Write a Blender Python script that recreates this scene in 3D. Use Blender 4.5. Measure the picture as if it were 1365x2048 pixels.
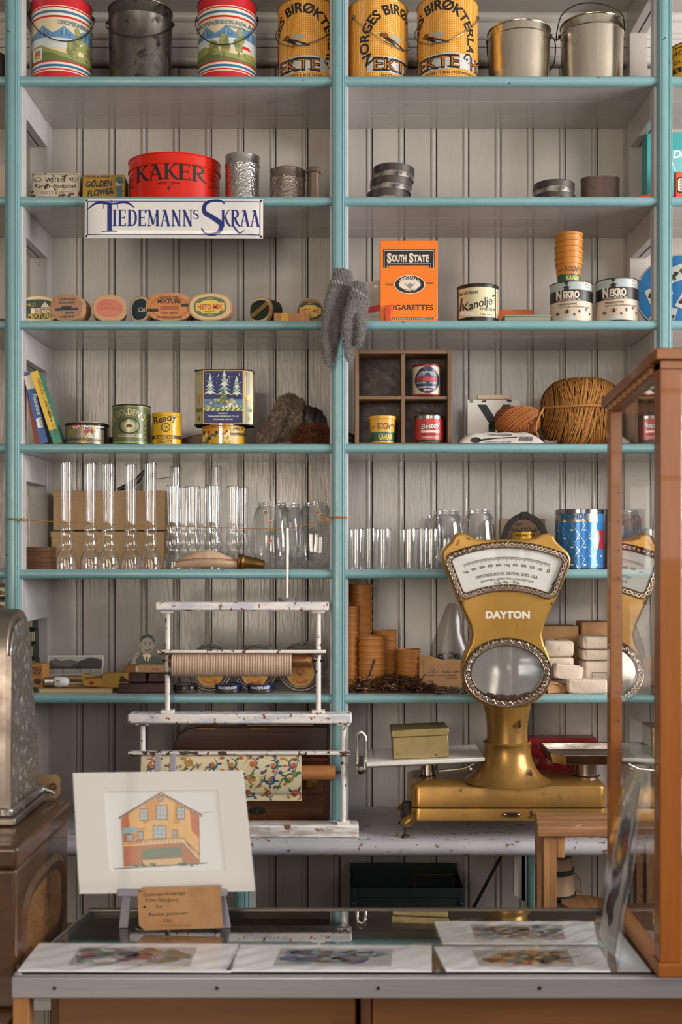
import bpy, bmesh, math, random
from math import sin, cos, pi, radians as rad, sqrt, atan2, asin
from mathutils import Vector, Matrix, Euler
random.seed(7)
for o in list(bpy.data.objects): bpy.data.objects.remove(o, do_unlink=True)
SC = bpy.context.scene
COL = SC.collection
# ---- camera: level, looking along +Y; photo pixel <-> world helpers (front of the shelving is Y = 0)
F, D, ZC, HY, CX = 2212.0, 2.5, 1.47, 1110.0, 682.5
def X(px, Y=0): return (px - CX) * (D + Y) / F
def Z(py, Y=0): return ZC + (HY - py) * (D + Y) / F
def LN(n, Y=0): return n * (D + Y) / F
cam_d = bpy.data.cameras.new('camera'); cam = bpy.data.objects.new('camera', cam_d); COL.objects.link(cam)
cam.location = (0, -D, ZC); cam.rotation_euler = (rad(90), 0, 0)
cam_d.sensor_fit = 'VERTICAL'; cam_d.sensor_height = 36; cam_d.lens = 36 * F / 2048; cam_d.shift_y = (HY - 1024) / 2048
cam_d.dof.use_dof = True; cam_d.dof.focus_distance = 2.47; cam_d.dof.aperture_fstop = 5.0
cam_d.clip_start = 0.05
SC.camera = cam
# ---- world, exposure
W = bpy.data.worlds.new('world'); SC.world = W; W.use_nodes = True
W.node_tree.nodes['Background'].inputs[0].default_value = (0.9, 0.92, 1, 1)
W.node_tree.nodes['Background'].inputs[1].default_value = 0.01
SC.view_settings.view_transform = 'Standard'; SC.view_settings.look = 'None'
SC.view_settings.exposure = 0.22; SC.cycles.transparent_max_bounces = 40; SC.view_settings.gamma = 1; SC.view_settings.use_curve_mapping = False
# ---- daylight at the windows of the room (behind the camera and to its right)
def area(name, loc, size, target, power, color):
    d = bpy.data.lights.new(name, 'AREA'); d.shape = 'RECTANGLE'; d.size, d.size_y = size; d.energy = power; d.color = color
    o = bpy.data.objects.new(name, d); COL.objects.link(o); o.location = loc
    o.rotation_euler = (Vector(target) - Vector(loc)).to_track_quat('-Z', 'Y').to_euler(); return o
RX0, RX1, RY0, RY1, RZ1 = -2.9, 2.9, -5.2, 0.27, 3.05
area('window_light_right', (2.86, -1.35, 2.05), (1.5, 1.3), (-1, -1.1, 1.9), 128, (1.0, 0.975, 0.96))
area('window_light_back_left', (-1.2, -5.14, 1.65), (1.4, 2.1), (-1.2, 0, 1.65), 66, (1.0, 0.87, 0.72))
area('window_light_back_right', (1.25, -5.14, 2.1), (1.2, 1.3), (1.25, 0, 2.0), 22, (1.0, 0.96, 0.92))

# ---- materials
def hexc(h):
    h = h.lstrip('#'); c = [int(h[i:i+2], 16) / 255 for i in (0, 2, 4)]
    return tuple([x / 12.92 if x <= .04045 else ((x + .055) / 1.055) ** 2.4 for x in c] + [1])
MATS = {}
def NT(m): return m.node_tree.nodes, m.node_tree.links
def M(color, rough=.5, metal=0, spec=.5, coat=0):
    """plain material keyed by its values"""
    key = (color, rough, metal, spec, coat)
    if key in MATS: return MATS[key]
    m = bpy.data.materials.new('mat_' + color.strip('#')); m.use_nodes = True
    n, l = NT(m); b = n['Principled BSDF']
    b.inputs['Base Color'].default_value = hexc(color); b.inputs['Roughness'].default_value = rough
    b.inputs['Metallic'].default_value = metal; b.inputs['Specular IOR Level'].default_value = spec
    b.inputs['Coat Weight'].default_value = coat
    # faint grain so no surface is perfectly uniform
    tc = n.new('ShaderNodeTexCoord'); ns = n.new('ShaderNodeTexNoise'); ns.inputs['Scale'].default_value = 160
    ns.inputs['Detail'].default_value = 5; l.new(tc.outputs['Object'], ns.inputs['Vector'])
    mr = n.new('ShaderNodeMapRange'); mr.inputs[3].default_value = max(rough - .08, .02); mr.inputs[4].default_value = min(rough + .1, 1)
    l.new(ns.outputs[0], mr.inputs[0]); l.new(mr.outputs[0], b.inputs['Roughness'])
    MATS[key] = m; return m
def noisy(name, c1, c2, scale=(10, 10, 10), lo=.35, hi=.65, rough=(.4, .6), metal=(0, 0), bump=0, bscale=None, detail=6, spec=.5, dist=0, c3=None, lo3=.6, hi3=.7, s3=30, seed=0):
    """two or three colours mixed by noise, with bump"""
    if name in MATS: return MATS[name]
    m = bpy.data.materials.new(name); m.use_nodes = True; n, l = NT(m); b = n['Principled BSDF']
    b.inputs['Specular IOR Level'].default_value = spec
    tc = n.new('ShaderNodeTexCoord'); mp = n.new('ShaderNodeMapping'); mp.inputs['Scale'].default_value = scale
    mp.inputs['Location'].default_value = (seed, seed * 1.7, 0)
    l.new(tc.outputs['Object'], mp.inputs[0])
    ns = n.new('ShaderNodeTexNoise'); ns.inputs['Scale'].default_value = 1; ns.inputs['Detail'].default_value = detail
    ns.inputs['Distortion'].default_value = dist; ns.inputs['Roughness'].default_value = .65
    l.new(mp.outputs[0], ns.inputs['Vector'])
    mr = n.new('ShaderNodeMapRange'); mr.inputs[1].default_value = lo; mr.inputs[2].default_value = hi; l.new(ns.outputs[0], mr.inputs[0])
    mx = n.new('ShaderNodeMix'); mx.data_type = 'RGBA'; mx.inputs[6].default_value = hexc(c1); mx.inputs[7].default_value = hexc(c2)
    l.new(mr.outputs[0], mx.inputs[0]); out = mx.outputs[2]
    for k, (a, c) in (('Roughness', rough), ('Metallic', metal)):
        q = n.new('ShaderNodeMapRange'); q.inputs[3].default_value = a; q.inputs[4].default_value = c
        l.new(mr.outputs[0], q.inputs[0]); l.new(q.outputs[0], b.inputs[k])
    if c3:
        n3 = n.new('ShaderNodeTexNoise'); n3.inputs['Scale'].default_value = s3; n3.inputs['Detail'].default_value = 5; l.new(tc.outputs['Object'], n3.inputs['Vector'])
        r3 = n.new('ShaderNodeMapRange'); r3.inputs[1].default_value = lo3; r3.inputs[2].default_value = hi3; l.new(n3.outputs[0], r3.inputs[0])
        x3 = n.new('ShaderNodeMix'); x3.data_type = 'RGBA'; x3.inputs[7].default_value = hexc(c3); l.new(out, x3.inputs[6]); l.new(r3.outputs[0], x3.inputs[0]); out = x3.outputs[2]
    l.new(out, b.inputs['Base Color'])
    if bump:
        bn = ns
        if bscale:
            mp2 = n.new('ShaderNodeMapping'); mp2.inputs['Scale'].default_value = bscale; l.new(tc.outputs['Object'], mp2.inputs[0])
            bn = n.new('ShaderNodeTexNoise'); bn.inputs['Scale'].default_value = 1; bn.inputs['Detail'].default_value = 4; l.new(mp2.outputs[0], bn.inputs['Vector'])
        bp = n.new('ShaderNodeBump'); bp.inputs['Strength'].default_value = bump; bp.inputs['Distance'].default_value = .002
        l.new(bn.outputs[0], bp.inputs['Height']); l.new(bp.outputs[0], b.inputs['Normal'])
    MATS[name] = m; return m
def woodm(name, c1, c2, axis='x', rough=.5, fine=90, bump=.3, spec=.5, coat=0):
    sc = {'x': (2.5, fine, fine), 'y': (fine, 2.5, fine), 'z': (fine, fine, 2.5)}[axis]
    m = noisy(name, c1, c2, sc, .3, .7, (rough, min(1, rough + .1)), bump=bump, spec=spec, dist=.8)
    m.node_tree.nodes['Principled BSDF'].inputs['Coat Weight'].default_value = coat; return m
def glassm(name, tint='#ffffff', base=.05, edge=.75, power=3.0, rough=.02):
    """thin clear glass: see-through facing on, mirror-like at grazing angles"""
    if name in MATS: return MATS[name]
    m = bpy.data.materials.new(name); m.use_nodes = True; n, l = NT(m); n.remove(n['Principled BSDF'])
    t = n.new('ShaderNodeBsdfTransparent'); t.inputs[0].default_value = hexc(tint)
    g = n.new('ShaderNodeBsdfGlossy'); g.inputs['Roughness'].default_value = rough
    lw = n.new('ShaderNodeLayerWeight'); lw.inputs[0].default_value = .5
    pw = n.new('ShaderNodeMath'); pw.operation = 'POWER'; pw.inputs[1].default_value = power; l.new(lw.outputs['Facing'], pw.inputs[0])
    mr = n.new('ShaderNodeMapRange'); mr.inputs[3].default_value = base; mr.inputs[4].default_value = edge; l.new(pw.outputs[0], mr.inputs[0])
    mx = n.new('ShaderNodeMixShader'); l.new(mr.outputs[0], mx.inputs[0]); l.new(t.outputs[0], mx.inputs[1]); l.new(g.outputs[0], mx.inputs[2])
    l.new(mx.outputs[0], n['Material Output'].inputs[0]); MATS[name] = m; return m
def voro_metal(name, c, scale=150, strength=.6, rough=.25):
    m = noisy(name, c, c, rough=(rough, rough + .1), metal=(1, 1)); n, l = NT(m); b = n['Principled BSDF']
    v = n.new('ShaderNodeTexVoronoi'); v.inputs['Scale'].default_value = scale; tc = n.new('ShaderNodeTexCoord'); l.new(tc.outputs['Object'], v.inputs['Vector'])
    bp = n.new('ShaderNodeBump'); bp.inputs['Strength'].default_value = strength; bp.inputs['Distance'].default_value = .0015
    l.new(v.outputs['Distance'], bp.inputs['Height']); l.new(bp.outputs[0], b.inputs['Normal']); return m

# ---- mesh builder
class MB:
    def __init__(s): s.v = []; s.f = []; s.m = []; s.mats = []; s.mark_ = 0
    def mi(s, mat):
        if mat not in s.mats: s.mats.append(mat)
        return s.mats.index(mat)
    def mark(s): s.mark_ = len(s.v); return s
    def xf(s, mtx, frm=None):
        for i in range(s.mark_ if frm is None else frm, len(s.v)): s.v[i] = tuple(mtx @ Vector(s.v[i]))
        return s
    def add(s, vs, fs, mat):
        k = len(s.v); i = s.mi(mat); s.v += [tuple(p) for p in vs]
        for f in fs: s.f.append(tuple(k + a for a in f)); s.m.append(i)
        return s
    def box(s, x0, x1, y0, y1, z0, z1, mat):
        vs = [(x, y, z) for z in (z0, z1) for y in (y0, y1) for x in (x0, x1)]
        return s.add(vs, [(0, 2, 3, 1), (4, 5, 7, 6), (0, 1, 5, 4), (2, 6, 7, 3), (0, 4, 6, 2), (1, 3, 7, 5)], mat)
    def lathe(s, prof, mat, c=(0, 0, 0), n=48, sx=1, sy=1, p=2):
        vs = []; fs = []; rows = []
        for r, z in prof:
            if r < 1e-6: rows.append([len(vs)]); vs.append((c[0], c[1], c[2] + z)); continue
            row = []
            for k in range(n):
                a = 2 * pi * k / n; ca, sa = cos(a), sin(a)
                if p != 2: ca = math.copysign(abs(ca) ** (2 / p), ca); sa = math.copysign(abs(sa) ** (2 / p), sa)
                row.append(len(vs)); vs.append((c[0] + r * sx * ca, c[1] + r * sy * sa, c[2] + z))
            rows.append(row)
        for A, B in zip(rows, rows[1:]):
            for k in range(n):
                k2 = (k + 1) % n
                if len(A) == 1 and len(B) == 1: break
                if len(A) == 1: fs.append((A[0], B[k2], B[k]))
                elif len(B) == 1: fs.append((A[k], A[k2], B[0]))
                else: fs.append((A[k], A[k2], B[k2], B[k]))
        return s.add(vs, fs, mat)
    def tube(s, pts, r, mat, n=8, closed=False, flat=1.0):
        pts = [Vector(p) for p in pts]; N = len(pts); rr = r if isinstance(r, (list, tuple)) else [r] * N
        vs = []; fs = []; up = None
        for i, p in enumerate(pts):
            a = pts[(i - 1) % N] if (closed or i > 0) else p; b = pts[(i + 1) % N] if (closed or i < N - 1) else p
            t = (b - a)
            if t.length < 1e-9: t = Vector((0, 0, 1))
            t.normalize()
            if up is None: up = t.orthogonal().normalized()
            u = up - t * up.dot(t)
            if u.length < 1e-6: u = t.orthogonal()
            u.normalize(); up = u; w = t.cross(u)
            for k in range(n):
                q = 2 * pi * k / n; vs.append(p + (u * cos(q) + w * sin(q) * flat) * rr[i])
        for i in range(N if closed else N - 1):
            j = (i + 1) % N
            for k in range(n): fs.append((i * n + k, i * n + (k + 1) % n, j * n + (k + 1) % n, j * n + k))
        if not closed: fs.append(tuple(reversed(range(n)))); fs.append(tuple((N - 1) * n + k for k in range(n)))
        return s.add(vs, fs, mat)
    def prism(s, pts, y0, y1, mat, back=True):
        """2-D outline (x, z) extruded along Y"""
        n = len(pts); vs = [(x, y0, z) for x, z in pts] + [(x, y1, z) for x, z in pts]
        fs = [tuple(range(n))] + [(i, i + n, (i + 1) % n + n, (i + 1) % n) for i in range(n)]
        if back: fs.append(tuple(reversed(range(n, 2 * n))))
        return s.add(vs, fs, mat)
    def extr(s, pts, vec, mat):
        """closed 3-D outline swept along vec"""
        n = len(pts); v = Vector(vec); vs = [Vector(p) for p in pts]; vs = vs + [p + v for p in vs]
        fs = [tuple(reversed(range(n))), tuple(range(n, 2 * n))] + [(i, (i + 1) % n, (i + 1) % n + n, i + n) for i in range(n)]
        return s.add(vs, fs, mat)
    def grid(s, fn, nu, nv, mat, cu=False, cv=False):
        U = nu if cu else nu + 1; V = nv if cv else nv + 1
        vs = [fn(i / nu, j / nv) for j in range(V) for i in range(U)]; fs = []
        for j in range(nv):
            for i in range(nu):
                i2 = (i + 1) % U; j2 = (j + 1) % V; fs.append((j * U + i, j * U + i2, j2 * U + i2, j2 * U + i))
        return s.add(vs, fs, mat)
    def ball(s, c, r, mat, n=16, sc=(1, 1, 1)):
        k = len(s.v); prof = [(r * sin(pi * i / 10), -r * cos(pi * i / 10)) for i in range(11)]; prof[0] = (0, -r); prof[-1] = (0, r)
        s.lathe(prof, mat, n=n)
        for i in range(k, len(s.v)): x, y, z = s.v[i]; s.v[i] = (c[0] + x * sc[0], c[1] + y * sc[1], c[2] + z * sc[2])
        return s
    def build(s, name, parent=None, bevel=0, seg=2, loc=None, ang=35, sub=0, flat=False):
        me = bpy.data.meshes.new(name); me.from_pydata(s.v, [], s.f)
        for m in s.mats: me.materials.append(m)
        me.polygons.foreach_set('material_index', s.m)
        bm = bmesh.new(); bm.from_mesh(me); bmesh.ops.recalc_face_normals(bm, faces=bm.faces); bm.to_mesh(me); bm.free()
        if not flat:
            me.polygons.foreach_set('use_smooth', [True] * len(me.polygons)); me.set_sharp_from_angle(angle=rad(ang))
        o = bpy.data.objects.new(name, me); COL.objects.link(o)
        if parent: o.parent = parent
        if loc: o.location = loc
        if bevel:
            b = o.modifiers.new('bevel', 'BEVEL'); b.width = bevel; b.segments = seg; b.limit_method = 'ANGLE'; b.angle_limit = rad(40); b.harden_normals = False
        if sub:
            q = o.modifiers.new('sub', 'SUBSURF'); q.levels = sub; q.render_levels = sub
        return o
def thing(name, label, cat, loc=(0, 0, 0), rot=(0, 0, 0), group=None):
    o = bpy.data.objects.new(name, None); COL.objects.link(o); o.empty_display_size = .02
    o.location = loc; o.rotation_euler = rot if isinstance(rot, tuple) else (0, 0, rot)
    o['label'] = label; o['category'] = cat
    if group: o['group'] = group
    return o
def tag(o, label, cat, group=None, loc=None, rot=None):
    o['label'] = label; o['category'] = cat
    if group: o['group'] = group
    if loc: o.location = loc
    if rot: o.rotation_euler = rot
    return o
def struct(o): o['kind'] = 'structure'; return o
def dup(root, loc, rot=None, label=None, group=None, scale=None):
    r = root.copy(); COL.objects.link(r); r.location = loc
    if rot is not None: r.rotation_euler = rot if isinstance(rot, tuple) else (0, 0, rot)
    if label: r['label'] = label
    if group: r['group'] = group
    if scale: r.scale = scale
    for ch in list(root.children):
        c = ch.copy(); COL.objects.link(c); c.parent = r
        for g in ch.children: d = g.copy(); COL.objects.link(d); d.parent = c
    return r

# ---- flat artwork (lettering, labels, pictures) laid on a surface as real thin geometry
_TXT = {}
HID = {}   # how much of a thing's foot the shelf edge hides, added to artwork heights
def hidden(zb, Yf): return max(0, (zb - ZC) * Yf / D) if Yf > 0 else 0
def text2d(s, bold=0.0):
    key = (s, bold)
    if key in _TXT: return _TXT[key]
    cu = bpy.data.curves.new('t', 'FONT'); cu.body = s; cu.size = 1; cu.offset = bold; cu.resolution_u = 3; cu.fill_mode = 'FRONT'
    o = bpy.data.objects.new('t', cu); COL.objects.link(o)
    me = bpy.data.meshes.new_from_object(o)
    vs = [(v.co.x, v.co.y) for v in me.vertices]; fs = [tuple(p.vertices) for p in me.polygons]
    bpy.data.objects.remove(o); bpy.data.curves.remove(cu); bpy.data.meshes.remove(me)
    w0 = min((v[0] for v in vs), default=0); w1 = max((v[0] for v in vs), default=1)
    _TXT[key] = (vs, fs, w0, w1); return _TXT[key]
class Art:
    """2-D drawing in photo pixels; u to the right, v up, layers stack outwards"""
    def __init__(s): s.it = []; s.z = 0
    def up(s, k=1): s.z += k; return s
    def shape(s, vs, fs, m): s.it.append((vs, fs, m, s.z)); return s
    def poly(s, pts, m): return s.shape(list(pts), [tuple(range(len(pts)))], m)
    def rect(s, x0, y0, x1, y1, m): return s.poly([(x0, y0), (x1, y0), (x1, y1), (x0, y1)], m)
    def rrect(s, x0, y0, x1, y1, r, m):
        pts = []
        for cx, cy, a0 in ((x1 - r, y1 - r, 0), (x0 + r, y1 - r, 90), (x0 + r, y0 + r, 180), (x1 - r, y0 + r, 270)):
            for k in range(7): a = rad(a0 + 15 * k); pts.append((cx + r * cos(a), cy + r * sin(a)))
        return s.poly(pts, m)
    def ell(s, cx, cy, rx, ry, m, n=28): return s.poly([(cx + rx * cos(2 * pi * k / n), cy + ry * sin(2 * pi * k / n)) for k in range(n)], m)
    def ring(s, cx, cy, rx, ry, w, m, n=36, a0=0, a1=360):
        pts = [(cx + rx * cos(rad(a0 + (a1 - a0) * k / n)), cy + ry * sin(rad(a0 + (a1 - a0) * k / n))) for k in range(n + 1)]
        return s.line(pts, w, m)
    def frame(s, x0, y0, x1, y1, w, m): return s.rect(x0, y0, x1, y0 + w, m).rect(x0, y1 - w, x1, y1, m).rect(x0, y0 + w, x0 + w, y1 - w, m).rect(x1 - w, y0 + w, x1, y1 - w, m)
    def line(s, pts, w, m):
        n = len(pts); ws = w if isinstance(w, (list, tuple)) else [w] * n; vs = []
        for i, (x, y) in enumerate(pts):
            a = pts[max(i - 1, 0)]; b = pts[min(i + 1, n - 1)]; dx, dy = b[0] - a[0], b[1] - a[1]; L = sqrt(dx * dx + dy * dy) or 1
            nx, ny = -dy / L * ws[i] / 2, dx / L * ws[i] / 2; vs += [(x + nx, y + ny), (x - nx, y - ny)]
        return s.shape(vs, [(2 * i, 2 * i + 1, 2 * i + 3, 2 * i + 2) for i in range(n - 1)], m)
    def curve(s, pts, w, m, k=6):
        """smooth (Catmull-Rom) thick line"""
        P = [pts[0]] + list(pts) + [pts[-1]]; out = []; ww = []
        wl = w if isinstance(w, (list, tuple)) else [w] * len(pts)
        for i in range(1, len(P) - 2):
            for j in range(k):
                t = j / k; q = []
                for d in (0, 1):
                    a, b, c, e = P[i - 1][d], P[i][d], P[i + 1][d], P[i + 2][d]
                    q.append(.5 * (2 * b + (c - a) * t + (2 * a - 5 * b + 4 * c - e) * t * t + (3 * b - a - 3 * c + e) * t ** 3))
                out.append(tuple(q)); ww.append(wl[i - 1] + (wl[i] - wl[i - 1]) * t)
        out.append(pts[-1]); ww.append(wl[-1]); return s.line(out, ww, m)
    def text(s, t, x, y, h, m, w=None, al='c', bold=.012, shear=0, arc=None, rot=0):
        """cap height h; w = wanted total width; arc = radius of curvature (text bends down at both ends if > 0)"""
        vs, fs, a, b = text2d(t, bold); k = h / .70; kx = k if w is None else w / max(b - a, 1e-3)
        off = {'c': -(a + b) / 2, 'l': -a, 'r': -b}[al]; out = []
        for vx, vy in vs:
            px, py = (vx + off) * kx + vy * k * shear, vy * k
            if arc:
                an = px / arc; px, py = (arc + py) * sin(an), (arc + py) * cos(an) - arc
            if rot: px, py = px * cos(rot) - py * sin(rot), px * sin(rot) + py * cos(rot)
            out.append((x + px, y + py))
        return s.shape(out, fs, m)
    def emit(s, name, parent, fn, sc=1, cut=0, eps=.00007, base=.0003, flat=True, cutv=0):
        bm = bmesh.new(); mats = []
        for vs, fs, m, z in s.it:
            if m not in mats: mats.append(m)
            i = mats.index(m); bv = [bm.verts.new((x, y, z)) for x, y in vs]
            for f in fs:
                try: q = bm.faces.new([bv[a] for a in f]); q.material_index = i
                except ValueError: pass
        if cut:
            bmesh.ops.triangulate(bm, faces=[f for f in bm.faces if len(f.verts) > 4])
            for ax, st in ((0, cut / sc), (1, cutv / sc)):
                if not st: continue
                x0 = min(v.co[ax] for v in bm.verts); x1 = max(v.co[ax] for v in bm.verts); k = math.floor(x0 / st) + 1
                while k * st < x1:
                    co = [0, 0, 0]; no = [0, 0, 0]; co[ax] = k * st; no[ax] = 1
                    bmesh.ops.bisect_plane(bm, geom=bm.verts[:] + bm.edges[:] + bm.faces[:], plane_co=co, plane_no=no, dist=1e-5); k += 1
        off = HID.get(parent.name, 0) if parent else 0
        for v in bm.verts:
            v.co = fn(v.co.x * sc, v.co.y * sc + off, base + v.co.z * eps)
        me = bpy.data.meshes.new(name); bm.to_mesh(me); bm.free()
        for m in mats: me.materials.append(m)
        o = bpy.data.objects.new(name, me); COL.objects.link(o); o.parent = parent; return o
def flatmap(y=0, x0=0, z0=0): return lambda u, v, h: Vector((x0 + u, y - h, z0 + v))
def cylmap(R, sy=1, z0=0, cy=0):
    """artwork as seen from the front, laid around a (slightly oval) tin"""
    def f(u, v, h):
        a = asin(max(-.985, min(.985, u / R))); return Vector(((R + h) * sin(a), cy - (R + h) * sy * cos(a), z0 + v))
    return f
# =====================================================================  THE ROOM
WALLP = noisy('wall_paint', '#bfb8b1', '#b5aea7', (6, 6, 1.5), rough=(.15, .22), bump=.3, bscale=(160, 160, 20), spec=.6)
WALLP2 = noisy('wall_paint_plain', '#cdc7c2', '#c3bdb8', (5, 5, 5), rough=(.35, .5), bump=.15, bscale=(60, 60, 60))
GREY = noisy('shelf_grey_paint', '#bfb8b2', '#bab3ad', (4, 8, 8), rough=(.13, .2), bump=.07, bscale=(14, 50, 60), spec=.6, c3='#7d736a', lo3=.70, hi3=.74, s3=90)
GREYL = noisy('shelf_grey_light', '#c9c7c8', '#bcbabb', (8, 8, 8), rough=(.3, .4), bump=.15, bscale=(60, 60, 40))
TEAL = noisy('teal_paint', '#7ea7ab', '#769fa4', (7, 30, 7), rough=(.22, .36), bump=.3, bscale=(50, 50, 50), spec=.6, c3='#3e4a48', lo3=.715, hi3=.74, s3=75)
DARK = M('#171513', .7)
BROWNLINE = M('#4d4138', .8)

b = MB()
PITCH = LN(64.4, .25); G0 = X(165, .25)
gs = [G0 + k * PITCH for k in range(-16, 34)]
rnd = random.Random(3)
for a, g in zip(gs, gs[1:]):
    dy = rnd.uniform(-.0006, .0006); Y0 = .25 + dy
    bead = [(g - .0155, Y0), (g - .0145, Y0 + .0035), (g - .013, Y0 + .0035)] + [(g - .0085 - .0045 * cos(pi * k / 8), Y0 + .0008 - .0030 * sin(pi * k / 8)) for k in range(9)] + [(g - .004, Y0 + .004), (g - .0035, Y0), (g - .0012, Y0)]
    prof = [(a + .0018, Y0 + .009), (a + .0018, Y0 + .001), (a + .003, Y0)] + bead + [(g - .0002, Y0 + .009)]
    zs = (0.0, 2.68); n = len(prof)
    b.add([(x, y, z) for z in zs for x, y in prof], [(i, i + 1, i + 1 + n, i + n) for i in range(n - 1)], WALLP)
b.box(RX0, RX1, .262, .30, 0, RZ1, BROWNLINE)
wall = struct(b.build('wall_front', ang=25))
# frieze above the panelling
b = MB()
for z0, z1 in ((2.685, 2.725), (2.727, 2.80), (2.802, RZ1)): b.box(RX0, RX1, .236, .261, z0, z1, WALLP2)
struct(b.build('wall_front', bevel=.002))
b = MB()
for z, r in ((2.694, .010), (2.752, .008), (2.80, .013)):
    b.prism([(0, 0)], 0, 0, WALLP2) if False else None
    b.extr([(RX0, .236 - r * sin(pi * k / 8), z + r * cos(pi * k / 8)) for k in range(9)] + [(RX0, .24, z - r), (RX0, .24, z + r)], (RX1 - RX0, 0, 0), WALLP2)
struct(b.build('trim_1'))
FLOORM = woodm('floor_boards', '#352820', '#281e18', 'y', .4, 30)
b = MB()
for k in range(29): b.box(RX0 + k * .2, RX0 + k * .2 + .197, RY0, .3, -.03, 0, FLOORM)
struct(b.build('floor'))
struct(MB().box(RX0, RX1, RY0, .3, RZ1, RZ1 + .05, M('#d9d6d0', .7)).build('ceiling'))
ROOMW = M('#7d766e', .6)
struct(MB().box(RX0 - .1, RX0, RY0, .3, 0, RZ1, ROOMW).build('wall_left'))
def wall_with_hole(nm, axis, at, th, lo, hi, h0, h1, z0, z1):
    b = MB()
    def bx(a0, a1, c0, c1):
        if axis == 'x': b.box(at, at + th, a0, a1, c0, c1, ROOMW)
        else: b.box(a0, a1, at, at + th, c0, c1, ROOMW)
    hs = sorted(zip(h0, h1)); cur = lo
    for p, q in hs: bx(cur, p, 0, RZ1); bx(p, q, 0, z0); bx(p, q, z1, RZ1); cur = q
    bx(cur, hi, 0, RZ1); return struct(b.build(nm))
wall_with_hole('wall_right', 'x', RX1, .1, RY0, .3, [-2.12], [-.58], 1.35, 2.75)
wall_with_hole('wall_rear', 'y', RY0 - .1, .1, RX0, RX1, [-1.95, .6], [-.45, 1.9], .6, 2.78)
FRW = M('#e6e3dc', .4)
def window_y(nm, x0, x1, z0, z1, y):
    b = MB(); w = .05
    for a in (x0, (x0 + x1) / 2 - .02, x1 - w): b.box(a, a + (w if a != (x0 + x1) / 2 - .02 else .04), y, y + .03, z0, z1, FRW)
    for c in (z0, z0 + (z1 - z0) * .33, z0 + (z1 - z0) * .66, z1 - w): b.box(x0, x1, y, y + .03, c, c + (w if c in (z0, z1 - w) else .025), FRW)
    return struct(b.build(nm))
window_y('window_1', -1.95, -.45, .6, 2.78, RY0 + .09); window_y('window_2', .6, 1.9, 1.4, 2.78, RY0 + .09)
struct(MB().box(.6, 1.9, RY0 - .1, RY0, .6, 1.4, ROOMW).build('wall_rear'))
b = MB()
for a in (-2.12, -1.37, -.63): b.box(2.80, 2.83, a, a + .05, 1.35, 2.75, FRW)
for c in (1.35, 1.8, 2.26, 2.71): b.box(2.80, 2.83, -2.12, -.58, c, c + .04, FRW)
struct(b.build('window_3'))

# =====================================================================  SHELVING
shelving = thing('wall_shelving', 'tall grey and turquoise painted wall shelving standing on the worktop, with fluted posts', 'shelving', (0, 0, 0))
ZT = [Z(-92), Z(155), Z(395), Z(642), Z(888), Z(1139), Z(1388)]   # shelf tops
ZW = ZC - .624                                                     # worktop top
PX = [X(28), X(678), X(1327)]
XL, XR = -1.25, 1.25
TH = .020
edges = [XL] + PX + [XR]
for zi, zt in enumerate(ZT):
    b = MB(); ys = (.0, .082, .166, .25)
    for y0, y1 in zip(ys, ys[1:]): b.box(XL, XR, y0 + .0006, y1 - .0006, zt - TH, zt, GREY)
    sh = b.build('shelf', shelving, bevel=.0012)
    b = MB()
    for a, c in zip(edges, edges[1:]):
        x0, x1 = a + .014, c - .014
        prof = [(0, -.0005), (-.006, -.0005), (-.0095, -.003), (-.0115, -.008), (-.0115, -.013), (-.009, -.018), (-.005, -.0205), (0, -.021)]
        b.extr([(x0, y, zt + z) for y, z in prof], (x1 - x0, 0, 0), TEAL)
    nz = b.build('nosing', sh, ang=50); nz['label'] = 'rounded turquoise front edge of the shelf'
for px in PX:
    b = MB(); w = .0152
    pts = []   # fluted moulding cross-section
    N = 60
    for k in range(N + 1):
        u = -1 + 2 * k / N
        y = -.014 - .006 * sqrt(max(0, 1 - u * u * .98))
        y += .0022 * (1 if abs(abs(u) - .52) < .07 else 0) + .0016 * (1 if abs(abs(u) - .84) < .045 else 0)
        pts.append((px + u * w, y, ZW if px != PX[0] else ZW))
    pts += [(px + w, -.001, ZW), (px - w, -.001, ZW)]
    b.extr(pts, (0, 0, ZT[0] + .03 - ZW), TEAL)
    pm = b.build('post', shelving, ang=30)
    d = MB(); d.box(px - .0205, px + .0205, -.001, .028, ZW, ZT[0] + .03, GREYL)
    d.build('post_board', pm, bevel=.001)
    d = MB(); d.box(px - .022, px + .022, .205, .2495, ZW, ZT[0] + .03, GREY); d.build('rear_upright', pm, bevel=.001)
    for i, zt in enumerate(ZT):
        solid = (px == PX[2] and i == 3)
        for sx in (-1, 1):
            c = MB(); xa = px + sx * .0208; xb = px + sx * .002
            hh = .062 if not solid else .258
            if px == PX[0] and i == 5: hh = .10
            if solid and sx == 1: hh = .062
            c.box(min(xa, xb), max(xa, xb), .0283, .2048, zt - TH - hh, zt - TH - .0002, GREYL if px != PX[2] else GREY)
            c.build('cleat', pm, bevel=.001)
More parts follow.
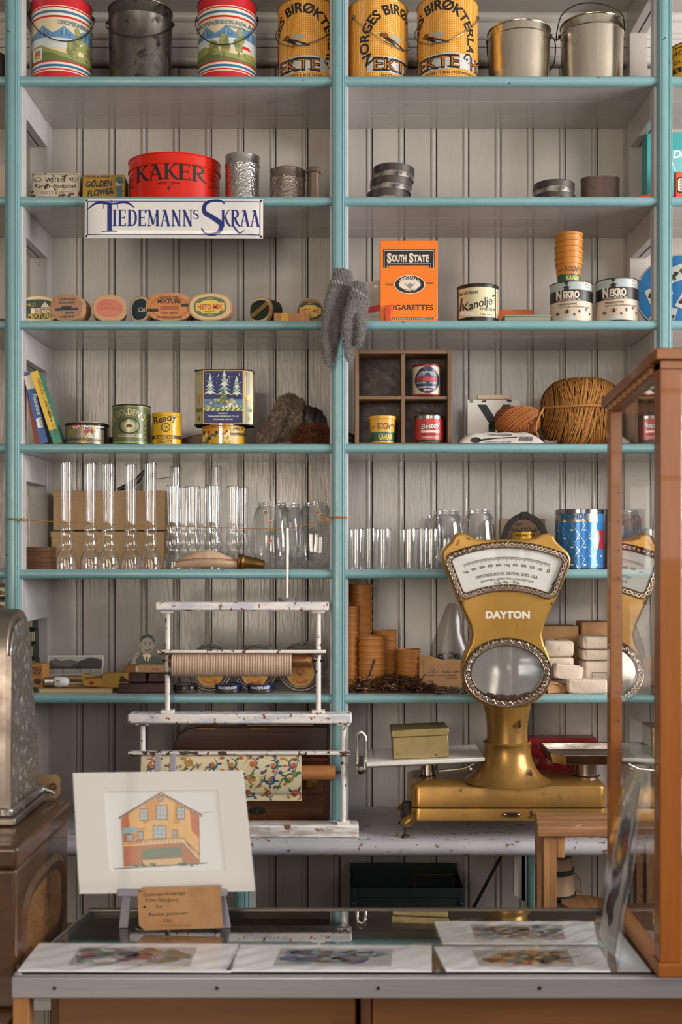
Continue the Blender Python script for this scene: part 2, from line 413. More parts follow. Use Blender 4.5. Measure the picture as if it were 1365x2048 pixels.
# ---- worktop on which the shelving stands
WT = noisy('worktop_paint', '#b2b1b8', '#a3a2a9', (10, 10, 10), rough=(.28, .42), bump=.2, bscale=(30, 60, 60), c3='#7a5f4c', lo3=.63, hi3=.65, s3=60)
wk = thing('worktop', 'long pale grey painted worktop with a chipped rounded front edge under the shelving', 'worktop', (0, 0, 0))
b = MB()
YF = -.098
prof = [(.242, 0), (YF + .012, 0), (YF + .004, -.004), (YF, -.014), (YF + .001, -.024), (YF + .008, -.031), (YF + .02, -.033), (.242, -.033)]
b.extr([(XL, y, ZW + z) for y, z in prof], (XR - XL, 0, 0), WT)
b.build('top_board', wk, ang=50)
for px_ in (482, 1073):
    l = MB(); x = X(px_, -.02); w = .0155
    pts = [(x + w * u, -.012 - .008 * sqrt(max(0, 1 - u * u * .95)) + (.002 if abs(abs(u) - .5) < .08 else 0), .002) for u in [-1 + 2 * k / 40 for k in range(41)]] + [(x + w, .03, .002), (x - w, .03, .002)]
    l.extr(pts, (0, 0, ZW - .034), TEAL); l.build('leg', wk, ang=30)['label'] = 'turquoise leg'
    l = MB(); s = 1 if px_ == 482 else -1
    l.box(min(x + s * .0165, x + s * .030), max(x + s * .0165, x + s * .030), .0, .03, .002, ZW - .034, GREYL); l.build('leg_board', wk, bevel=.001)
l = MB(); x = X(1040, .0)
l.extr([(x - .012, .0, ZW - .034), (x + .012, .0, ZW - .034), (x + .012, 0, ZW - .16), (x - .012, 0, ZW - .145)], (0, .02, 0), GREY); l.build('bracket', wk)
# =====================================================================  SHARED MATERIALS AND SMALL BUILDERS
RED, RED2 = M('#c8242c', .28), M('#cf2316', .25)
CREAM, CREAM2 = M('#e6dcc4', .4), M('#d9c9a4', .45)
BLUE, BLUED = M('#3a6f9c', .35), M('#1f2f66', .3)
BLACK, INK = M('#141312', .4), M('#26221f', .5)
WHITE = M('#ece8e1', .35)
STEEL = noisy('bright_steel', '#cfc5b4', '#bdb3a3', (60, 60, 9), rough=(.16, .3), metal=(1, 1))
STEELG = noisy('galvanised_steel', '#77716a', '#4c4844', (22, 22, 14), .38, .62, rough=(.32, .6), metal=(1, .75), bump=.3, c3='#2f2b28', lo3=.56, hi3=.68, s3=45)
TINM = noisy('tin_plate', '#b9b0a6', '#8f867d', (70, 70, 40), rough=(.2, .4), metal=(1, 1))
TINDK = noisy('old_dark_tin', '#5b534e', '#433c38', (30, 30, 20), rough=(.4, .6), metal=(.8, .4), c3='#b9b2a8', lo3=.63, hi3=.68, s3=35)
RUST = noisy('rusty_tin', '#6a5146', '#4e433d', (40, 40, 18), rough=(.45, .7), metal=(.55, .15), bump=.3)
CHROME = M('#d8d3ce', .13, 1)
BRASSM = noisy('old_brass', '#8a6a35', '#5d4523', (30, 30, 30), rough=(.3, .5), metal=(.95, .8))
WIRE = M('#4a4541', .35, .9)
CARD = noisy('cardboard', '#b4946e', '#a5855f', (30, 30, 6), rough=(.7, .8))
KRAFT = noisy('kraft_paper', '#b98c5e', '#a67a4f', (14, 14, 14), rough=(.6, .75), bump=.3)
GOLD = M('#cf9b2c', .35, .2)
GREEN = M('#2f5a41', .4)
ORANGE = M('#e5761f', .3)

def pos(x0, x1, Yc): return X((x0 + x1) / 2, Yc)
def bands(b, R, lst, n=56, sx=1, sy=1, p=2):
    for z0, z1, m in lst: b.lathe([(R, z0), (R, z1)], m, n=n, sx=sx, sy=sy, p=p)
def cyl_root(name, label, cat, x0, x1, ytop, zb, Yc, group=None, rot=0, sy=1, ylen=None):
    R = (x1 - x0) / 2 * (D + Yc) / F
    yy = Yc - R * sy if ytop < HY else Yc + R * sy
    H = ZC + (HY - ytop) * (D + yy) / F - zb
    t = thing(name, label, cat, (pos(x0, x1, Yc), Yc, zb), rot, group); HID[t.name] = hidden(zb, Yc - R * sy)
    return t, R, H, R / ((x1 - x0) / 2)
def rims(b, R, H, m, r=.0012, n=56, sy=1, p=2, zs=None, sx=1):
    for z in (zs or (r, H - r)):
        b.lathe([(R - .0002, z - r), (R + r * .8, z - r * .7), (R + r * 1.1, z), (R + r * .8, z + r * .7), (R - .0002, z + r)], m, n=n, sx=sx, sy=sy, p=p)
def tin_body(root, R, H, lst, rim=None, top=None, sy=1, p=2, inset=.0025, name='body', sx=1):
    """closed round tin: printed bands, rolled rims, recessed top and bottom"""
    b = MB(); bands(b, R, lst, sx=sx, sy=sy, p=p); rim = rim or TINM
    b.lathe([(R, H), (R - .0012, H), (R - .0016, H - inset), (0, H - inset)], top or rim, n=56, sx=sx, sy=sy, p=p)
    b.lathe([(0, .001), (R - .001, .001), (R, 0)], rim, n=56, sx=sx, sy=sy, p=p); rims(b, R, H, rim, sy=sy, p=p, sx=sx)
    return b.build(name, root)
def lid_part(root, R, z0, z1, m, sy=1, p=2, over=.0012, dome=.0, bead=True):
    b = MB(); r = R + over
    b.lathe([(R * .98, z0), (r, z0), (r, z0 + .0008)] + ([(r + .0009, z0 + .0016), (r, z0 + .0026)] if bead else []) + [(r, z1 - .001), (r - .0005, z1), (r - .0025, z1 + .0003), (r - .004, z1 - .0012 + dome * .2), (0, z1 - .0012 + dome)], m, n=56, sy=sy, p=p)
    return b.build('lid', root)
def pail_handle(root, R, zear, drop, m=None, tilt=0, fwd=1.0, r=.0011, ang=0):
    """wire bail between two ears, hanging in front of the pail"""
    m = m or WIRE; b = MB(); pts = []
    for k in range(33):
        t = pi * k / 32; x = R * 1.07 * cos(t); q = sin(t)
        y = -(R * 1.08) * q * fwd; z = zear - (drop + .026 * fwd) * q
        if fwd < .9 and fwd > -.9: y = -R * 1.07 * q * fwd
        pts.append((x, y, z))
    b.tube(pts, r, m, 8); h = b.build('handle', root)
    for sx in (-1, 1):
        e = MB(); e.lathe([(0, -.002), (.005, -.002), (.005, .0015), (.0025, .0035), (0, .004)], m, n=14)
        e.xf(Matrix.Translation((sx * (R + .001), 0, zear)) @ Matrix.Rotation(sx * pi / 2, 4, 'Y')); o = e.build('ear', root)
    root.rotation_euler.z += ang
# ---- stroke lettering with thick stems and hairline serifs
def S_(*pts): return list(pts)
LET = {
 'I': (.28, [([(.14, 0), (.14, 1)], .15), ([(0, .02), (.28, .02)], .05), ([(0, .98), (.28, .98)], .05)]),
 'T': (.60, [([(.30, 0), (.30, 1)], .15), ([(.14, .02), (.46, .02)], .05), ([(0, .96), (.60, .96)], .08), ([(.02, .8), (.02, 1)], .05), ([(.58, .8), (.58, 1)], .05)]),
 'E': (.50, [([(.12, 0), (.12, 1)], .15), ([(0, .03), (.48, .03)], .06), ([(.12, .52), (.40, .52)], .06), ([(0, .97), (.46, .97)], .06), ([(.48, 0), (.48, .2)], .05), ([(.46, .8), (.46, 1)], .05), ([(.40, .43), (.40, .61)], .05)]),
 'D': (.60, [([(.14, 0), (.14, 1)], .15), ([(0, .98), (.22, .98), (.44, .9), (.54, .7), (.55, .5), (.54, .3), (.44, .1), (.22, .02), (0, .02)], [.05, .05, .1, .13, .14, .13, .1, .05, .05], 1)]),
 'M': (.78, [([(.12, 0), (.14, 1)], .06), ([(.12, 1), (.40, .1)], .14), ([(.40, .1), (.66, 1)], .05), ([(.66, 1), (.68, 0)], .15), ([(.02, .02), (.24, .02)], .05), ([(.56, .02), (.80, .02)], .05), ([(-.1, .8), (.0, .97), (.16, .98)], .05, 1)]),
 'A': (.62, [([(.06, 0), (.30, 1)], .06), ([(.28, 1), (.54, 0)], .15), ([(.13, .33), (.44, .33)], .05), ([(-.02, .02), (.16, .02)], .05), ([(.42, .02), (.64, .02)], .05), ([(.12, .88), (.22, 1), (.34, .92)], .05, 1)]),
 'N': (.64, [([(.10, 0), (.10, 1)], .06), ([(.08, 1), (.54, 0)], .15), ([(.54, 0), (.54, 1)], .06), ([(0, .02), (.22, .02)], .05), ([(0, .98), (.16, .98)], .05), ([(.44, .98), (.66, .98)], .05)]),
 'S': (.48, [([(.44, .74), (.42, .92), (.24, 1), (.06, .86), (.08, .66), (.26, .52), (.42, .38), (.44, .16), (.26, .0), (.06, .06), (.02, .26)], [.05, .05, .06, .11, .14, .15, .14, .11, .06, .05, .05], 1)]),
 'K': (.60, [([(.12, 0), (.12, 1)], .15), ([(.52, 1), (.16, .46)], .06), ([(.26, .58), (.42, .22), (.62, .0)], [.12, .15, .1], 1), ([(0, .02), (.25, .02)], .05), ([(0, .98), (.25, .98)], .05), ([(.42, .98), (.60, .98)], .05)]),
 'R': (.58, [([(.12, 0), (.12, 1)], .15), ([(0, .98), (.22, .98), (.42, .92), (.47, .75), (.40, .58), (.18, .51)], [.05, .05, .11, .14, .1, .05], 1), ([(.27, .52), (.40, .22), (.60, .0)], [.12, .15, .08], 1), ([(0, .02), (.25, .02)], .05)]),
 ' ': (.3, []), "'": (.1, [([(.05, .8), (.05, 1)], .08)]),
}
def serif(a, s, x, y, h, m, w=None, gap=.10, heavy=1.0):
    tot = sum(LET[c][0] + gap for c in s) - gap; k = h if w is None else w / tot; cx = x - tot * k / 2
    for c in s:
        lw, st = LET[c]
        for q in st:
            pts = [(cx + px * k, y + py * h) for px, py in q[0]]
            ww = [v * (k + h) / 2 * heavy for v in (q[1] if isinstance(q[1], list) else [q[1]] * len(pts))]
            (a.curve if len(q) > 2 else a.line)(pts, ww, m)
        cx += (lw + gap) * k
def scroll(a, x, y, r, m, turn=1.6, w=1.0, d=1, st=0):
    a.line([(x + d * r * (1 - t / 26) * cos(st + turn * 2 * pi * t / 26), y + r * (1 - t / 26) * sin(st + turn * 2 * pi * t / 26)) for t in range(25)], w, m)
def lines_text(a, x, y, lines, h, gap, m, al='c', bold=.0, w=None):
    for i, t in enumerate(lines): a.text(t, x, y - i * gap, h, m, al=al, bold=bold, w=w)
def blob(rnd, cx, cy, rx, ry, n=14, j=.22):
    return [(cx + rx * (1 + rnd.uniform(-j, j)) * cos(2 * pi * k / n), cy + ry * (1 + rnd.uniform(-j, j)) * sin(2 * pi * k / n)) for k in range(n)]

# =====================================================================  TOP SHELF: PAILS AND TINS
z1 = ZT[1]
LBLUE, MTN, LAKE, HILL, HILL2, TREE, TRUNK = M('#86aecb', .35), M('#5f88ac', .4), M('#cdd2cf', .35), M('#949455', .4), M('#67733f', .4), M('#74794a', .4), M('#7a6243', .5)
def drops_tin(label, x0, x1, u_off, flip):
    root, R, H, s = cyl_root('drops_tin', label, 'tin', x0, x1, -14, z1, .085, 'red and blue landscape sweet tins on the top shelf')
    V = lambda v: v * s + HID[root.name]
    lst = [(0, V(14), RED), (V(14), V(16), CREAM), (V(16), V(19), RED), (V(19), V(22), CREAM), (V(22), V(27), BLUE), (V(27), V(31), CREAM), (V(31), V(34), RED), (V(34), V(118), CREAM2), (V(118), V(122), RED), (V(122), V(127), CREAM), (V(127), V(132), BLUE), (V(132), V(137), CREAM), (V(137), V(140), RED), (V(140), V(141.5), CREAM), (V(141.5), H, RED)]
    tin_body(root, R, H, lst, rim=M('#8c3a30', .4, .5)); a = Art(); rn = random.Random(5)
    f = -1 if flip else 1
    a.poly([(-58, 60), (58, 60), (58, 84), (-58, 84)], LAKE); a.up()
    a.poly([(-58, 80), (-58, 88), (-44, 96), (-36, 104), (-28, 96), (-18, 88), (-8, 92), (4, 102), (12, 96), (26, 88), (40, 100), (50, 104), (58, 98), (58, 80), (0, 78)], MTN)
    a.poly([(-46, 84), (-37, 100), (-30, 90), (-22, 84)], LBLUE); a.poly([(-4, 84), (4, 99), (9, 92), (20, 84)], LBLUE); a.poly([(34, 84), (48, 101), (50, 92), (57, 84)], LBLUE); a.up()
    a.poly([(-58, 34), (-58, 64), (-40, 66), (-22, 56), (0, 50), (20, 48), (58, 52), (58, 34)], HILL); a.up()
    a.poly([(-58, 34), (-58, 46), (-30, 52), (0, 42), (30, 38), (58, 40), (58, 34)], HILL2); a.up()
    for tx, th in ((-28 * f, 50), (0 * f, 38), (-20, 26)) if flip else ((28, 56), (47, 34), (20, 24)):
        a.line([(tx, 42), (tx, 42 + th * .5)], 2.5, TRUNK); a.up()
        for k in range(5): a.poly(blob(rn, tx + rn.uniform(-5, 5), 44 + th * (.35 + .14 * k), 9 - k, 8), TREE if k % 2 else HILL); a.up()
    if flip: a.rect(34, 52, 48, 60, CREAM2); a.poly([(32, 60), (50, 60), (45, 66), (37, 66)], RED); a.poly(blob(rn, 48, 48, 12, 6), HILL)
    else:
        a.rect(-53, 36, -37, 60, WHITE); a.up(); a.rect(-51, 38, -39, 58, M('#7fa6a0', .5)); a.up(); a.ell(-45, 49, 5, 6, M('#b9523a')); a.ell(-44, 43, 5, 4, GOLD)
    a.text('DROPSFABRIKKEN ALFA A/S', -6 if not flip else 0, 104, 8.5, BLUE, al='l' if not flip else 'c', w=120 if not flip else 114, bold=.01)
    if flip: a.text('TRONDHEIM', 20, 97, 4.5, BLUE)
    a.emit('printed_label', root, cylmap(R), s, .0035)
    pail_handle(root, R, V(142 if flip else 150), V(52), ang=0)
    return root
d1 = drops_tin('red and blue landscape sweet tin nearest the left post', 65, 183, 0, False)
d1.rotation_euler.z = rad(14)
drops_tin('red and blue landscape sweet tin between the dark pail and a honey tin', 396, 513, 0, True)
# dark galvanised pail
def pail(name, label, x0, x1, ytop, Yc, m, taper, hdl, fwd, ang, group=None, earz=.88, rr=.0022):
    root, R, H, s = cyl_root(name, label, 'pail', x0, x1, ytop, z1, Yc, group)
    b = MB(); r0 = R * taper; t = .0012
    prof = [(0, .002), (r0 - .001, .002), (r0, 0), (r0 + .0006, .004)] + [(r0 + (R - r0) * q, H * q) for q in (.05, .3, .6)] + [(r0 + (R - r0) * .84, H * .83), (r0 + (R - r0) * .84 + .0012, H * .84), (r0 + (R - r0) * .86, H * .85), (R - .001, H - .004)]
    prof += [(R + rr * cos(q) - .0008, H - .003 + rr * sin(q)) for q in [rad(-80 + 40 * k) for k in range(7)]] + [(R - .003, H - .006), (r0 - t, .004), (0, .004)]
    b.lathe(prof, m, n=64); b.build('body', root)
    b = MB(); b.tube([(0, 0, .004), (0, 0, H * .97)], .0012, m, 6, flat=.6); b.xf(Matrix.Translation((r0 * .92, -r0 * .42, 0))); 
    b.build('seam', root)
    if not isinstance(fwd, list): pail_handle(root, R, H * earz, hdl, fwd=fwd, ang=ang, r=.0014)
    else:
        b = MB(); P = [Vector((x * R, y * R, H * earz + z)) for x, y, z in fwd]; Q = []
        for i in range(len(P) - 1):
            p0, p1, p2, p3 = P[max(i - 1, 0)], P[i], P[i + 1], P[min(i + 2, len(P) - 1)]
            for j in range(6): t = j / 6; Q.append(.5 * (2 * p1 + (p2 - p0) * t + (2 * p0 - 5 * p1 + 4 * p2 - p3) * t * t + (3 * p1 - p0 - 3 * p2 + p3) * t ** 3))
        b.tube(Q + [P[-1]], .0014, WIRE, 8); b.build('handle', root)
        for p in (P[0], P[-1]): e = MB(); e.ball(p, .0055, WIRE, 12, (.6, .8, 1)); e.build('ear', root)
    return root
pail('steel_pail', 'dark dull galvanised pail between the two red and blue sweet tins', 218, 344, -8, .095, STEELG, .96, .042, 1, rad(3), earz=.86)
# honey tins
def honey_mat():
    m = noisy('honeycomb_print', '#d98a14', '#e29a22', rough=(.22, .32)); n, l = NT(m); b = n['Principled BSDF']
    tc = n.new('ShaderNodeTexCoord'); sp = n.new('ShaderNodeSeparateXYZ'); l.new(tc.outputs['Object'], sp.inputs[0])
    def mt(op, a, c=None):
        q = n.new('ShaderNodeMath'); q.operation = op
        for i, v in enumerate((a, c)):
            if v is None: continue
            if isinstance(v, (int, float)): q.inputs[i].default_value = v
            else: l.new(v, q.inputs[i])
        return q.outputs[0]
    th = mt('MULTIPLY', mt('ARCTAN2', sp.outputs[0], sp.outputs[1]), 44.0); zz = mt('MULTIPLY', sp.outputs[2], 780.0)
    p = mt('MULTIPLY', mt('SINE', mt('ADD', th, zz)), mt('SINE', mt('SUBTRACT', th, zz)))
    mr = n.new('ShaderNodeMapRange'); mr.inputs[1].default_value = .0; mr.inputs[2].default_value = .35; l.new(p, mr.inputs[0])
    mx = n.new('ShaderNodeMix'); mx.data_type = 'RGBA'; mx.inputs[6].default_value = hexc('#d08112'); mx.inputs[7].default_value = hexc('#f0c873'); l.new(mr.outputs[0], mx.inputs[0])
    l.new(mx.outputs[2], b.inputs['Base Color']); return m
HON = honey_mat(); BANN = M('#d5d2cd', .25, .5)
root, R, H, s = cyl_root('honey_tin', 'yellow honeycomb honey tin partly hidden behind the middle fluted post', 'tin', 556, 677, -6, z1, .085, 'yellow honey tins on the top shelf', rot=rad(-15))
hroot = root; tin_body(root, R, H, [(0, H, HON)], rim=M('#b3922f', .3, .7))
def unroll(R): return lambda u, v, h: Vector(((R + h) * sin(u / R), -(R + h) * cos(u / R), v))
a = Art(); a.text('NORGES BIRØKTERLAG', 0, 128, 19, BLACK, w=262, bold=.03, arc=60)
a.text('NETTO 1 KG HONNING  NORGE', 40, 3, 5, BLACK, w=150)
a.poly([(-66, 42), (-60, 33), (-66, 12)] + [(-66 + 10 * k, 12 - 1.5 * sin(k * .4)) for k in range(1, 29)] + [(214 - 10 * k, 42 + 2 * sin(k * .4)) for k in range(0, 28)], BANN); a.frame(-64, 13, -63, 40, .6, BLACK); a.up()
for t, x0, w in (('EKTE', -50, 92), ('HONNING', 66, 140)):
    a.text(t, x0, 15, 24, BLACK, w=w, al='l', bold=.05); a.up(); a.text(t, x0 + 1.5, 17, 20, M('#d97f14', .3), w=w - 3, al='l', bold=-.018)
    for k in range(4 if t == 'EKTE' else 0):
        for vv in (15, 36): a.rect(x0 - 2 + k * w / 4, vv, x0 + 12 + k * w / 4, vv + 2.5, BLACK)
BEEW = M('#a6a29a', .4)
a.poly([(-34, 88), (-20, 80), (4, 70), (18, 66), (22, 62), (10, 62), (-10, 66), (-28, 76), (-38, 82)], BLACK); a.up()
a.poly([(-18, 84), (0, 86), (14, 80), (6, 74), (-8, 76)], BEEW); a.poly([(-10, 72), (6, 66), (14, 58), (0, 62)], BEEW); a.ell(-28, 83, 7, 5, M('#7a3f14')); a.line([(-34, 80), (-42, 84)], 1, BLACK); a.line([(-22, 76), (-26, 66)], 1, BLACK); a.line([(-12, 70), (-14, 60)], 1, BLACK)
a.emit('printed_label', root, unroll(R), s, .0035)
pail_handle(root, R, H * .82, .052, M('#8d8478', .3, 1))
hh = pos(695, 816, .085); dup(root, (hh, .085, z1), rad(38), 'yellow honeycomb honey tin just right of the middle fluted post, lettering turned to the left')
dup(root, (pos(834, 957, .07), .07, z1 ), rad(-22), 'yellow honeycomb honey tin with a bee, standing beside the shorter bright steel pail')
pail('steel_pail', 'shorter bright steel pail beside the yellow honey tins on the top shelf', 976, 1101, 35, .085, STEEL, .955, .05, [(.98, -.25, 0), (1.12, -.1, -.004), (1.2, .15, -.02), (1.18, .5, -.045), (.9, .95, -.055), (0, 1.2, -.05), (-.8, .8, -.03), (-1.0, .15, 0)], 0, 'bright steel pails on the top shelf')
pail('steel_pail', 'taller bright steel pail at the right end of the top shelf', 1122, 1247, 21, .085, STEEL, .955, -.012, [(.98, -.25, 0), (.75, -.8, .018), (.1, -1.08, .030), (-.6, -1.0, .034), (-1.05, -.6, .026), (-1.14, -.2, .004), (-1.12, .1, -.012), (-1.0, .2, 0)], 0, 'bright steel pails on the top shelf')
# neighbours seen past the outer posts
r_, R, H, s = cyl_root('round_tin', 'grey embossed tin cut off by the left edge beside the left post', 'tin', -70, 15, 96, z1, .1); tin_body(r_, R, H, [(0, H, STEELG)], rim=STEELG); lid_part(r_, R, H * .8, H, STEELG)
r_, R, H, s = cyl_root('round_tin', 'small yellow honey tin beyond the right post on the top shelf', 'tin', 1341, 1421, 80, z1, .08); tin_body(r_, R, H, [(0, H, M('#c99a22', .3))], rim=BRASSM)
a = Art(); a.text('HONNING', -10, 50, 9, BLACK, w=60, bold=.02); a.text('GLADE BIER', -12, 34, 6, BLACK, w=50); a.rect(-38, 16, -8, 26, BLACK); a.rect(-36, 4, 30, 6, BLACK); a.rect(-36, 64, 30, 66, BLACK); a.up(); a.text('& CO.', -24, 18, 6, GOLD); a.emit('printed_label', r_, cylmap(R), s, .0035)
# =====================================================================  SECOND SHELF
z2 = ZT[2]
c = MB(); c.box(-.04, .0, 0, .004, 0, .093, M('#b9a598', .6)); tag(c.build('card', bevel=.0008), 'pale beige card standing at the left edge beside the post', 'card', loc=(X(14, .05), .05, z2))
def flat_tin(name, label, cat, x0, x1, ytop, zb, Yf, dep, lean, body, art, group=None, rot=0, r=.006, lid=None):
    w = (x1 - x0) / 2 * (D + Yf) / F; h = ZC + (HY - ytop) * (D + Yf) / F - zb; s = w / ((x1 - x0) / 2)
    root = thing(name, label, cat, (pos(x0, x1, Yf), Yf, zb + dep * sin(lean) * 0), (lean * -1, 0, rot), group); HID[root.name] = hidden(zb, Yf)
    def rr(k, e=0):
        pts = []
        for cx, cz, a0 in ((w - r, h - r, 0), (-w + r, h - r, 90), (-w + r, r, 180), (w - r, r, 270)):
            for q in range(5): t = rad(a0 + 22.5 * q); pts.append((cx + (r + e) * cos(t), cz + (r + e) * sin(t)))
        return pts
    b = MB(); b.prism(rr(0, -.0004), .0045, dep, lid or body); b.build('body', root, bevel=.0012)
    b = MB(); b.prism(rr(0), 0, .008, body); f = b.build('lid', root, bevel=.0015)
    if art: art.emit('printed_label', root, flatmap(0), s)
    return root, w, h, s
WORN = noisy('worn_cream_tin', '#d2c8b2', '#bdb197', (25, 1, 25), rough=(.4, .6), c3='#5b3322', lo3=.57, hi3=.60, s3=65)
a = Art(); a.text('WITHS', -2, 34, 10, INK, w=40, bold=.02); a.text('Karver-Bladtobak', 0, 22, 9, INK, w=84, shear=.1); a.text('GOTT & WITHS', 4, 9, 6, M('#7a6a52', .6), w=66); a.ring(-36, 40, 7, 4, 1, INK); a.ring(36, 40, 7, 4, 1, INK); a.frame(-46, 3, 46, 50, .7, M('#6b5c48'))
flat_tin('tobacco_tin', 'rusty cream rectangular tobacco tin at the left end of its shelf', 'tin', 61, 158, 341, z2, .10, .05, rad(8), WORN, a, lid=RUST)
OCH = noisy('ochre_tin', '#b28d2d', '#9a7524', (20, 1, 20), rough=(.35, .5), c3='#3c2a1a', lo3=.6, hi3=.64, s3=60)
a = Art(); NAVY = M('#1c2440', .4); TEALF = M('#3f6e78', .4)
a.text('GOLDEN', -10, 24, 12, NAVY, w=52, bold=.03, shear=.15, rot=.06); a.text('FLOWER', -6, 6, 12, NAVY, w=52, bold=.03, shear=.15, rot=.12); a.text('SPECIAL BLENDED', -12, 42, 4, NAVY, w=50)
a.poly([(20, 36), (26, 44), (36, 44), (40, 36), (34, 34)], TEALF); a.ell(29, 30, 5, 6, M('#c9a78a')); a.poly([(24, 24), (36, 26), (38, 4), (28, 2)], TEALF); a.ell(34, 33, 7, 3, TEALF)
flat_tin('tobacco_tin', 'ochre rectangular tobacco tin with a flower seller, standing beside the red oval tin', 'tin', 164, 249, 346, z2, .09, .045, rad(6), OCH, a, lid=M('#2b2622', .5, .4))
# red oval cake tin
root, R, H, s = cyl_root('cake_tin', 'large bright red oval cake tin with black lettering', 'tin', 258, 441, 303, z2, .115, sy=.82)
REDT = noisy('red_cake_tin', '#d9260f', '#cc1e0b', (8, 8, 8), rough=(.16, .28), c3='#6b2012', lo3=.70, hi3=.73, s3=60)
b = MB(); b.lathe([(0, .001), (R * .97, .001), (R * .985, 0), (R * .985, H * .82), (0, H * .82)], REDT, n=72, sy=.82); rims(b, R * .985, H, REDT, sy=.82, n=72, zs=(.0015,)); b.build('body', root)
b = MB(); R2 = R; b.lathe([(R * .97, H * .765), (R2, H * .765), (R2 + .0012, H * .775), (R2 + .0012, H * .79), (R2 - .0003, H * .80), (R2 - .0003, H * .965), (R2 + .0012, H * .98), (R2 + .001, H), (R2 - .002, H + .0005), (R2 - .004, H - .002), (0, H + .003)], REDT, n=72, sy=.82); b.build('lid', root)
a = Art(); serif(a, 'KAKER', 0, 36, 30, BLACK, w=136, gap=.05, heavy=1.05)
for sx in (-1, 1):
    scroll(a, sx * 78, 46, 5, BLACK, d=sx); scroll(a, sx * 84, 36, 5, BLACK, d=-sx); scroll(a, sx * 76, 30, 4, BLACK, d=sx); a.line([(sx * 72, 56), (sx * 90, 56)], 1, BLACK)
    scroll(a, sx * 8, 27, 4, BLACK, d=sx); scroll(a, sx * 18, 28, 3, BLACK, d=-sx)
    a.line([(0, 30), (sx * 24, 28)], 1, BLACK)
scroll(a, 0, 18, 4, BLACK); a.line([(0, 24), (0, 12)], 1.2, BLACK)
a.emit('lettering', root, cylmap(R * .985, .82), s, .0035)
# hammered aluminium tins
ALU = voro_metal('hammered_aluminium', '#c9c5c2', 190, .9, .22); ALUP = M('#c4c0bd', .25, 1)
ALUW = voro_metal('hammered_pewter', '#a89a92', 170, .9, .28); ALUWP = M('#9c8f88', .3, 1)
for x0, x1, yt, Yc, mm, lm, lab in ((450, 520, 303, .075, ALU, ALUP, 'tall hammered aluminium canister right of the red oval tin'), (539, 612, 331, .08, ALUW, ALUWP, 'short wide hammered pewter canister between the tall one and a thin brown tin')):
    root, R, H, s = cyl_root('hammered_canister', lab, 'canister', x0, x1, yt, z2, Yc); k = .83 if yt < 320 else .78
    b = MB(); b.lathe([(0, .001), (R * .96, .001), (R * .97, 0), (R * .98, .003), (R * .965, .0045), (R * .965, H * k), (0, H * k)], mm, n=64); b.build('body', root)
    b = MB(); b.lathe([(R * .965, H * (k - .02)), (R, H * (k - .02)), (R, H * (k)), (R * .985, H * k + .001), (R * .985, H - .001), (R, H - .0005), (R * .98, H), (0, H - .001)], lm, n=64); b.build('lid', root)
    a = Art(); a.ring(-10, 38 if yt < 320 else 28, 13, 10, 1.2, lm); a.text('VB', -10, 34 if yt < 320 else 24, 10, lm, bold=.02); a.emit('monogram', root, cylmap(R * .965), s, .0035, eps=.0004)
root, R, H, s = cyl_root('narrow_tin', 'thin brown ribbed cylinder tin beside the middle post', 'tin', 613, 642, 332, z2, .08)
BRT = noisy('brown_tin', '#8a7766', '#6e5c4d', (50, 50, 12), rough=(.35, .5), metal=(.7, .5))
b = MB(); b.lathe([(0, 0), (R * .9, 0), (R * .9, H * .86), (0, H * .86)], BRT, n=32); b.build('body', root); lid_part(root, R * .93, H * .87, H, BRT)
# stacks of dark round tins
def low_tin(name, label, xc, wpx, zb, Yc, h, m, tilt=0, rotz=0, group=None, sy=1):
    R = wpx / 2 * (D + Yc) / F; root = thing(name, label, 'tin', (X(xc, Yc), Yc, zb), (0, tilt, rotz), group)
    b = MB(); b.lathe([(0, .0005), (R * .96, .0005), (R * .975, 0), (R * .975, h * .62), (0, h * .62)], m, n=48, sy=sy); b.build('body', root)
    b = MB(); b.lathe([(R * .975, h * .45), (R, h * .45), (R, h - .001), (R * .985, h), (R * .95, h + .0004), (R * .93, h - .001), (0, h - .0005)], TINDK2, n=48, sy=sy); b.build('lid', root); return root
TINDK2 = noisy('dark_tin_lid', '#4a4441', '#5a534f', (12, 12, 12), rough=(.3, .45), metal=(.85, .7), c3='#7b3d2c', lo3=.71, hi3=.74, s3=50)
STRIP = noisy('tape_strip', '#a8a198', '#4c4642', (40, 40, 60), .4, .6, rough=(.3, .5), metal=(.6, .6))
hS = LN(31, .07)
low_tin('round_tin', 'bottom dark round tin of the stack of three', 776, 84, z2, .075, LN(28), STRIP)
low_tin('round_tin', 'middle dark round tin of the stack of three', 782, 84, z2 + LN(27) + .0006, .075, LN(26), STRIP, rad(1.2))
low_tin('round_tin', 'top dark round tin of the stack of three, slightly tilted', 787, 84, z2 + LN(52) + .002, .078, LN(26), STRIP, rad(2.0))
low_tin('round_tin', 'lower dark round tin of the stack of two', 1109, 84, z2, .07, LN(20), STRIP)
low_tin('round_tin', 'upper dark round tin of the stack of two', 1108, 83, z2 + LN(20) + .0004, .07, LN(24), STRIP)
root, R, H, s = cyl_root('oval_tin', 'brown rusty oval tin to the right of the stack of two', 'tin', 1163, 1239, 351, z2, .075, sy=.6)
b = MB(); b.lathe([(0, 0), (R, 0), (R, H * .9), (R + .0008, H * .91), (R + .0008, H), (R - .002, H), (0, H - .001)], RUST, n=56, sy=.6, p=2.4); b.build('body', root)
c = MB(); c.box(-.045, .045, 0, .06, 0, .011, M('#d3492a', .4)); tag(c.build('small_box', bevel=.001), 'flat orange red packet lying under the teal box at the right end', 'packet', loc=(X(1283, .06), .06, z2 + .0135), rot=(0, rad(-9), rad(0)))
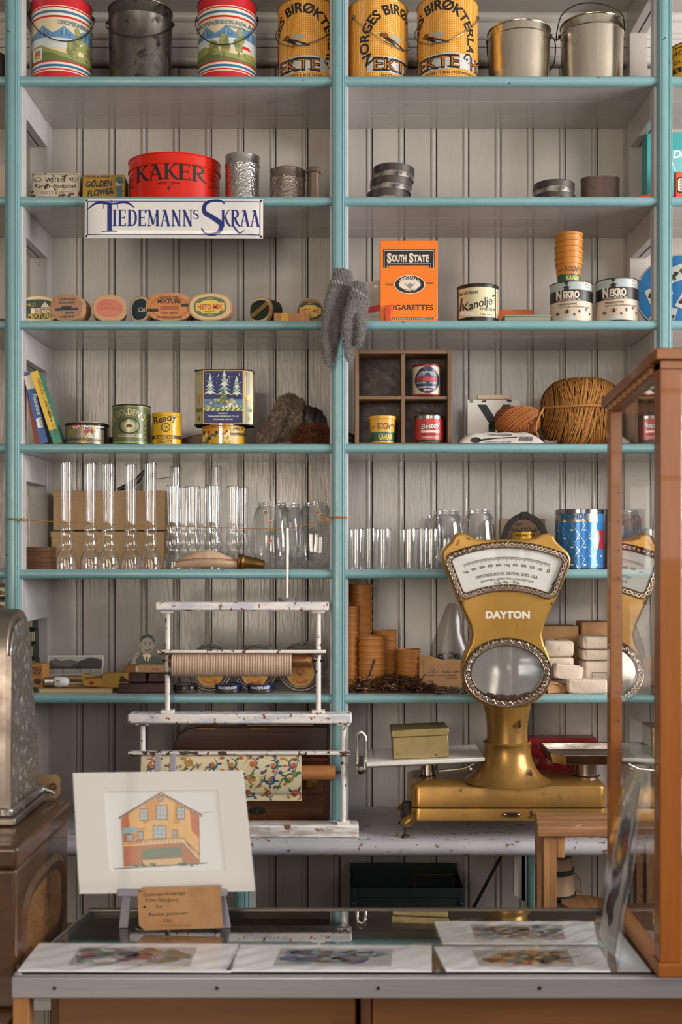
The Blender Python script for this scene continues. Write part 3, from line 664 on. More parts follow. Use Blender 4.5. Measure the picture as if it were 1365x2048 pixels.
# teal box beyond the right divider
root = thing('teal_box', 'tall turquoise carton with a fish hook picture behind the right post', 'box', (X(1295, .12), .12, z2)); wB = .16
b = MB(); b.box(0, wB, 0, .05, 0, Z(264, .12) - z2, M('#3f9fa2', .35)); b.build('carton', root, bevel=.001)
a = Art(); sB = (D + .12) / F; a.rect(1, 0, 74, 34, M('#c9c3b4', .4)); a.rect(50, 0, 130, 128, M('#6fb9bd', .35)); a.up(); a.text('Den', 52, 112, 15, WHITE, al='l', shear=.2, bold=.03)
a.curve([(10, 96), (9, 70), (14, 56), (22, 62), (20, 78)], 3.5, M('#7d7468', .4, .5)); a.curve([(50, 104), (60, 80), (78, 70)], 1.5, WHITE); a.rect(52, 80, 120, 84, TEALF); a.text('RUND', 56, 34, 7, M('#2c7276')); a.emit('printed_front', root, flatmap(0), sB)
c = MB(); c.box(0, .05, 0, .02, 0, LN(68, .05), M('#df5424', .35)); o = c.build('small_box', bevel=.001); tag(o, 'orange packet with black ornament before the turquoise carton', 'packet', loc=(X(1353, .06), .06, z2))
a = Art(); a.rrect(2, 26, 18, 58, 5, BLACK); a.up(); a.rrect(4, 29, 16, 55, 4, CREAM); a.up(); [scroll(a, 10, 33 + 6 * k, 3.2, BLACK) for k in range(4)]; a.emit('printed_front', o, flatmap(0), LN(1, .05))
# enamel sign hung on the shelf edge
root = thing('enamel_sign', 'white enamel sign with dark blue ornate lettering hung on the shelf edge', 'sign', (X(347, -.03), -.022, Z(435, -.03)), (0, rad(.15), 0))
sp = (D - .03) / F; w, h = 179 * sp, 40 * sp
ENAM = noisy('white_enamel', '#e4e0dc', '#dad6d2', (6, 6, 6), rough=(.1, .18), c3='#7a5a48', lo3=.74, hi3=.76, s3=40)
b = MB(); b.grid(lambda u, v: ((u - .5) * 2 * w, -.006 * (1 - abs(2 * u - 1) ** 10) * (1 - abs(2 * v - 1) ** 6), (v - .5) * 2 * h), 60, 20, ENAM); b.grid(lambda u, v: ((u - .5) * 2 * w, .0012, (v - .5) * 2 * h), 1, 1, ENAM)
for x0, x1, za, zb in ((-w, w, -h, -h), (-w, w, h, h)): b.add([(x0, 0, za), (x1, 0, za), (x1, .0012, za), (x0, .0012, za)], [(0, 1, 2, 3)], ENAM)
b.build('plate', root, ang=60)
a = Art(); NB = M('#1d2a74', .14)
a.frame(-174, -34, 174, 34, 1.8, NB)
serif(a, 'T', -126, -27, 56, NB, w=30, gap=0, heavy=.42); a.up()
a.curve([(-172, 18), (-152, 30), (-120, 28), (-96, 31), (-78, 20)], [1.5, 5, 3, 5, 1.5], NB); a.line([(-128, -28), (-128, 28)], [9, 9], NB); a.line([(-144, -28), (-112, -28)], 2.5, NB)
serif(a, 'IEDEMANN', -42, -17, 33, NB, w=160, gap=.10)
serif(a, 'S', 45, -2, 17, NB, w=11); a.curve([(103, 28), (90, 36), (66, 30), (62, 12), (80, 0), (96, -14), (88, -30), (66, -32), (56, -20)], [2, 4, 7, 9, 10, 10, 7, 4, 2], NB)
serif(a, 'KRAA', 134, -17, 33, NB, w=76, gap=.08); a.curve([(120, -16), (132, -30), (142, -24)], [3, 4, 1], NB)
for sx in (-1, 1):
    for sz in (-1, 1): a.ell(sx * 175, sz * 36, 2.4, 2.4, M('#3a2c22', .6, .5))
def signmap(u, v, hh): return Vector((u, -.006 * (1 - min(1, abs(u / w)) ** 10) * (1 - min(1, abs(v / h)) ** 6) - hh, v))
a.emit('lettering', root, signmap, sp, .008, cutv=.006)
# =====================================================================  THIRD SHELF: OVAL BOXES, TINS, CIGARETTE PACK, MITTENS
z3 = ZT[3]
CHIP = noisy('chip_wood', '#c19a72', '#a67c55', (30, 30, 90), rough=(.5, .65), bump=.2)
def sup(w, h, p=2.7, n=44):
    out = []
    for k in range(n):
        a = 2 * pi * k / n; c, s = cos(a), sin(a); out.append((w * math.copysign(abs(c) ** (2 / p), c), h + h * math.copysign(abs(s) ** (2 / p), s)))
    return out
def oval_box(label, xc, wpx, hpx, Yf, side, face, art, rot=0, dep=.034, tilt=0, p=2.4, edge=None):
    s = (D + Yf) / F; w, h = wpx / 2 * s, hpx / 2 * s
    root = thing('oval_box', label, 'box', (X(xc, Yf), Yf, z3 + .0008), (0, tilt, rot), 'oval tobacco boxes on the third shelf')
    b = MB(); b.prism(sup(w - .0006, h - .0003, p), .003, dep, side); b.build('body', root, bevel=.001)
    b = MB(); b.prism([(x, z + .0) for x, z in sup(w, h, p)], 0, .012, edge or CHIP); b.prism([(x, z * .93 + h * .07) for x, z in sup(w * .93, h, p)], -.0006, .001, face); b.build('lid', root, bevel=.0014)
    if art: art.emit('printed_label', root, flatmap(-.0006, 0, h), s)
    return root
MXG, MXO, YEL, DRED = M('#2e4433', .4), noisy('orange_paper', '#c98248', '#b8703a', (30, 30, 30), rough=(.45, .6)), M('#d8b648', .4), M('#b3382a', .4)
DKSIDE = M('#2a2a22', .45)
def neto(a, W, Hh, face, bg):
    a.poly([(x, z - Hh) for x, z in sup(W * .82, Hh * .78, 2.3)] if False else [(x, z - Hh * .78) for x, z in sup(W * .82, Hh * .78, 2.3)], bg); a.up()
    a.rrect(-W * .72, -Hh * .30, W * .72, Hh * .30, 2, YEL); a.poly([(-W * .5, Hh * .3), (-W * .3, Hh * .5), (W * .3, Hh * .5), (W * .5, Hh * .3)], YEL); a.poly([(-W * .5, -Hh * .3), (-W * .4, -Hh * .5), (W * .4, -Hh * .5), (W * .5, -Hh * .3)], YEL); a.up()
    a.text('NETO-MIX', 0, -Hh * .18, Hh * .36, DRED, w=W * 1.25, bold=.03); a.text('FINE BRITT', 0, -Hh * .42, Hh * .12, INK); a.text('NETO', 0, Hh * .58, Hh * .12, YEL); a.text('MILD', 0, -Hh * .68, Hh * .13, YEL)
a = Art(); a.poly([(x, z - 20) for x, z in sup(36, 20, 2.5)], MXG); a.up(); a.text('MILD', -14, 6, 6, YEL, bold=.01); a.rrect(-14, -8, 30, 2, 2, CREAM); a.up(); a.text('NETO', 10, -7, 8, DRED, bold=.02); a.text('MIXTURE', 4, -18, 10, YEL, bold=.03, w=46); a.poly([(6, 4), (14, 16), (24, 4)], CREAM)
oval_box('oval box with a dark green mixture label beside the left post', 76, 86, 56, .03, CHIP, CREAM2, a)
a = Art(); PALE = noisy('worn_pink_paper', '#b98b6a', '#a97c5c', (30, 30, 30), rough=(.5, .6)); SLATE = M('#3b4350', .5)
a.text('Tiedemanns', 0, 14, 6, SLATE, w=36); a.text('Skipstobak', 0, 8, 5, SLATE, w=34); a.rect(-24, -6, 24, -1, SLATE); a.rect(-12, -2, 10, 3, SLATE); a.text('extra', 6, -13, 6, SLATE); a.text('Langtobak', 0, -20, 5, SLATE, w=34)
oval_box('pale brown worn oval box overlapping the dark green labelled one', 134, 72, 54, .004, CHIP, PALE, a, rad(-9), .045)
a = Art(); PINK = M('#a84a3e', .5); a.poly([(x, z - 18) for x, z in sup(26, 18, 2.4)], M('#b96a56', .5)); a.up(); a.text('NORSK', -4, 6, 5, PINK); a.text('BLANDING', 0, -3, 6, PINK, w=36); a.ring(0, 0, 22, 15, .8, PINK)
oval_box('faded red oval box standing alone between its neighbours', 219, 68, 54, .012, M('#8a3a30', .45), M('#b38a60', .5), a, rad(10), .045)
a = Art(); a.poly([(x, z - 21) for x, z in sup(20, 21, 2.4)], M('#2c3f4a', .4)); a.up(); a.text('Cap', 6, -5, 9, CREAM, shear=.2)
oval_box('dark sided oval box turned away, wedged against the orange one', 280, 52, 54, .025, DKSIDE, CREAM2, a, rad(-30), .040)
a = Art(); a.text('MILD', -50, 0, 6, GOLD) if False else None
a.text('SUPERIOR', 0, 15, 5, INK, w=38, bold=.01); a.text('MIXTURE', 0, 7, 8, INK, w=46, bold=.03); a.ring(0, -1, 38, 22, 1, M('#8c4a28', .5)); a.rect(-18, -6, 20, 2, M('#9c5530', .5)); a.rect(-44, -10, -22, -4, INK); a.rect(24, 0, 42, 6, INK); a.text('FLINT BRITT', 0, -15, 4.5, INK, w=34); a.text('CONRAD LANGAARD', 0, -23, 4, INK, w=50)
oval_box('large orange oval mixture box in the middle of the row', 339, 95, 57, .004, CHIP, MXO, a, 0, .045)
a = Art(); oval_box('dark oval box mostly hidden behind the orange and green ones', 398, 70, 50, .055, DKSIDE, M('#3c3a2c', .5), None, 0, .03)
a = Art(); neto(a, 40, 26, CREAM2, M('#5b6645', .4))
oval_box('beige oval box with a yellow banner on a green label', 421, 88, 56, .002, CHIP, M('#cfb084', .5), a, 0, .045, rad(-1))
a = Art(); a.poly([(x, z - 20) for x, z in sup(24, 20, 2.4)], M('#20301f', .4)); a.up(); a.line([(-20, -10), (20, 12)], 9, M('#8a6f46', .4))
oval_box('dark green oval box turned sideways with yellow tape', 520, 50, 53, .03, DKSIDE, CREAM2, a, rad(-34), .05)
a = Art(); neto(a, 30, 23, CREAM2, M('#2c2e20', .4))
oval_box('small dark oval box with a yellow banner, right beside the mittens', 621, 52, 50, .03, DKSIDE, M('#8d6a3c', .5), a, rad(4), .05)
b = MB(); b.box(0, LN(72), 0, .03, 0, LN(17), M('#b8814a', .5)); b.box(LN(14), LN(28), -.0003, .0303, -.0001, LN(17) + .0003, GOLD)
b.box(LN(56), LN(58), -.0003, 0, 0, LN(17), M('#d9a066')); o = b.build('cigarette_packet', bevel=.0006); tag(o, 'small tan cigarette packet with a yellow seal lying between two oval boxes', 'packet', loc=(X(549, .01), .004, z3 + .0004), rot=(0, 0, rad(6)))
b = MB(); b.box(-.04, 0, 0, .04, 0, .009, M('#3a2a22', .5)); tag(b.build('flat_box', bevel=.0006), 'dark flat box at the left edge of the third shelf', 'box', loc=(X(13, .02), .02, z3))
# South State box
root = thing('cigarette_carton', 'tall orange cigarette carton with a black framed heading', 'carton', (X(819, .02), .02, z3), (0, 0, rad(0))); s = (D + .02) / F; HID[root.name] = hidden(z3, .02)
OR = noisy('orange_carton', '#f07a0e', '#ea730b', (6, 6, 6), rough=(.28, .4))
b = MB(); b.box(-58 * s, 57 * s, 0, .045, 0, Z(481, .02) - z3, OR); b.build('carton', root, bevel=.0012)
a = Art(); CR = M('#dccfc0', .4)
a.rect(-52, 111, 51, 143, BLACK); a.rect(-52, 106, -41, 112, BLACK); a.rect(40, 106, 51, 112, BLACK); a.up(); a.line([(-50, 106), (-50, 141), (49, 141), (49, 106)], 1.2, CR); a.line([(-44, 106), (-44, 114), (43, 114), (43, 106)], 1.2, CR)
a.text('S', -40, 118, 17, CR, w=9, bold=.05); a.text('OUTH', -20, 119, 13, CR, w=29, bold=.05); a.text('S', 4, 118, 17, CR, w=9, bold=.05); a.text('TATE', 24, 119, 13, CR, w=31, bold=.05)
a.ell(1, 73, 31, 19, CR); a.up(); a.ell(1, 73, 29.5, 17.5, BLACK); a.up(); a.ell(1, 73, 22, 10.5, CR); a.up(); a.text('SPECIALLY', 1, 85, 4.5, CR, w=40, bold=.03, arc=26)
a.text('TOASTED', 1, 59, 5, CR, w=34, bold=.03, arc=-24)
a.poly([(-10, 78), (-4, 72), (0, 76), (4, 76), (6, 72), (12, 78), (8, 70), (5, 68), (3, 65), (-1, 65), (-3, 68), (-6, 70)], M('#8d857c')); a.text('TRADE', -40, 71, 3.5, INK); a.text('MARK', 42, 74, 3.5, INK)
a.text('CIGARETTES', 2, 22, 10.5, INK, w=92, bold=.015); a.rect(-50, 3, 50, 6.5, INK); a.up(); [a.rect(-49 + 4.2 * k, 4, -47 + 4.2 * k, 5.5, CR) for k in range(24)]
a.emit('printed_front', root, flatmap(0), s)
# blister pack and small packet
root = thing('blister_pack', 'grey cardboard blister pack with a red stripe leaning behind the mittens', 'pack', (X(738, .03), .03, z3), (rad(-6), 0, rad(0))); s = (D + .03) / F
b = MB(); b.prism([(-28 * s, 0), (36 * s, 0), (38 * s, 40 * s), (35 * s, 90 * s), (33 * s, 92 * s), (-28 * s, 82 * s)], 0, .0015, M('#a89f93', .5)); b.build('backing_card', root)
a = Art(); a.poly([(-10, 32), (37, 43), (37, 30), (-10, 20)], M('#c2202c', .35)); a.poly([(0, 0), (34, 0), (36, 28), (0, 20)], M('#b9b1a5', .5)); a.up(); [a.rect(4, 3 + 3 * k, 28, 3.8 + 3 * k, M('#8a8279')) for k in range(6)]; a.rect(10, 76, 18, 78, WHITE); a.rect(13, 74, 15, 80, WHITE)
a.text('PHILIPS', 30, 36, 3, WHITE, w=8); a.emit('printed_front', root, flatmap(0), s)
b = MB(); b.box(0, LN(12), 0, .035, 0, LN(33), M('#e04a20', .3)); o = b.build('small_box', bevel=.0008); tag(o, 'small vivid orange packet between the grey pack and the orange carton', 'packet', loc=(X(771, .005), .006, z3 + .0003), rot=(0, 0, rad(-12)))
# Kanolje tin
def lab_tin(name, label, x0, x1, yt, zb, Yc, body, art, rim=None, lidm=None, lst=None, group=None, rot=0, sy=1, lid=None, cat='tin', cut=.0035, p=2):
    root, R, H, s = cyl_root(name, label, cat, x0, x1, yt, zb, Yc, group, rot, sy)
    hd = HID[root.name]; L = [(q0 * s + (hd if q0 else 0), (q1 * s + hd if q1 else H), m) for q0, q1, m in lst] if lst else [(0, H, body)]
    tin_body(root, R, H, L, rim=rim, top=lidm, sy=sy, p=p)
    if lid: lid_part(root, R, H - lid * s, H + .001, lidm or rim or TINM, sy, p, over=.0006)
    if art: art.emit('printed_label', root, cylmap(R, sy), s, cut)
    return root, R, H, s
a = Art(); PCR = M('#d3c7a0', .4); a.rect(-39, 9, 30, 67, PCR); a.rect(33, 9, 40, 67, PCR); a.up(); a.text('ferdiglaget', -22, 54, 7, INK, w=36, shear=.1, bold=.02)
a.text('Kanolje', -4, 27, 16, INK, w=60, shear=.25, rot=.25, bold=.02); a.line([(24, 50), (32, 54)], 3, INK); a.line([(-34, 48), (-37, 18)], 3, INK)
a.text('maling', 15, 21, 8, INK, w=30, bold=.02); [a.rect(35, 14 + 3 * k, 39, 15 + 3 * k, INK) for k in range(17)]; a.up(); a.poly([(-38, 16), (-12, 10), (-12, 18), (-37, 24)], WHITE); a.text('Dor fort', 12, 11, 5, INK, shear=.2)
lab_tin('paint_tin', 'cream and black oil paint tin to the right of the orange carton', 915, 997, 566, z3, .055, BLACK, a, lst=[(0, 8, BLACK), (8, 70, M('#1d1b19', .35)), (70, None, BLACK)], rim=M('#6a625b', .3, .9), group=None)
b = MB(); s = (D + .09) / F; b.box(0, 70 * s, 0, .05, 0, Z(619, .09) - z3, M('#d2601c', .4)); tag(b.build('flat_box', bevel=.001), 'low plain orange box lying behind the flat green tin', 'box', loc=(X(997, .09), .09, z3))
root = thing('flat_tin', 'flat grey green hinged tin lying in front of the low orange box', 'tin', (X(1010, .02), .02, z3)); s = (D + .02) / F
GG = M('#868c78', .4, .2); b = MB(); b.box(0, 92 * s, 0, .055, 0, 12 * s, GG); b.build('body', root, bevel=.0015); b = MB(); b.box(-.0006, 92 * s + .0006, -.0006, .0556, 12 * s + .0002, 17 * s, GG); b.build('lid', root, bevel=.0015)
# NEKRO tins
NKB, NKC = M('#aab5b4', .4), M('#cdb9a4', .45)
a = Art(); BRK = M('#27201d', .4)
a.ell(-17, 74, 2.6, 2.6, INK); a.poly([(-20, 70), (-14, 70), (-12, 62), (-22, 62)], INK); a.rect(-23, 66, -11, 68, INK); a.rect(-19, 59, -18, 63, INK); a.rect(-16, 59, -15, 63, INK); a.rect(-21, 76, -13, 77.5, INK); a.rect(17, 66, 32, 78, CR); a.up(); a.text('BLÅ', 24, 72, 3.5, INK); a.text('Spray', 24, 67, 3, INK)
a.text('N', -30, 45, 17, CR, w=9, bold=.06); a.text('EKRO', -8, 46, 13, CR, w=31, bold=.05); a.text('INSEKTMIDDEL NR.', -10, 41, 3, CR, w=42)
a.text('SPESIALTYPE', -14, 32, 3.8, INK, w=34); a.text('MOT FLUER OG RESISTENTE FLUER', 0, 27, 2.6, INK, w=60)
def fly(a, x, y, r):
    a.ell(x, y, r * .35, r * .6, INK)
    for k in range(6): q = pi / 3 * k + .4; a.line([(x, y), (x + r * cos(q), y + r * sin(q))], .9, INK)
for q in ((-16, 19, 6), (8, 20, 4), (22, 24, 4), (-32, 16, 4), (30, 16, 3), (-2, 13, 3)): fly(a, *q)
a.rect(-34, 2, 4, 11, M('#b9bcb4', .4)); a.up(); a.text('NORSK', -16, 3.5, 5, CR)
lst = [(0, 40, NKC), (40, 62, BRK), (62, None, NKB)]
r1, R, H, s = lab_tin('insecticide_tin', 'pale blue and beige fly poison tin carrying the stack of yellow cups', 1101, 1185, 561, z3, .052, NKC, a, lst=lst, rim=M('#54463c', .4, .6), group='pale blue and beige fly poison tins')
dup(r1, (pos(1194, 1276, .045), .045, z3), 0, 'pale blue and beige fly poison tin nearest the blue photo tin', scale=(1, 1, 1.06))
# wooden caviar cups
CUPW = noisy('yellow_cup_wood', '#c58328', '#b37022', (10, 10, 120), rough=(.35, .5), bump=.2)
CUPO = noisy('orange_cup_wood', '#c07e38', '#a3652b', (10, 10, 120), rough=(.4, .55), bump=.2)
def cup_mesh(R, h, m, parent, taper=.84, lip=.0012, printed=False):
    b = MB(); r0 = R * taper; b.lathe([(0, .003), (r0 * .95, .003), (r0, 0), (r0 + (R - r0) * .9, h * .88), (R + lip, h * .9), (R + lip, h), (R - .001, h), (r0 - .0015, .005), (0, .005)], m, n=40)
    o = b.build('cup_body', parent); return o
def kav_art(parent, R, h, s, band=GREEN, full=True):
    a = Art(); hh = h / s
    if band: a.poly([(-R / s * .97, hh * .06)] + [(R / s * .97, hh * .06), (R / s * .97, hh * .36)] + [(R / s * .97 * (1 - k / 12), hh * (.36 + .04 * (k % 2))) for k in range(1, 24)] + [(-R / s * .97, hh * .36)], band); a.up()
    a.text('ROGN', R / s * .05, hh * .5, hh * .24, INK, w=R / s * .95, bold=-.002); a.text('KAVIAR', R / s * .2, hh * .12, hh * .2, YEL, w=R / s * 1.15, bold=.03)
    a.curve([(R / s * .55, hh * .6), (R / s * .7, hh * .7), (R / s * .85, hh * .58)], 1.2, INK); a.line([(-R / s * .9, hh * .55), (-R / s * .6, hh * .62)], 1, INK)
    r0 = R * .84; f = lambda u, v, q: (lambda r: Vector((r * sin(asin(max(-.98, min(.98, u / R)))), -r * cos(asin(max(-.98, min(.98, u / R)))), v)))(r0 + (R - r0) * v / h + q + .0004)
    a.emit('printed_label', parent, f, s, .0035)
s = (D + .05) / F; Rk = 27 * s; hk = 43 * s; zc = z3 + H + .0008
root = thing('caviar_cup', 'lowest printed cup of the yellow stack on the fly poison tin', 'cup', (X(1138, .05), .05, zc), 0, 'stacked yellow caviar cups'); cup_mesh(Rk * .97, hk, CUPW, root); kav_art(root, Rk * .97, hk, s)
pl = thing('caviar_cup', 'yellow wooden caviar cup', 'cup', (X(1138, .05), .05, zc + hk - .004 + 0), 0, 'stacked yellow caviar cups'); cup_mesh(Rk, hk, CUPW, pl)
names = ['second cup from the bottom', 'middle cup', 'fourth cup from the bottom', 'top cup with its open rim']
names = ['second cup up', 'third cup up', 'third cup down from the top', 'second cup down from the top', 'top cup with the open rim']
for k in range(5):
    zz = zc + .0125 * 0 + (k + 1) * 11.4 * s
    o = pl if k == 0 else dup(pl, (0, 0, 0)); o.location = (X(1138 + (0, .5, -.4, .8, .2)[k], .05), .05, zz); o['label'] = names[k] + ' of the yellow stack'
# blue round photo tin beyond the divider
root = thing('round_tin', 'large blue round tin with photographs on its lid leaning beyond the right post', 'tin', (X(1346, .10), .085, z3 + .0875), (rad(-8), 0, rad(-24)))
BT = M('#2f7fc0', .25); b = MB(); Rb = LN(76, .1)
b.lathe([(0, -.0), (Rb, 0), (Rb, .016), (Rb - .002, .0165), (Rb - .002, .05), (0, .05)], M('#1c2c52', .3), n=64); b.lathe([(0, -.0006), (Rb - .003, -.0006)], BT, n=64); b.xf(Matrix.Rotation(-pi / 2, 4, 'X')); b.build('body', root)
a = Art(); a.ring(0, 0, 74, 74, 1.6, CREAM2)
for x, y, r_, c_, d_ in ((10, 38, .3, '#d8dcd6', '#4d6b4a'), (-30, 0, .4, '#cfd4d0', '#7d5a44'), (30, -28, -.5, '#e0ddd6', '#8a4a3a'), (-20, -46, -.3, '#d6d8d6', '#50708a')):
    q = lambda u, v: (x + u * cos(r_) - v * sin(r_), y + u * sin(r_) + v * cos(r_)); a.poly([q(-24, -16), q(24, -16), q(24, 16), q(-24, 16)], M(c_, .3)); a.up(); rn = random.Random(int(x) + 90)
    for k in range(12): a.poly(blob(rn, *q(rn.uniform(-18, 18), rn.uniform(-10, 6)), 5, 4, 9, .3), M(rn.choice([d_, '#3b3f44', '#8c8f80', d_]), .35))
    a.up()
a.emit('printed_lid', root, lambda u, v, h: Vector((u, -h - .0008, v)), LN(1, .1))

# ---- knitted mittens hanging on the middle post
WOOL = noisy('grey_wool', '#7d7976', '#5a5653', (260, 260, 260), rough=(.85, .95), bump=1, bscale=(330, 330, 200), spec=.15)
WOOLW = noisy('white_wool', '#a9a5a0', '#8f8b87', (500, 500, 500), rough=(.85, .95), bump=.9, bscale=(420, 420, 160), spec=.15)
def furry(o, n, ln, wd, mats, seed=1, droop=(0, 0, -.3), stiff=.5, zmin=None):
    """short fibres rooted over the surface, kept in the same mesh"""
    me = o.data; rn = random.Random(seed); ps = [(p.center.copy(), p.normal.copy(), p.area, [me.vertices[i].co.copy() for i in p.vertices[:3]]) for p in me.polygons]
    cum = []; t = 0
    for p in ps: t += p[2]; cum.append(t)
    import bisect; vs = [tuple(v.co) for v in me.vertices]; fs = [tuple(p.vertices) for p in me.polygons]; mi = [p.material_index for p in me.polygons]; base = len(me.materials)
    for m in mats: me.materials.append(m)
    ml = list(me.materials)
    for _ in range(n):
        c, nn, ar, tri = ps[min(bisect.bisect(cum, rn.random() * t), len(ps) - 1)]
        u, v = rn.random(), rn.random()
        if u + v > 1: u, v = 1 - u, 1 - v
        p = tri[0] + (tri[1] - tri[0]) * u + (tri[2] - tri[0]) * v
        if len(ps) > 0 and rn.random() < .5: p = c + (p - c) * rn.uniform(-1, 1)
        d = (nn * stiff + Vector((rn.uniform(-1, 1), rn.uniform(-1, 1), rn.uniform(-1, 1))) * .45 + Vector(droop)).normalized(); L = ln * rn.uniform(.5, 1.2)
        sd = d.cross(Vector((rn.uniform(-1, 1), rn.uniform(-1, 1), rn.uniform(-1, 1)))); sd = sd.normalized() * wd / 2
        k = len(vs); q = p + d * L * .6 + Vector(droop) * L * .1; e = p + d * L + Vector(droop) * L * .4
        vs += [tuple(p - sd), tuple(p + sd), tuple(q + sd * .7), tuple(q - sd * .7), tuple(e)]; fs += [(k, k + 1, k + 2, k + 3), (k + 3, k + 2, k + 4)]; j = base + rn.randrange(len(mats)); mi += [j, j]
    me2 = bpy.data.meshes.new(o.name); me2.from_pydata(vs, [], fs)
    for m in ml: me2.materials.append(m)
    me2.polygons.foreach_set('material_index', mi); me2.polygons.foreach_set('use_smooth', [True] * len(fs)); o.data = me2
def voxel(o, size, smooth=6):
    m = o.modifiers.new('r', 'REMESH'); m.mode = 'VOXEL'; m.voxel_size = size; m.use_smooth_shade = True
    s = o.modifiers.new('s', 'SMOOTH'); s.iterations = smooth; s.factor = .5
    dg = bpy.context.evaluated_depsgraph_get(); me = bpy.data.meshes.new_from_object(o.evaluated_get(dg)); o.modifiers.clear(); o.data = me
    me.polygons.foreach_set('use_smooth', [True] * len(me.polygons)); return o
def mitten(label, body, thumb, cuff, Y0, seed):
    P = lambda x, y, dy=0: (X(x, Y0), Y0 + dy, Z(y, Y0)); k = (D + Y0) / F
    b = MB(); b.tube([P(*q[:2]) for q in body], [q[2] * k for q in body], WOOL, 20, flat=.42); b.tube([P(q[0], q[1], -.008) for q in thumb], [q[2] * k for q in thumb], WOOL, 14, flat=.7)
    o = voxel(b.build('mitten'), .0016, 8)
    # knitted ribs along the cuff
    ring, me = [P(*q[:2]) for q in cuff[:2]], o.data
    cz0, cz1 = min(p[2] for p in ring), max(p[2] for p in ring)
    me.materials.append(WOOLW)
    for v in me.vertices:
        if v.co.z > cz0 - .01:
            n = v.normal; v.co += n * (.0018 * sin((v.co.x + v.co.z * .25) * 900))
    for p in me.polygons:
        c = p.center; zz = Z(cuff[0][1] + (c.x - ring[0][0]) / k * cuff[2], Y0)
        if abs(c.z - zz) < .0034: p.material_index = len(me.materials) - 1
    furry(o, 16000, .0048, .00034, [M('#7f7b77', .9), M('#5f5b58', .9), M('#a39f9b', .9), M('#bdb9b4', .9)], seed, droop=(0, 0, -.3))
    return tag(o, label, 'mitten', 'grey knitted mittens hanging on the middle post')
mitten('left grey knitted mitten hanging in front of the middle post, tip lowest', [(685, 540, 22), (686, 560, 27), (680, 585, 30), (672, 615, 31), (664, 645, 27), (660, 672, 22), (660, 700, 20), (659, 722, 15), (658, 734, 7)], [(672, 628, 12), (675, 650, 12), (673, 672, 10), (671, 690, 8)], [(662, 567, .12 * 0 + 1), (712, 572, 1), .11], -.046, 3)
mitten('right grey knitted mitten hanging over the other one on the middle post', [(722, 566, 17), (720, 585, 24), (716, 610, 27), (708, 640, 28), (702, 665, 24), (700, 690, 17), (699, 710, 13), (699, 724, 6)], [(722, 630, 14), (722, 655, 12), (720, 680, 9), (717, 692, 6)], [(706, 582, 1), (738, 592, 1), .42], -.062, 8)
# =====================================================================  FOURTH SHELF: BOOKS, TINS, FUR, DIVIDED BOX, TWINE
z4 = ZT[4]
def book(label, base_x, top_x, wpx, ytop, Yf, spine, art=None, dep=.05, extra=None):
    """slim box standing on its short side, leaning to the left"""
    s = (D + Yf) / F; h = (888 - ytop) * s * 1.005; an = atan2((base_x - top_x), (888 - ytop)); L = h / cos(an); w = wpx * s
    root = thing('slim_carton', label, 'carton', (X(base_x - wpx, Yf), Yf, z4 + .0004), (0, -an, 0), 'slim cartons leaning against the left post')
    b = MB(); b.box(0, w, 0, dep, w * sin(an) * 0 + .0, L, spine); (b.add([(w + .0003, 0, 0), (w + .0003, dep, 0), (w + .0003, dep, L), (w + .0003, 0, L)], [(0, 1, 2, 3)], extra) if extra else None); b.build('carton', root, bevel=.0007)
    HID[root.name] = 0
    if art: art.emit('printed_spine', root, flatmap(0), s)
    return root
s4 = (D + .03) / F
book('terracotta red slim carton, leftmost against the post', 82, 61, 13, 744, .0302, M('#a34a36', .5))
a = Art(); a.rect(0, 0, 16, 112, M('#2b5596', .4)); a.rect(0, 112, 16, 140, M('#d8cbb9', .5)); a.up(); a.text('Prominent', 8, 80, 8, WHITE, rot=-pi / 2, shear=.3, w=42, bold=.01); a.rrect(3, 32, 14, 52, 2, WHITE); a.up(); a.text('4000', 9, 42, 6, INK, rot=-pi / 2)
book('blue and white slim carton in the middle of the three', 97, 62, 16, 746, .009, M('#2b5596', .4), a)
a = Art(); a.rect(0, 28, 16, 150, M('#dcb636', .4)); a.rect(0, 0, 16, 28, M('#2f7f6c', .4)); a.up(); a.text('FABRIKERES I 2 HÅRDHETER:', 9, 92, 6, INK, rot=-pi / 2, w=84); a.text('MEDIUM OG HÅRD', 9, 40, 4, INK, rot=-pi / 2)
book('yellow and green slim carton, rightmost and leaning most', 122, 76, 15, 748, .004, M('#dcb636', .4), a, extra=M('#3b7d6a', .4))
# fish tin
a = Art(); RD, SILV = M('#b02a28', .35), M('#b8afa6', .3, .7)
a.rect(-38, 3, 38, 44, noisy('faded_lithograph', '#9d9187', '#7d7468', (60, 60, 60), rough=(.3, .5), metal=(.5, .3), c3='#a8913c', lo3=.55, hi3=.62, s3=70)); a.up(); a.poly([(-24, 30), (-20, 42), (38, 42), (38, 28), (20, 34), (0, 32)], RD); a.up(); a.text('NATIONAL', 8, 33, 8, CREAM, w=52, bold=.03, arc=80)
for x in (0, 26): a.rect(x, 30, x + 12, 40, BLUED); a.up(); a.rect(x + 3, 30, x + 5, 40, WHITE); a.rect(x, 34, x + 12, 36, WHITE)
a.ell(-24, 24, 9, 6, M('#8a7f3a')); a.poly([(6, 12), (14, 26), (22, 12)], M('#cfc39a')); a.rect(2, 22, 20, 28, RD); a.up(); a.text('Chr. Bjelland & Co', -12, 7, 7, INK, w=56, bold=.01); a.text('Delikat', 27, 7, 5, INK)
lab_tin('fish_tin', 'worn red and gold low round fish tin next to the slim cartons', 132, 217, 845, z4, .055, TINM, a, rim=M('#4a3128', .5, .6), lid=5)
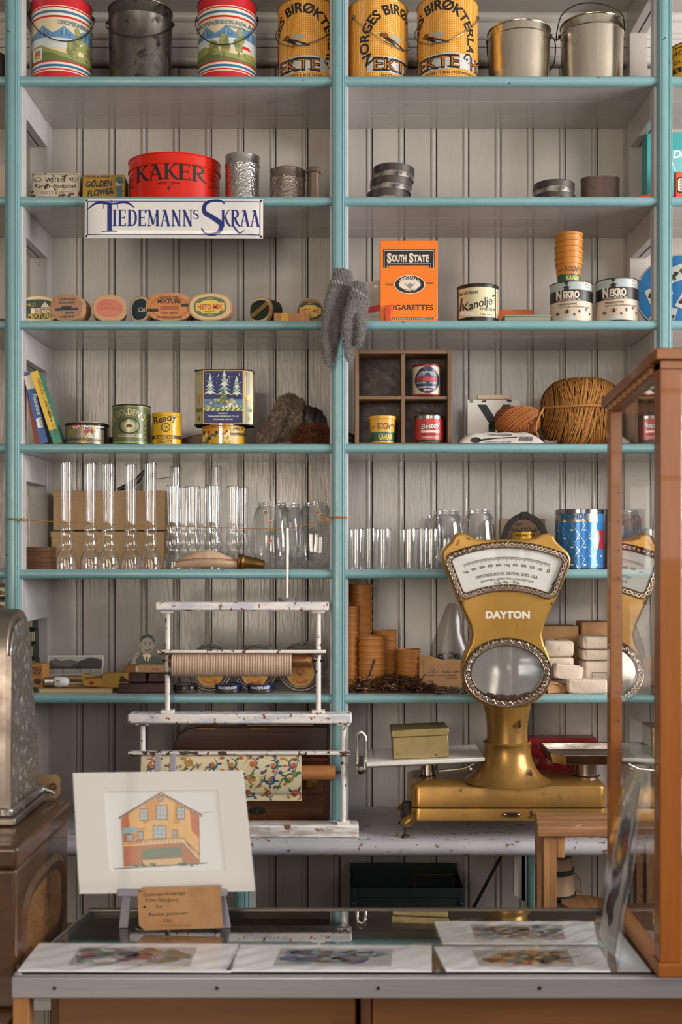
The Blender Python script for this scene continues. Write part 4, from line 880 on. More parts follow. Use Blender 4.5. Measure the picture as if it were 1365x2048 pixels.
# golden syrup tin
a = Art(); SY, SYG = M('#5f6542', .35, .1), M('#b8aa84', .35, .3)
a.text("LYLE'S GOLDEN SYRUP", 0, 58, 12, SYG, w=116, bold=.015, arc=40); a.ell(2, 36, 20, 16, M('#23201a')); a.up(); a.ell(2, 36, 18, 13.5, M('#8f9a6c', .3, .4)); a.up(); a.ell(2, 36, 12, 8, SYG); a.up(); a.poly([(-4, 33), (-2, 38), (2, 40), (8, 37), (9, 33)], M('#4a4331')); a.text('ABRAM LYLE & SONS', 2, 47, 3, INK, w=26, arc=16); a.rect(-20, 14, 24, 20, SYG); a.up(); a.text('WARRANTED PURE', 2, 15.5, 3.5, INK, w=40); rn = random.Random(2)
for k in range(12): sg = -1 if k % 2 else 1; scroll(a, sg * 31, 14 + 4.5 * k, 2.6, M('#8da065', .35, .2))
lab_tin('syrup_tin', 'green golden syrup tin between the fish tin and the yellow tin', 226, 301, 808, z4, .05, SY, a, rim=M('#3a3a30', .3, .8), lst=[(0, 2, TINM), (2, 6, M('#7d9150', .3)), (6, 74, SY), (74, 76, M('#7d9150', .3)), (76, None, M('#4f4a40', .3, .8))])
a = Art(); YB = M('#d8a91e', .3); a.text('Ready', 0, 44, 14, INK, w=46, shear=.15, rot=.2, bold=.012); a.ell(2, 33, 9, 9, INK); a.up(); a.ell(2, 33, 7.4, 7.4, YB); a.up(); a.text('C', 2, 36, 4, INK); a.text('CHR', 2, 30.6, 4.5, INK, bold=.02); a.text('B', 2, 26, 3.5, INK)
a.rect(-29, 11, 29, 18, M('#4a3a22')); a.up(); a.text('KAKEFYLL', 0, 12.5, 4.6, YB, w=38, bold=.03); a.text('TILSATT STIVELSE', 0, 6.5, 3, INK, w=30); a.text('W.KØHLER & CO', 0, 2, 3, INK, w=30)
lab_tin('cake_filling_tin', 'bright yellow round tin with a brown band, right of the green tin', 305, 363, 825, z4, .045, YB, a, rim=YB, lid=7, lidm=YB)
b = MB(); s = (D + .12) / F; b.prism([(-8 * s, 0), (52 * s, 0), (52 * s, 32 * s), (-6 * s, 18 * s)], 0, .05, woodm('brown_plank', '#6b3f22', '#54301a', 'x', .4)); o = b.build('wooden_wedge', bevel=.002); tag(o, 'brown wooden piece behind the yellow tin', 'piece of wood', loc=(X(356, .12), .12, z4))
b = MB(); b.box(-.05, .03, 0, .03, 0, .03, woodm('brown_plank', '#6b3f22', '#54301a', 'x', .4)); tag(b.build('wooden_block', bevel=.002), 'low brown wooden block behind the green syrup tin', 'block of wood', loc=(X(232, .13), .13, z4))
# tin under the christmas tin
a = Art(); a.rect(-42, 0, 42, 40, M('#c99a24', .35)); a.up(); a.text('FRU HANSENS', -14, 31, 7, DRED, w=46, bold=.03); a.text('SMØR', 36, 20, 5, INK); a.rect(-4, 0, 1, 40, M('#cfc6bd', .2, .8)); a.rect(18, 0, 21, 40, M('#cfc6bd', .2, .8)); rn = random.Random(9)
for k in range(26): a.poly(blob(rn, rn.choice([rn.uniform(-38, -8), rn.uniform(4, 16)]), rn.uniform(5, 25), 3.4, 4, 8, .3), M(rn.choice(['#3b2b22', '#b5392a', '#e0cf9a', '#5a6b44', '#d6bd6a']), .4)); a.up()
a.text('FRU', 30, 28, 6, INK, shear=.2); a.text('HANSEN', 31, 18, 5, INK, bold=.02)
r_, R_, H_, s_ = lab_tin('picture_tin', 'small yellow picture tin underneath the blue winter tin', 404, 492, 850, z4, .062, GOLD, a, rim=M('#a8963f', .3, .7))
# christmas tin: eight-sided, on top
zt = z4 + H_ + .0006; Yc = .062; s = (D + .02) / F; hC = (847 - 735) * s
root = thing('winter_tin', 'tall dark blue winter tin with snowy fir trees stacked on the yellow tin', 'tin', (X(447, .02), .055, zt))
w1, w2, dd = 40 * s, 58 * s, .036
oct_ = [(-w1, -dd), (w1, -dd), (w2, -dd + .014), (w2, dd - .014), (w1, dd), (-w1, dd), (-w2, dd - .014), (-w2, -dd + .014)]
CT = M('#a79f84', .3, .1); DKR = M('#2b2826', .35, .7)
b = MB(); b.extr([(x, y, 0) for x, y in oct_], (0, 0, hC), CT); b.build('body', root)
for z0 in (0, hC - .003):
    b = MB(); b.extr([(x * 1.02, y * 1.03, z0) for x, y in oct_], (0, 0, .003), DKR); b.build('rim', root, bevel=.0008)
a = Art(); NV = M('#10205c', .45); a.rect(-39, 3, 39, 108, NV); a.up(); rn = random.Random(4)
SNOW, ICE, FIR = M('#d9d7c4', .35), M('#8fb0a8', .4), M('#3f6b45', .4)
a.rect(-39, 36, 39, 52, M('#5e7ea8', .4)); a.up()
for tx, ty, sc_ in ((-26, 62, .9), (2, 60, 1.15), (27, 60, .85)):
    for k in range(5):
        w_ = (14 - 2.4 * k) * sc_; y_ = ty + 8 * k * sc_; a.poly([(tx - w_, y_), (tx - w_ * .5, y_ + 5), (tx, y_ + 13 * sc_), (tx + w_ * .5, y_ + 5), (tx + w_, y_), (tx + w_ * .4, y_ + 2), (tx, y_ - 1), (tx - w_ * .4, y_ + 2)], SNOW if k % 2 == 0 else ICE); a.up()
a.poly([(-12, 42), (0, 74), (13, 42)], FIR); a.up()
for k in range(12): a.ell(rn.uniform(-8, 8) * .8, 44 + rn.uniform(0, 20), 1, 1, GOLD)
for k in range(34): a.poly(blob(rn, rn.uniform(-36, 36), rn.uniform(34, 52), 3.2, 3.4, 7, .3), M(rn.choice(['#d8c27a', '#7fa3bf', '#e8e2d0', '#4a6b8e', '#c6a24e', '#5f8a66']), .4)); a.up()
for k in range(26): a.ell(rn.uniform(-37, 37), rn.uniform(84, 106), .9, .9, WHITE)
a.rect(-39, 28, 39, 35, M('#c9c08a', .4)); a.up(); [a.poly([(-39 + 10 * k, 28), (-34 + 10 * k, 28), (-30 + 10 * k, 35), (-35 + 10 * k, 35)], M('#56702f', .4)) for k in range(8)]
a.rect(-39, 3, 39, 28, NV); a.up(); a.text('PACKED BY', 0, 22, 2.6, WHITE); a.text('STAVANGER PRESERVING CO. A/S', 0, 16, 2.8, WHITE, w=62); a.text('STAVANGER NORWAY', 0, 10, 2.8, WHITE, w=40); a.frame(-40, 2, 40, 109, 1, GOLD)
a.emit('picture', root, flatmap(-dd), s)
for sx in (-1, 1):
    a = Art(); a.frame(1, 2, 19, 109, .8, GOLD); a.rect(2, 27, 18, 34, M('#56702f', .4))
    for k in range(4): a.rect(4 + 3.6 * k, 62, 5 + 3.6 * k, 100, M('#cfc9a8', .3)); a.curve([(4 + 3.6 * k, 62), (10, 44 + 3 * abs(k - 1.5))], .8, GOLD)
    a.line([(10, 62), (10, 40)], 1, GOLD); a.poly([(6, 12), (10, 20), (15, 14), (11, 8)], M('#56702f', .4))
    L_ = sqrt((w2 - w1) ** 2 + .014 ** 2) / 20; dx, dy = (w2 - w1) / 20, .014 / 20
    nrm = Vector((.014, -(w2 - w1))).normalized()
    def fn(u, v, h, sx=sx, k_=1 / s): q = u * k_; return Vector((sx * (w1 + dx * q + nrm[0] * h * 1), -dd + dy * q + nrm[1] * h, v))
    a.emit('side_picture', root, fn, s)
# ---- fur things
FURG = noisy('grey_brown_fur', '#6b5a4b', '#4a3d33', (60, 60, 60), rough=(.8, .9), spec=.2, c3='#8a7765', lo3=.55, hi3=.7, s3=90)
FURF = [M('#5d4d40', .8), M('#85735f', .8), M('#493b31', .8), M('#b5a38c', .8)]
def at(px, py, Y): return (X(px, Y), Y, Z(py, Y))
k_ = (D + .05) / F
b = MB(); b.tube([at(586, 790, .06), at(582, 800, .06), at(575, 820, .055), at(566, 842, .05), at(553, 860, .045), at(536, 872, .04), at(520, 879, .038)], [12 * k_, 20 * k_, 27 * k_, 28 * k_, 24 * k_, 16 * k_, 8 * k_], FURG, 20, flat=.62); b.tube([at(600, 800, .05), at(595, 830, .04), at(588, 855, .035), at(575, 872, .035)], [8 * k_, 13 * k_, 14 * k_, 10 * k_], FURG, 14)
o = voxel(b.build('fur_mitten'), .0025, 6)
for v in o.data.vertices: v.co.z = max(v.co.z, z4 + .0008); v.co += v.normal * (.002 * sin(v.co.x * 130 + v.co.z * 90))
for v in o.data.vertices: v.co.z = max(v.co.z, z4 + .0008)
furry(o, 26000, .010, .00055, FURF, 5, droop=(-.3, 0, -.6), stiff=.6); tag(o, 'grey brown fur mitten standing slumped right of the blue winter tin', 'mitten')
LEA = noisy('black_leather', '#1f1a18', '#2c2522', (60, 60, 60), rough=(.4, .55), bump=.5)
FURB = [M('#7a3f1c', .8), M('#5a2c14', .8), M('#94542a', .8), M('#3f2012', .8)]
root = thing('leather_mitten', 'black leather mitten with a brown fur cuff beside the middle post', 'mitten', (X(625, .04), .04, z4))
b = MB(); q = lambda x, y, d=0: ((x - 625) * k_, d, (888 - y) * k_); b.tube([q(628, 862), q(626, 845), q(622, 828), q(617, 815), q(612, 808)], [22 * k_, 23 * k_, 20 * k_, 14 * k_, 5 * k_], LEA, 20, flat=.6); b.tube([q(640, 858, .01), q(640, 838, .01), q(634, 820, .01), q(628, 812, .01)], [18 * k_, 19 * k_, 12 * k_, 5 * k_], LEA, 16, flat=.7); b.tube([q(650, 862, .02), q(648, 846, .02)], [12 * k_, 6 * k_], LEA, 14)
o = voxel(b.build('hand', root), .0022, 3)
for v in o.data.vertices: v.co += v.normal * (.0012 * sin(v.co.x * 420 + sin(v.co.z * 130) * 2))
b = MB(); b.lathe([(0, .002), (25 * k_, .003), (33 * k_, .011), (34 * k_, .026), (28 * k_, .040), (0, .044)], M('#4a2714', .8), n=40, sy=.75); b.xf(Matrix.Translation((-.002, -.006, 0))); o = b.build('fur_cuff', root); furry(o, 16000, .013, .0006, FURB, 6, droop=(0, 0, -.25), stiff=.8)
b = MB(); b.tube([at(672, 878, .07), at(690, 872, .07), at(704, 876, .07), at(714, 884, .07)], [10 * k_, 12 * k_, 10 * k_, 5 * k_], LEA, 14, flat=.8); o = voxel(b.build('leather_mitten'), .003, 3)
for v in o.data.vertices: v.co.z = max(v.co.z, z4 + .0006)
tag(o, 'end of a second black leather mitten lying behind the middle post', 'mitten')
# ---- divided wooden box
root = thing('divided_box', 'weathered wooden box divided into four compartments standing on its side', 'box', (X(807, .04), .04, z4))
s = (D + .04) / F; W_, H_, dp = 97 * s, Z(699, .04) - z4, .075; OLDW = woodm('weathered_wood_x', '#8b6a4e', '#5f4634', 'x', .6, 120); OLDWZ = woodm('weathered_wood_z', '#8b6a4e', '#5b4332', 'z', .6, 120)
b = MB(); t = .0095
b.box(-W_, -W_ + t, 0, dp, 0, H_, OLDWZ); b.box(W_ - t, W_, 0, dp, 0, H_, OLDWZ); b.box(-W_ + t, W_ - t, 0.0005, dp, 0, .007, OLDW); b.box(-W_ + t, W_ - t, .0005, dp, H_ - t, H_, OLDW); b.build('frame', root, bevel=.001)
b = MB(); b.box(-.0045, .0045, .003, dp - .003, .007, H_ - t, OLDWZ); b.box(-W_ + t, -.0045, .003, dp - .003, H_ * .485, H_ * .485 + .0075, OLDW); b.box(.0045, W_ - t, .003, dp - .003, H_ * .485, H_ * .485 + .0075, OLDW); b.build('divider', root, bevel=.0008)
b = MB(); b.box(-W_ + t, W_ - t, dp - .003, dp, .007, H_ - t, noisy('dark_fibre_board', '#4a382c', '#33261e', (25, 25, 25), rough=(.35, .5), bump=1, dist=2)); b.build('back_panel', root)
mid = H_ * .485 + .0078
a = Art(); EB = M('#22284a', .35); a.ell(0, 31, 24, 27, EB); a.up(); a.text('ELEFANT', 0, 45, 3, CREAM, w=20); 
for sx in (-1, 1): a.ell(sx * 10, 44, 6, 4, M('#8d8f98')); a.ell(sx * 15, 41, 2.5, 3, M('#8d8f98')); a.rect(sx * 7 - 1, 37, sx * 7 + 1, 42, M('#8d8f98'))
a.text('Elefant', 0, 29, 10, M('#b73a34'), w=40, bold=.04); a.text('FARGEN', -12, 24, 3, CREAM); a.text('KULØR', 12, 24, 3, CREAM); a.text('BERGEN', 0, 10, 3, CREAM); a.text('KEMISK FABRIK', 0, 15, 3.2, CREAM, w=34)
def box_tin(name, lab, x0, x1, yt, zb, Yc, m, a, lst, rim):
    R = (x1 - x0) / 2 * (D + Yc) / F; H = ZC + (HY - yt) * (D + Yc - R) / F - zb; rt = thing(name, lab, 'tin', (pos(x0, x1, Yc), Yc, zb)); s = R / ((x1 - x0) / 2); HID[rt.name] = 0
    tin_body(rt, R, H, [(q0 * s, q1 * s if q1 else H, mm) for q0, q1, mm in lst], rim=rim); a.emit('printed_label', rt, cylmap(R), s, .0035); return rt, R, H, s
box_tin('paint_tin', 'small cream and blue colour tin in the upper right compartment', 826, 881, 727, z4 + mid, .068, CREAM2, a, [(0, 4, DRED), (4, 58, M('#cfbfa6', .4)), (58, None, M('#8d2a28', .35))], M('#7d1f1f', .35))
a = Art(); BR = M('#b8383a', .35); a.rect(-27, 5, 27, 43, BR); a.up(); a.text('Bestoil', 0, 28, 10, INK, w=36, shear=.25, rot=.12, bold=.05); a.up(); a.text('Bestoil', 0, 28.4, 10, WHITE, w=35, shear=.25, rot=.12, bold=.01); a.rect(-18, 20, 18, 24, CREAM); a.up(); a.text('CYCLE LUBRICATING OIL', 0, 15, 2.8, INK, w=38); a.text('SYMASKIN OLJE', 0, 9, 3, WHITE, w=32); a.rect(-27, 2, 27, 5.5, INK)
box_tin('oil_tin', 'small red oil tin in the lower right compartment', 830, 888, 829, z4 + .0072, .072, BR, a, [(0, 48, BR), (48, None, TINM)], TINM)
Rb_ = 29 * (D + .072) / F
b = MB(); b.tube([at(834, 818, .07), at(838, 823, .07)], .0045, STEELG, 10); b.tube([at(838, 821, .07), at(884, 827, .07)], [.0035, .0018], STEELG, 8); tag(b.build('oil_spout'), 'little metal spout lying on the small red oil tin', 'spout')
o = bpy.data.objects['oil_spout']; o.location.z = -.0008
s = (D + .065) / F; rt = thing('caviar_cup', 'single yellow printed caviar cup in the lower left compartment', 'cup', (X(766, .065), .065, z4 + .0072)); Rc = 27 * s; hc = 53 * s; cup_mesh(Rc, hc, M('#d9a03a', .35), rt); kav_art(rt, Rc, hc, s)
# ---- letter plate, yarn, packet, twine
root = thing('letter_plate', 'white chipped enamel plate with a black letter leaning against the wall', 'plate', (X(990, .14), .14, z4), (rad(-4), 0, 0)); s = (D + .14) / F; HID[root.name] = .0
zz = hidden(z4, .14); h = 90 * s + zz
b = MB(); b.box(-54 * s, 52 * s, 0, .003, 0, h, ENAM); b.build('plate', root, bevel=.001)
a = Art(); a.poly([(-34, h / s - 10), (-16, h / s - 10), (6, h / s - 44), (-6, h / s - 56)], BLACK); a.poly([(18, h / s - 10), (34, h / s - 10), (-4, h / s - 62), (-12, h / s - 54)], BLACK); a.rect(-12, 0, 2, h / s - 50, BLACK); rn = random.Random(8)
for k in range(7): a.poly(blob(rn, rn.choice([-46, -20, 0, 30]), h / s - rn.uniform(1, 8), 5, 1.5, 8, .4), M('#3a332e'))
a.emit('letter', root, flatmap(0), s)
b = MB(); b.box(0, 66 * s, 0, .012, 0, 9 * s, M('#c9b496', .6)); o = b.build('wooden_strip', bevel=.0015); tag(o, 'small pale strip of wood lying on top of the letter plate', 'strip of wood', loc=(X(956, .14), .146, z4 + h + .0003))
def yarn_ball(name, label, c, rx, ry, rz, m, strands, r, seed, tilt):
    """wound ball: each wrap a raised cord over a solid core"""
    root = thing(name, label, 'ball of twine', c); rn = random.Random(seed)
    b = MB(); b.lathe([(0 if k in (0, 24) else abs(sin(pi * k / 24)) ** .62, -cos(pi * k / 24)) for k in range(25)], m[1], n=40)
    for i in range(len(b.v)): x, y, z = b.v[i]; b.v[i] = (x * rx * .97, y * ry * .97, z * rz * .97)
    b.build('core', root); b = MB()
    def sph(v): # push a direction out to the barrel-shaped surface
        L = (abs(v[0]) ** 2.6 + abs(v[1]) ** 2.6) ** (1 / 2.6); q = (L ** 3.0 + abs(v[2]) ** 3.0) ** (1 / 3.0)
        return v / q
    for g, (ax, cnt, spread, mt) in enumerate(strands):
        ax = Vector(ax).normalized(); u = ax.orthogonal().normalized(); w = ax.cross(u)
        for k in range(cnt):
            t = -spread + 2 * spread * k / max(cnt - 1, 1) + rn.uniform(-.006, .006); rr = sqrt(max(0, 1 - t * t)); ph = rn.uniform(0, 6); pts = []
            for j in range(44):
                a_ = 2 * pi * j / 44; v = ax * (t + .03 * sin(a_ + ph)) + (u * cos(a_) + w * sin(a_)) * rr; v = sph(v); pts.append((v[0] * (rx + .0008 * g), v[1] * (ry + .0008 * g), v[2] * (rz + .0008 * g)))
            b.tube(pts, r, mt, 6, closed=True)
    b.build('winding', root); return root
TW = noisy('sisal_twine', '#a9743b', '#8a5a2a', (300, 300, 300), rough=(.7, .85), bump=.8, bscale=(500, 500, 500), spec=.2); TWD = M('#5a3618', .9); TW2 = noisy('sisal_twine_light', '#b9854a', '#9a6a35', (300, 300, 300), rough=(.7, .85), bump=.8, spec=.2)
s = (D + .09) / F; rx, rz = 80 * s, 69 * s
root = yarn_ball('twine_ball', 'very large ball of brown sisal twine near the right end of its shelf', (X(1163, .10), .10, z4 + rz), rx, .072, rz, (TW, TWD), [((1, 0, -.10), 80, .985, TW), ((.99, .05, .12), 26, .55, TW), ((.97, 0, -.22), 14, .2, TW2)], .00135, 4, 0)
b = MB(); b.tube([(rx * 1.03 * cos(rad(a_)), -.0765 * abs(sin(rad(a_))) ** .75 - .001, .010 - .012 * (a_ < 90) * (1 - a_ / 90) + .0015 * sin(a_)) for a_ in range(4, 180, 6)], .0028, TW2, 8); b.tube([(-rx * .97, -.01, .01), (-rx * 1.03, -.05, .008), (-rx * 1.13, -.06, -.006), (-rx * 1.25, -.07, -.03), (-rx * 1.28, -.075, -.05), (-rx * 1.22, -.08, -.062)], .0022, TW2, 8); b.tube([(-rx * 1.02, -.03, .012), (-rx * 1.08, -.055, 0), (-rx * 1.06, -.055, -.014), (-rx * 1.0, -.03, -.004)], .0018, TW2, 8); b.build('tied_end', root)
YB1 = M('#8a4d1e', .8); YB2 = M('#5c3012', .85)
s = (D + .05) / F
root = yarn_ball('yarn_ball', 'small reddish brown ball of cord lying on the white packet', (X(1036, .06), .062, z4 + (888 - 836) * s), 44 * s, .032, 27 * s, (YB1, YB2), [((.5, .1, .8), 22, .9, YB1), ((1, .1, .1), 22, .9, YB1), ((.7, -.2, -.6), 14, .5, M('#9c5c28', .8))], .0014, 11, 0)
# soft white packet
WP = noisy('white_plastic_wrap', '#cfc8c2', '#bdb6b0', (20, 20, 20), rough=(.2, .35), bump=.5)
b = MB(); rn = random.Random(12); s = (D + .03) / F
def pk(u, v):
    x = (u - .5) * 172 * s; y = (v - .5) * .075; e = (1 - abs(2 * u - 1) ** 6) * (1 - abs(2 * v - 1) ** 4); z = .0015 + e * (25 * s) + .0012 * sin(u * 31 + v * 9) * e; return (x, y, z)
b.grid(pk, 44, 14, WP); b.grid(lambda u, v: ((u - .5) * 172 * s, (v - .5) * .075, .0004), 44, 14, WP)
# crimped end
b.grid(lambda u, v: (86 * s + u * 24 * s, (v - .5) * .06, .002 + .005 * sin(u * 9 + v * 12) * (1 - u * .3) + .004), 8, 12, WP)
root = thing('packet', 'white plastic packet with a printed pipe lying below the letter plate', 'packet', (X(1001, .04), .042, z4)); b.build('wrapper', root)
a = Art(); a.curve([(-46, 5), (-20, 9), (10, 11), (30, 12)], [5, 2.5, 2, 2], INK); a.ell(-52, 6, 10, 6, INK); [a.rect(34 + 2.3 * k, 4, 35.3 + 2.3 * k, 13, INK) for k in range(12)]; a.text('KOPP JUST A CLAY PIPE', -8, 0.5, 2.8, INK, w=52); a.text('PIPERENSERE', -2, 15, 3.4, INK, w=46)
a.emit('printed_front', root, lambda u, v, h: Vector((u, -.0375 + (v / (19 * s)) * .012 - h * 2 - .0002 + .002, .003 + v)) + Vector((0, -.003, 0)), s)
# dried fish hanging beyond the right post
b = MB(); FS = noisy('dried_fish_skin', '#b9a592', '#8d7767', (60, 60, 60), rough=(.4, .6), bump=.5)
b.tube([at(1362, 862, .0), at(1358, 885, -.01), at(1352, 915, -.012), at(1345, 940, -.01), at(1342, 962, -.01)], [.012, .016, .012, .006, .002], FS, 16, flat=.5); b.tube([at(1352, 918, -.014), at(1350, 945, -.014), at(1354, 962, -.014)], .0012, TW2, 6); tag(b.build('dried_fish'), 'pale dried fish tail hanging at the right edge', 'dried fish')
b = MB(); b.box(0, .08, 0, .05, 0, .06, M('#4a5f9a', .4)); tag(b.build('patterned_carton', bevel=.001), 'blue and white carton behind the dried fish tail', 'carton', loc=(X(1346, .09), .09, z4))
# =====================================================================  FIFTH SHELF: LAMP CHIMNEYS AND GLASS SHADES
z5 = ZT[5]
GL = glassm('clear_glass', '#fcfdfd', .09, .9, 1.5, .05); GLG = glassm('globe_glass', '#f7f9f9', .13, .9, 1.3, .06); GLT = glassm('tumbler_glass', '#f8fafa', .11, .9, 1.6, .05)
def glass_lathe(prof, parent, name='glass', m=GL, n=40, thick=.0013):
    b = MB(); b.lathe(prof, m, n=n); return b.build(name, parent, ang=80)
s = (D + .04) / F
def chimney_prof(ht, s=s, k=1.0):
    # base bulb, waist, small bulb, waist, long straight tube (heights in photo pixels)
    p = [(20.0, 0), (20.3, 4), (20.5, 12), (20.2, 22), (17.5, 32), (11.5, 38), (11.2, 40), (13.5, 44), (14.3, 50), (13.0, 58), (11.0, 66), (10.6, 71), (12.2, 76), (12.7, 80), (12.0, 84), (10.4, 90), (10.2, 100), (10.6, 130), (11.8, ht - 25), (12.0, ht)]
    return [(r * s * k, z * s) for r, z in p]
proto_t = thing('lamp_chimney', 'tall clear lamp chimney', 'lamp chimney', (0, 0, z5), 0, 'tall glass lamp chimneys in the front row'); glass_lathe(chimney_prof(213), proto_t, thick=.0011)
b = MB(); b.lathe([(12.0 * s, 212.3 * s), (12.3 * s, 213 * s), (12.0 * s, 213.8 * s), (11.0 * s, 213 * s)], GLT, n=32); b.build('rim', proto_t)
xs = [134, 178, 218, 259, 302]
lb = ['first tall glass chimney from the left, in front of the cardboard boxes', 'second tall glass chimney from the left of the front row', 'third tall glass chimney, middle of the five in front', 'fourth tall glass chimney from the left of the front row', 'fifth tall glass chimney, last one before the short ones']
for i, x in enumerate(xs):
    o = proto_t if i == 0 else dup(proto_t, (0, 0, 0)); o.location = (X(x, .04), .036 + (i % 2) * .022, z5 + .0003); o['label'] = lb[i]; o.scale = (1, 1, (1, 1, .985, .99, .995)[i]); o.rotation_euler.z = i
for x, yy, l in ((352, .165, 'tall glass chimney standing behind the first short ones'), (432, .175, 'tall glass chimney standing behind the last short ones')):
    dup(proto_t, (X(x, yy), yy, z5 + .0003), 1, l, 'tall glass lamp chimneys in the back row', (1.03, 1.03, 1.0))
k2 = (D + .05) / F
p = [(20, 0), (20.3, 5), (20.3, 14), (18, 27), (12, 36), (11.6, 40), (14.5, 46), (16, 54), (14.4, 64), (12.4, 72), (12.8, 78), (14.2, 84), (12.6, 90), (12.2, 97), (13, 125), (14, 160), (14.2, 168)]
proto_s = thing('lamp_chimney', 'short clear lamp chimney', 'lamp chimney', (0, 0, z5), 0, 'short glass lamp chimneys'); glass_lathe([(r * k2, z * k2 * .985) for r, z in p], proto_s, thick=.0011)
b = MB(); b.lathe([(14.2 * k2, 165 * k2), (14.5 * k2, 165.8 * k2), (14.2 * k2, 166.6 * k2), (13.2 * k2, 165.8 * k2)], GLT, n=32); b.build('rim', proto_s)
for i, (x, yy, l) in enumerate(((348, .035, 'leftmost short glass chimney, behind the fabric pouch'), (386, .065, 'second short glass chimney from the left in the front row'), (427, .035, 'third short glass chimney from the left in the front row'), (468, .065, 'last short glass chimney in front, nearest the ribbed shades'), (367, .112, 'short glass chimney in the back row, leftmost'), (405, .135, 'short glass chimney in the back row, centre'), (484, .112, 'short glass chimney in the back row, rightmost'))):
    o = proto_s if i == 0 else dup(proto_s, (0, 0, 0)); o.location = (X(x, yy), yy, z5 + .0003); o['label'] = l; o.rotation_euler.z = i * .7
# ribbed glass shades
def shade(label, x, w, hpx, yy, group, ribs=14, amp=.0009, top=.62):
    k = (D + yy) / F; root = thing('lamp_globe', label, 'glass lamp shade', (X(x, yy), yy, z5 + .0003), .3, group)
    P = [(.0, .01), (.60, .01), (.66, .04), (.80, .07), (.93, .14), (1.0, .26), (.99, .42), (.93, .60), (.84, .76), (top + .14, .88), (top + .02, .93), (top - .02, .955), (top, .965), (top, 1.0)]
    R = w / 2 * k; H = hpx * k; n = 84; b = MB()
    for off in (0,):
        base = len(b.v)
        b.grid(lambda u, v: (0, 0, 0), n, len(P) - 1, GLG, cu=True)
        for j, (r, z) in enumerate(P):
            for i in range(n):
                a_ = 2 * pi * i / n; e = max(0, 1 - abs(z - .5) * 2.2); rr = r * R - off + amp * e * cos(ribs * a_); b.v[base + j * n + i] = (rr * cos(a_), rr * sin(a_), z * H)
    b.build('glass', root, ang=80); return root
sh_g = 'ribbed glass lamp shades beside the middle post'
r1 = shade('ribbed clear glass shade with small orange stickers, left of the twine ladle', 545, 90, 134, .055, sh_g)
r2 = shade('ribbed clear glass shade next to the middle post', 632, 84, 134, .050, sh_g)
shade('ribbed clear glass shade half hidden behind the two in front', 577, 70, 130, .168, sh_g)
STK = M('#b5694c', .5)
for rt, lst in ((r1, ((-12, 113), (-2, 92), (-2, 56))), (r2, ((4, 112), (14, 106)))):
    for u, v in lst:
        a = Art(); a.ell(0, 0, 4.4, 4.4, STK); a.up(); a.ring(0, 0, 3.6, 3.6, .6, CREAM2); a.rect(-3, -.8, 3, .8, M('#8c3a22')); kk = k2; Rr = (47 if rt is r1 else 45) * kk * (.97 if v < 80 else .80 if v < 108 else .70)
        o = a.emit('sticker', rt, (lambda U, V, h, u=u, v=v, Rr=Rr: Vector((U + u * kk, -sqrt(max(0, Rr * Rr - (u * kk) ** 2)) - .003 - h, V + v * kk))), kk); o.rotation_euler.z = -.3
# clear cylinder glasses, right bay
def cyl_glass(label, x, w, hpx, yy, group='plain glass cylinders right of the middle post'):
    k = (D + yy) / F; root = thing('glass_cylinder', label, 'glass', (X(x, yy), yy, z5 + .0003), 0, group); R = w / 2 * k; H = hpx * k
    glass_lathe([(R * .98, 0), (R, .002), (R, H * .5), (R, H)], root, m=GLT, thick=.0014)
    b = MB(); b.lathe([(R - .0016, H - .0006), (R - .0007, H + .0006), (R + .0002, H - .0006)], GLT, n=36); b.build('rim', root); return root
for x, w, h, yy, l in ((713, 34, 80, .04, 'plain glass cylinder nearest the middle post'), (738, 36, 80, .10, 'plain glass cylinder behind the first two near the middle post'), (766, 36, 80, .04, 'third plain glass cylinder from the middle post'), (818, 36, 80, .05, 'plain glass cylinder just after the gap'), (844, 36, 80, .11, 'plain glass cylinder standing behind, beside the clear shades'), (862, 34, 80, .045, 'plain glass cylinder nearest the gold scale')): cyl_glass(l, x, w, h, yy)
shade('smooth clear glass shade left of its twin behind the scale', 893, 76, 116, .135, 'smooth clear shades behind the gold scale', 1, 0, .66)
shade('smooth clear glass shade nearest the horseshoe', 958, 70, 118, .068, 'smooth clear shades behind the gold scale', 1, 0, .66)
shade('smooth clear glass shade at the back, mostly hidden', 868, 50, 106, .208, 'smooth clear shades behind the gold scale', 1, 0, .66)
# cardboard boxes behind the chimneys
for nm, x0, x1, y0, y1, yy, dp, lb_ in (('cardboard_box', 102, 328, 1064, 1139, .15, .085, 'lower long cardboard box behind the tall glass chimneys'), ('cardboard_box', 106, 330, 982, 1062, .155, .085, 'upper long cardboard box stacked behind the tall glass chimneys')):
    k = (D + yy) / F; zb = z5 if y1 == 1139 else z5 + (1139 - 1062.5) * k
    root = thing(nm, lb_, 'cardboard box', (X((x0 + x1) / 2, yy), yy, zb)); w = (x1 - x0) / 2 * k; h = (y1 - y0) * k - .0008
    b = MB(); b.box(-w, w, 0, dp, 0, h - .001, CARD); b.build('box', root, bevel=.002)
    b = MB(); b.box(-w - .001, w + .001, -.001, dp + .001, h - .014, h, CARD); b.build('lid_flap', root, bevel=.0012)
for k_2, (zo, l) in enumerate(((0, 'lower small wooden box in the left corner beside the cardboard'), (.0265, 'upper small wooden box in the left corner beside the cardboard'))):
    b = MB(); kk = (D + .10) / F; b.box(0, 52 * kk, 0, .06, 0, .0255, woodm('box_wood', '#8a5f3e', '#5e3d28', 'x', .6)); b.box(-.0004, 52 * kk + .0004, -.0004, .0604, .0150, .0162, DARK); tag(b.build('small_wooden_box', bevel=.0012), l, 'wooden box', 'small wooden boxes in the corner', loc=(X(49, .10), .10, z5 + zo))
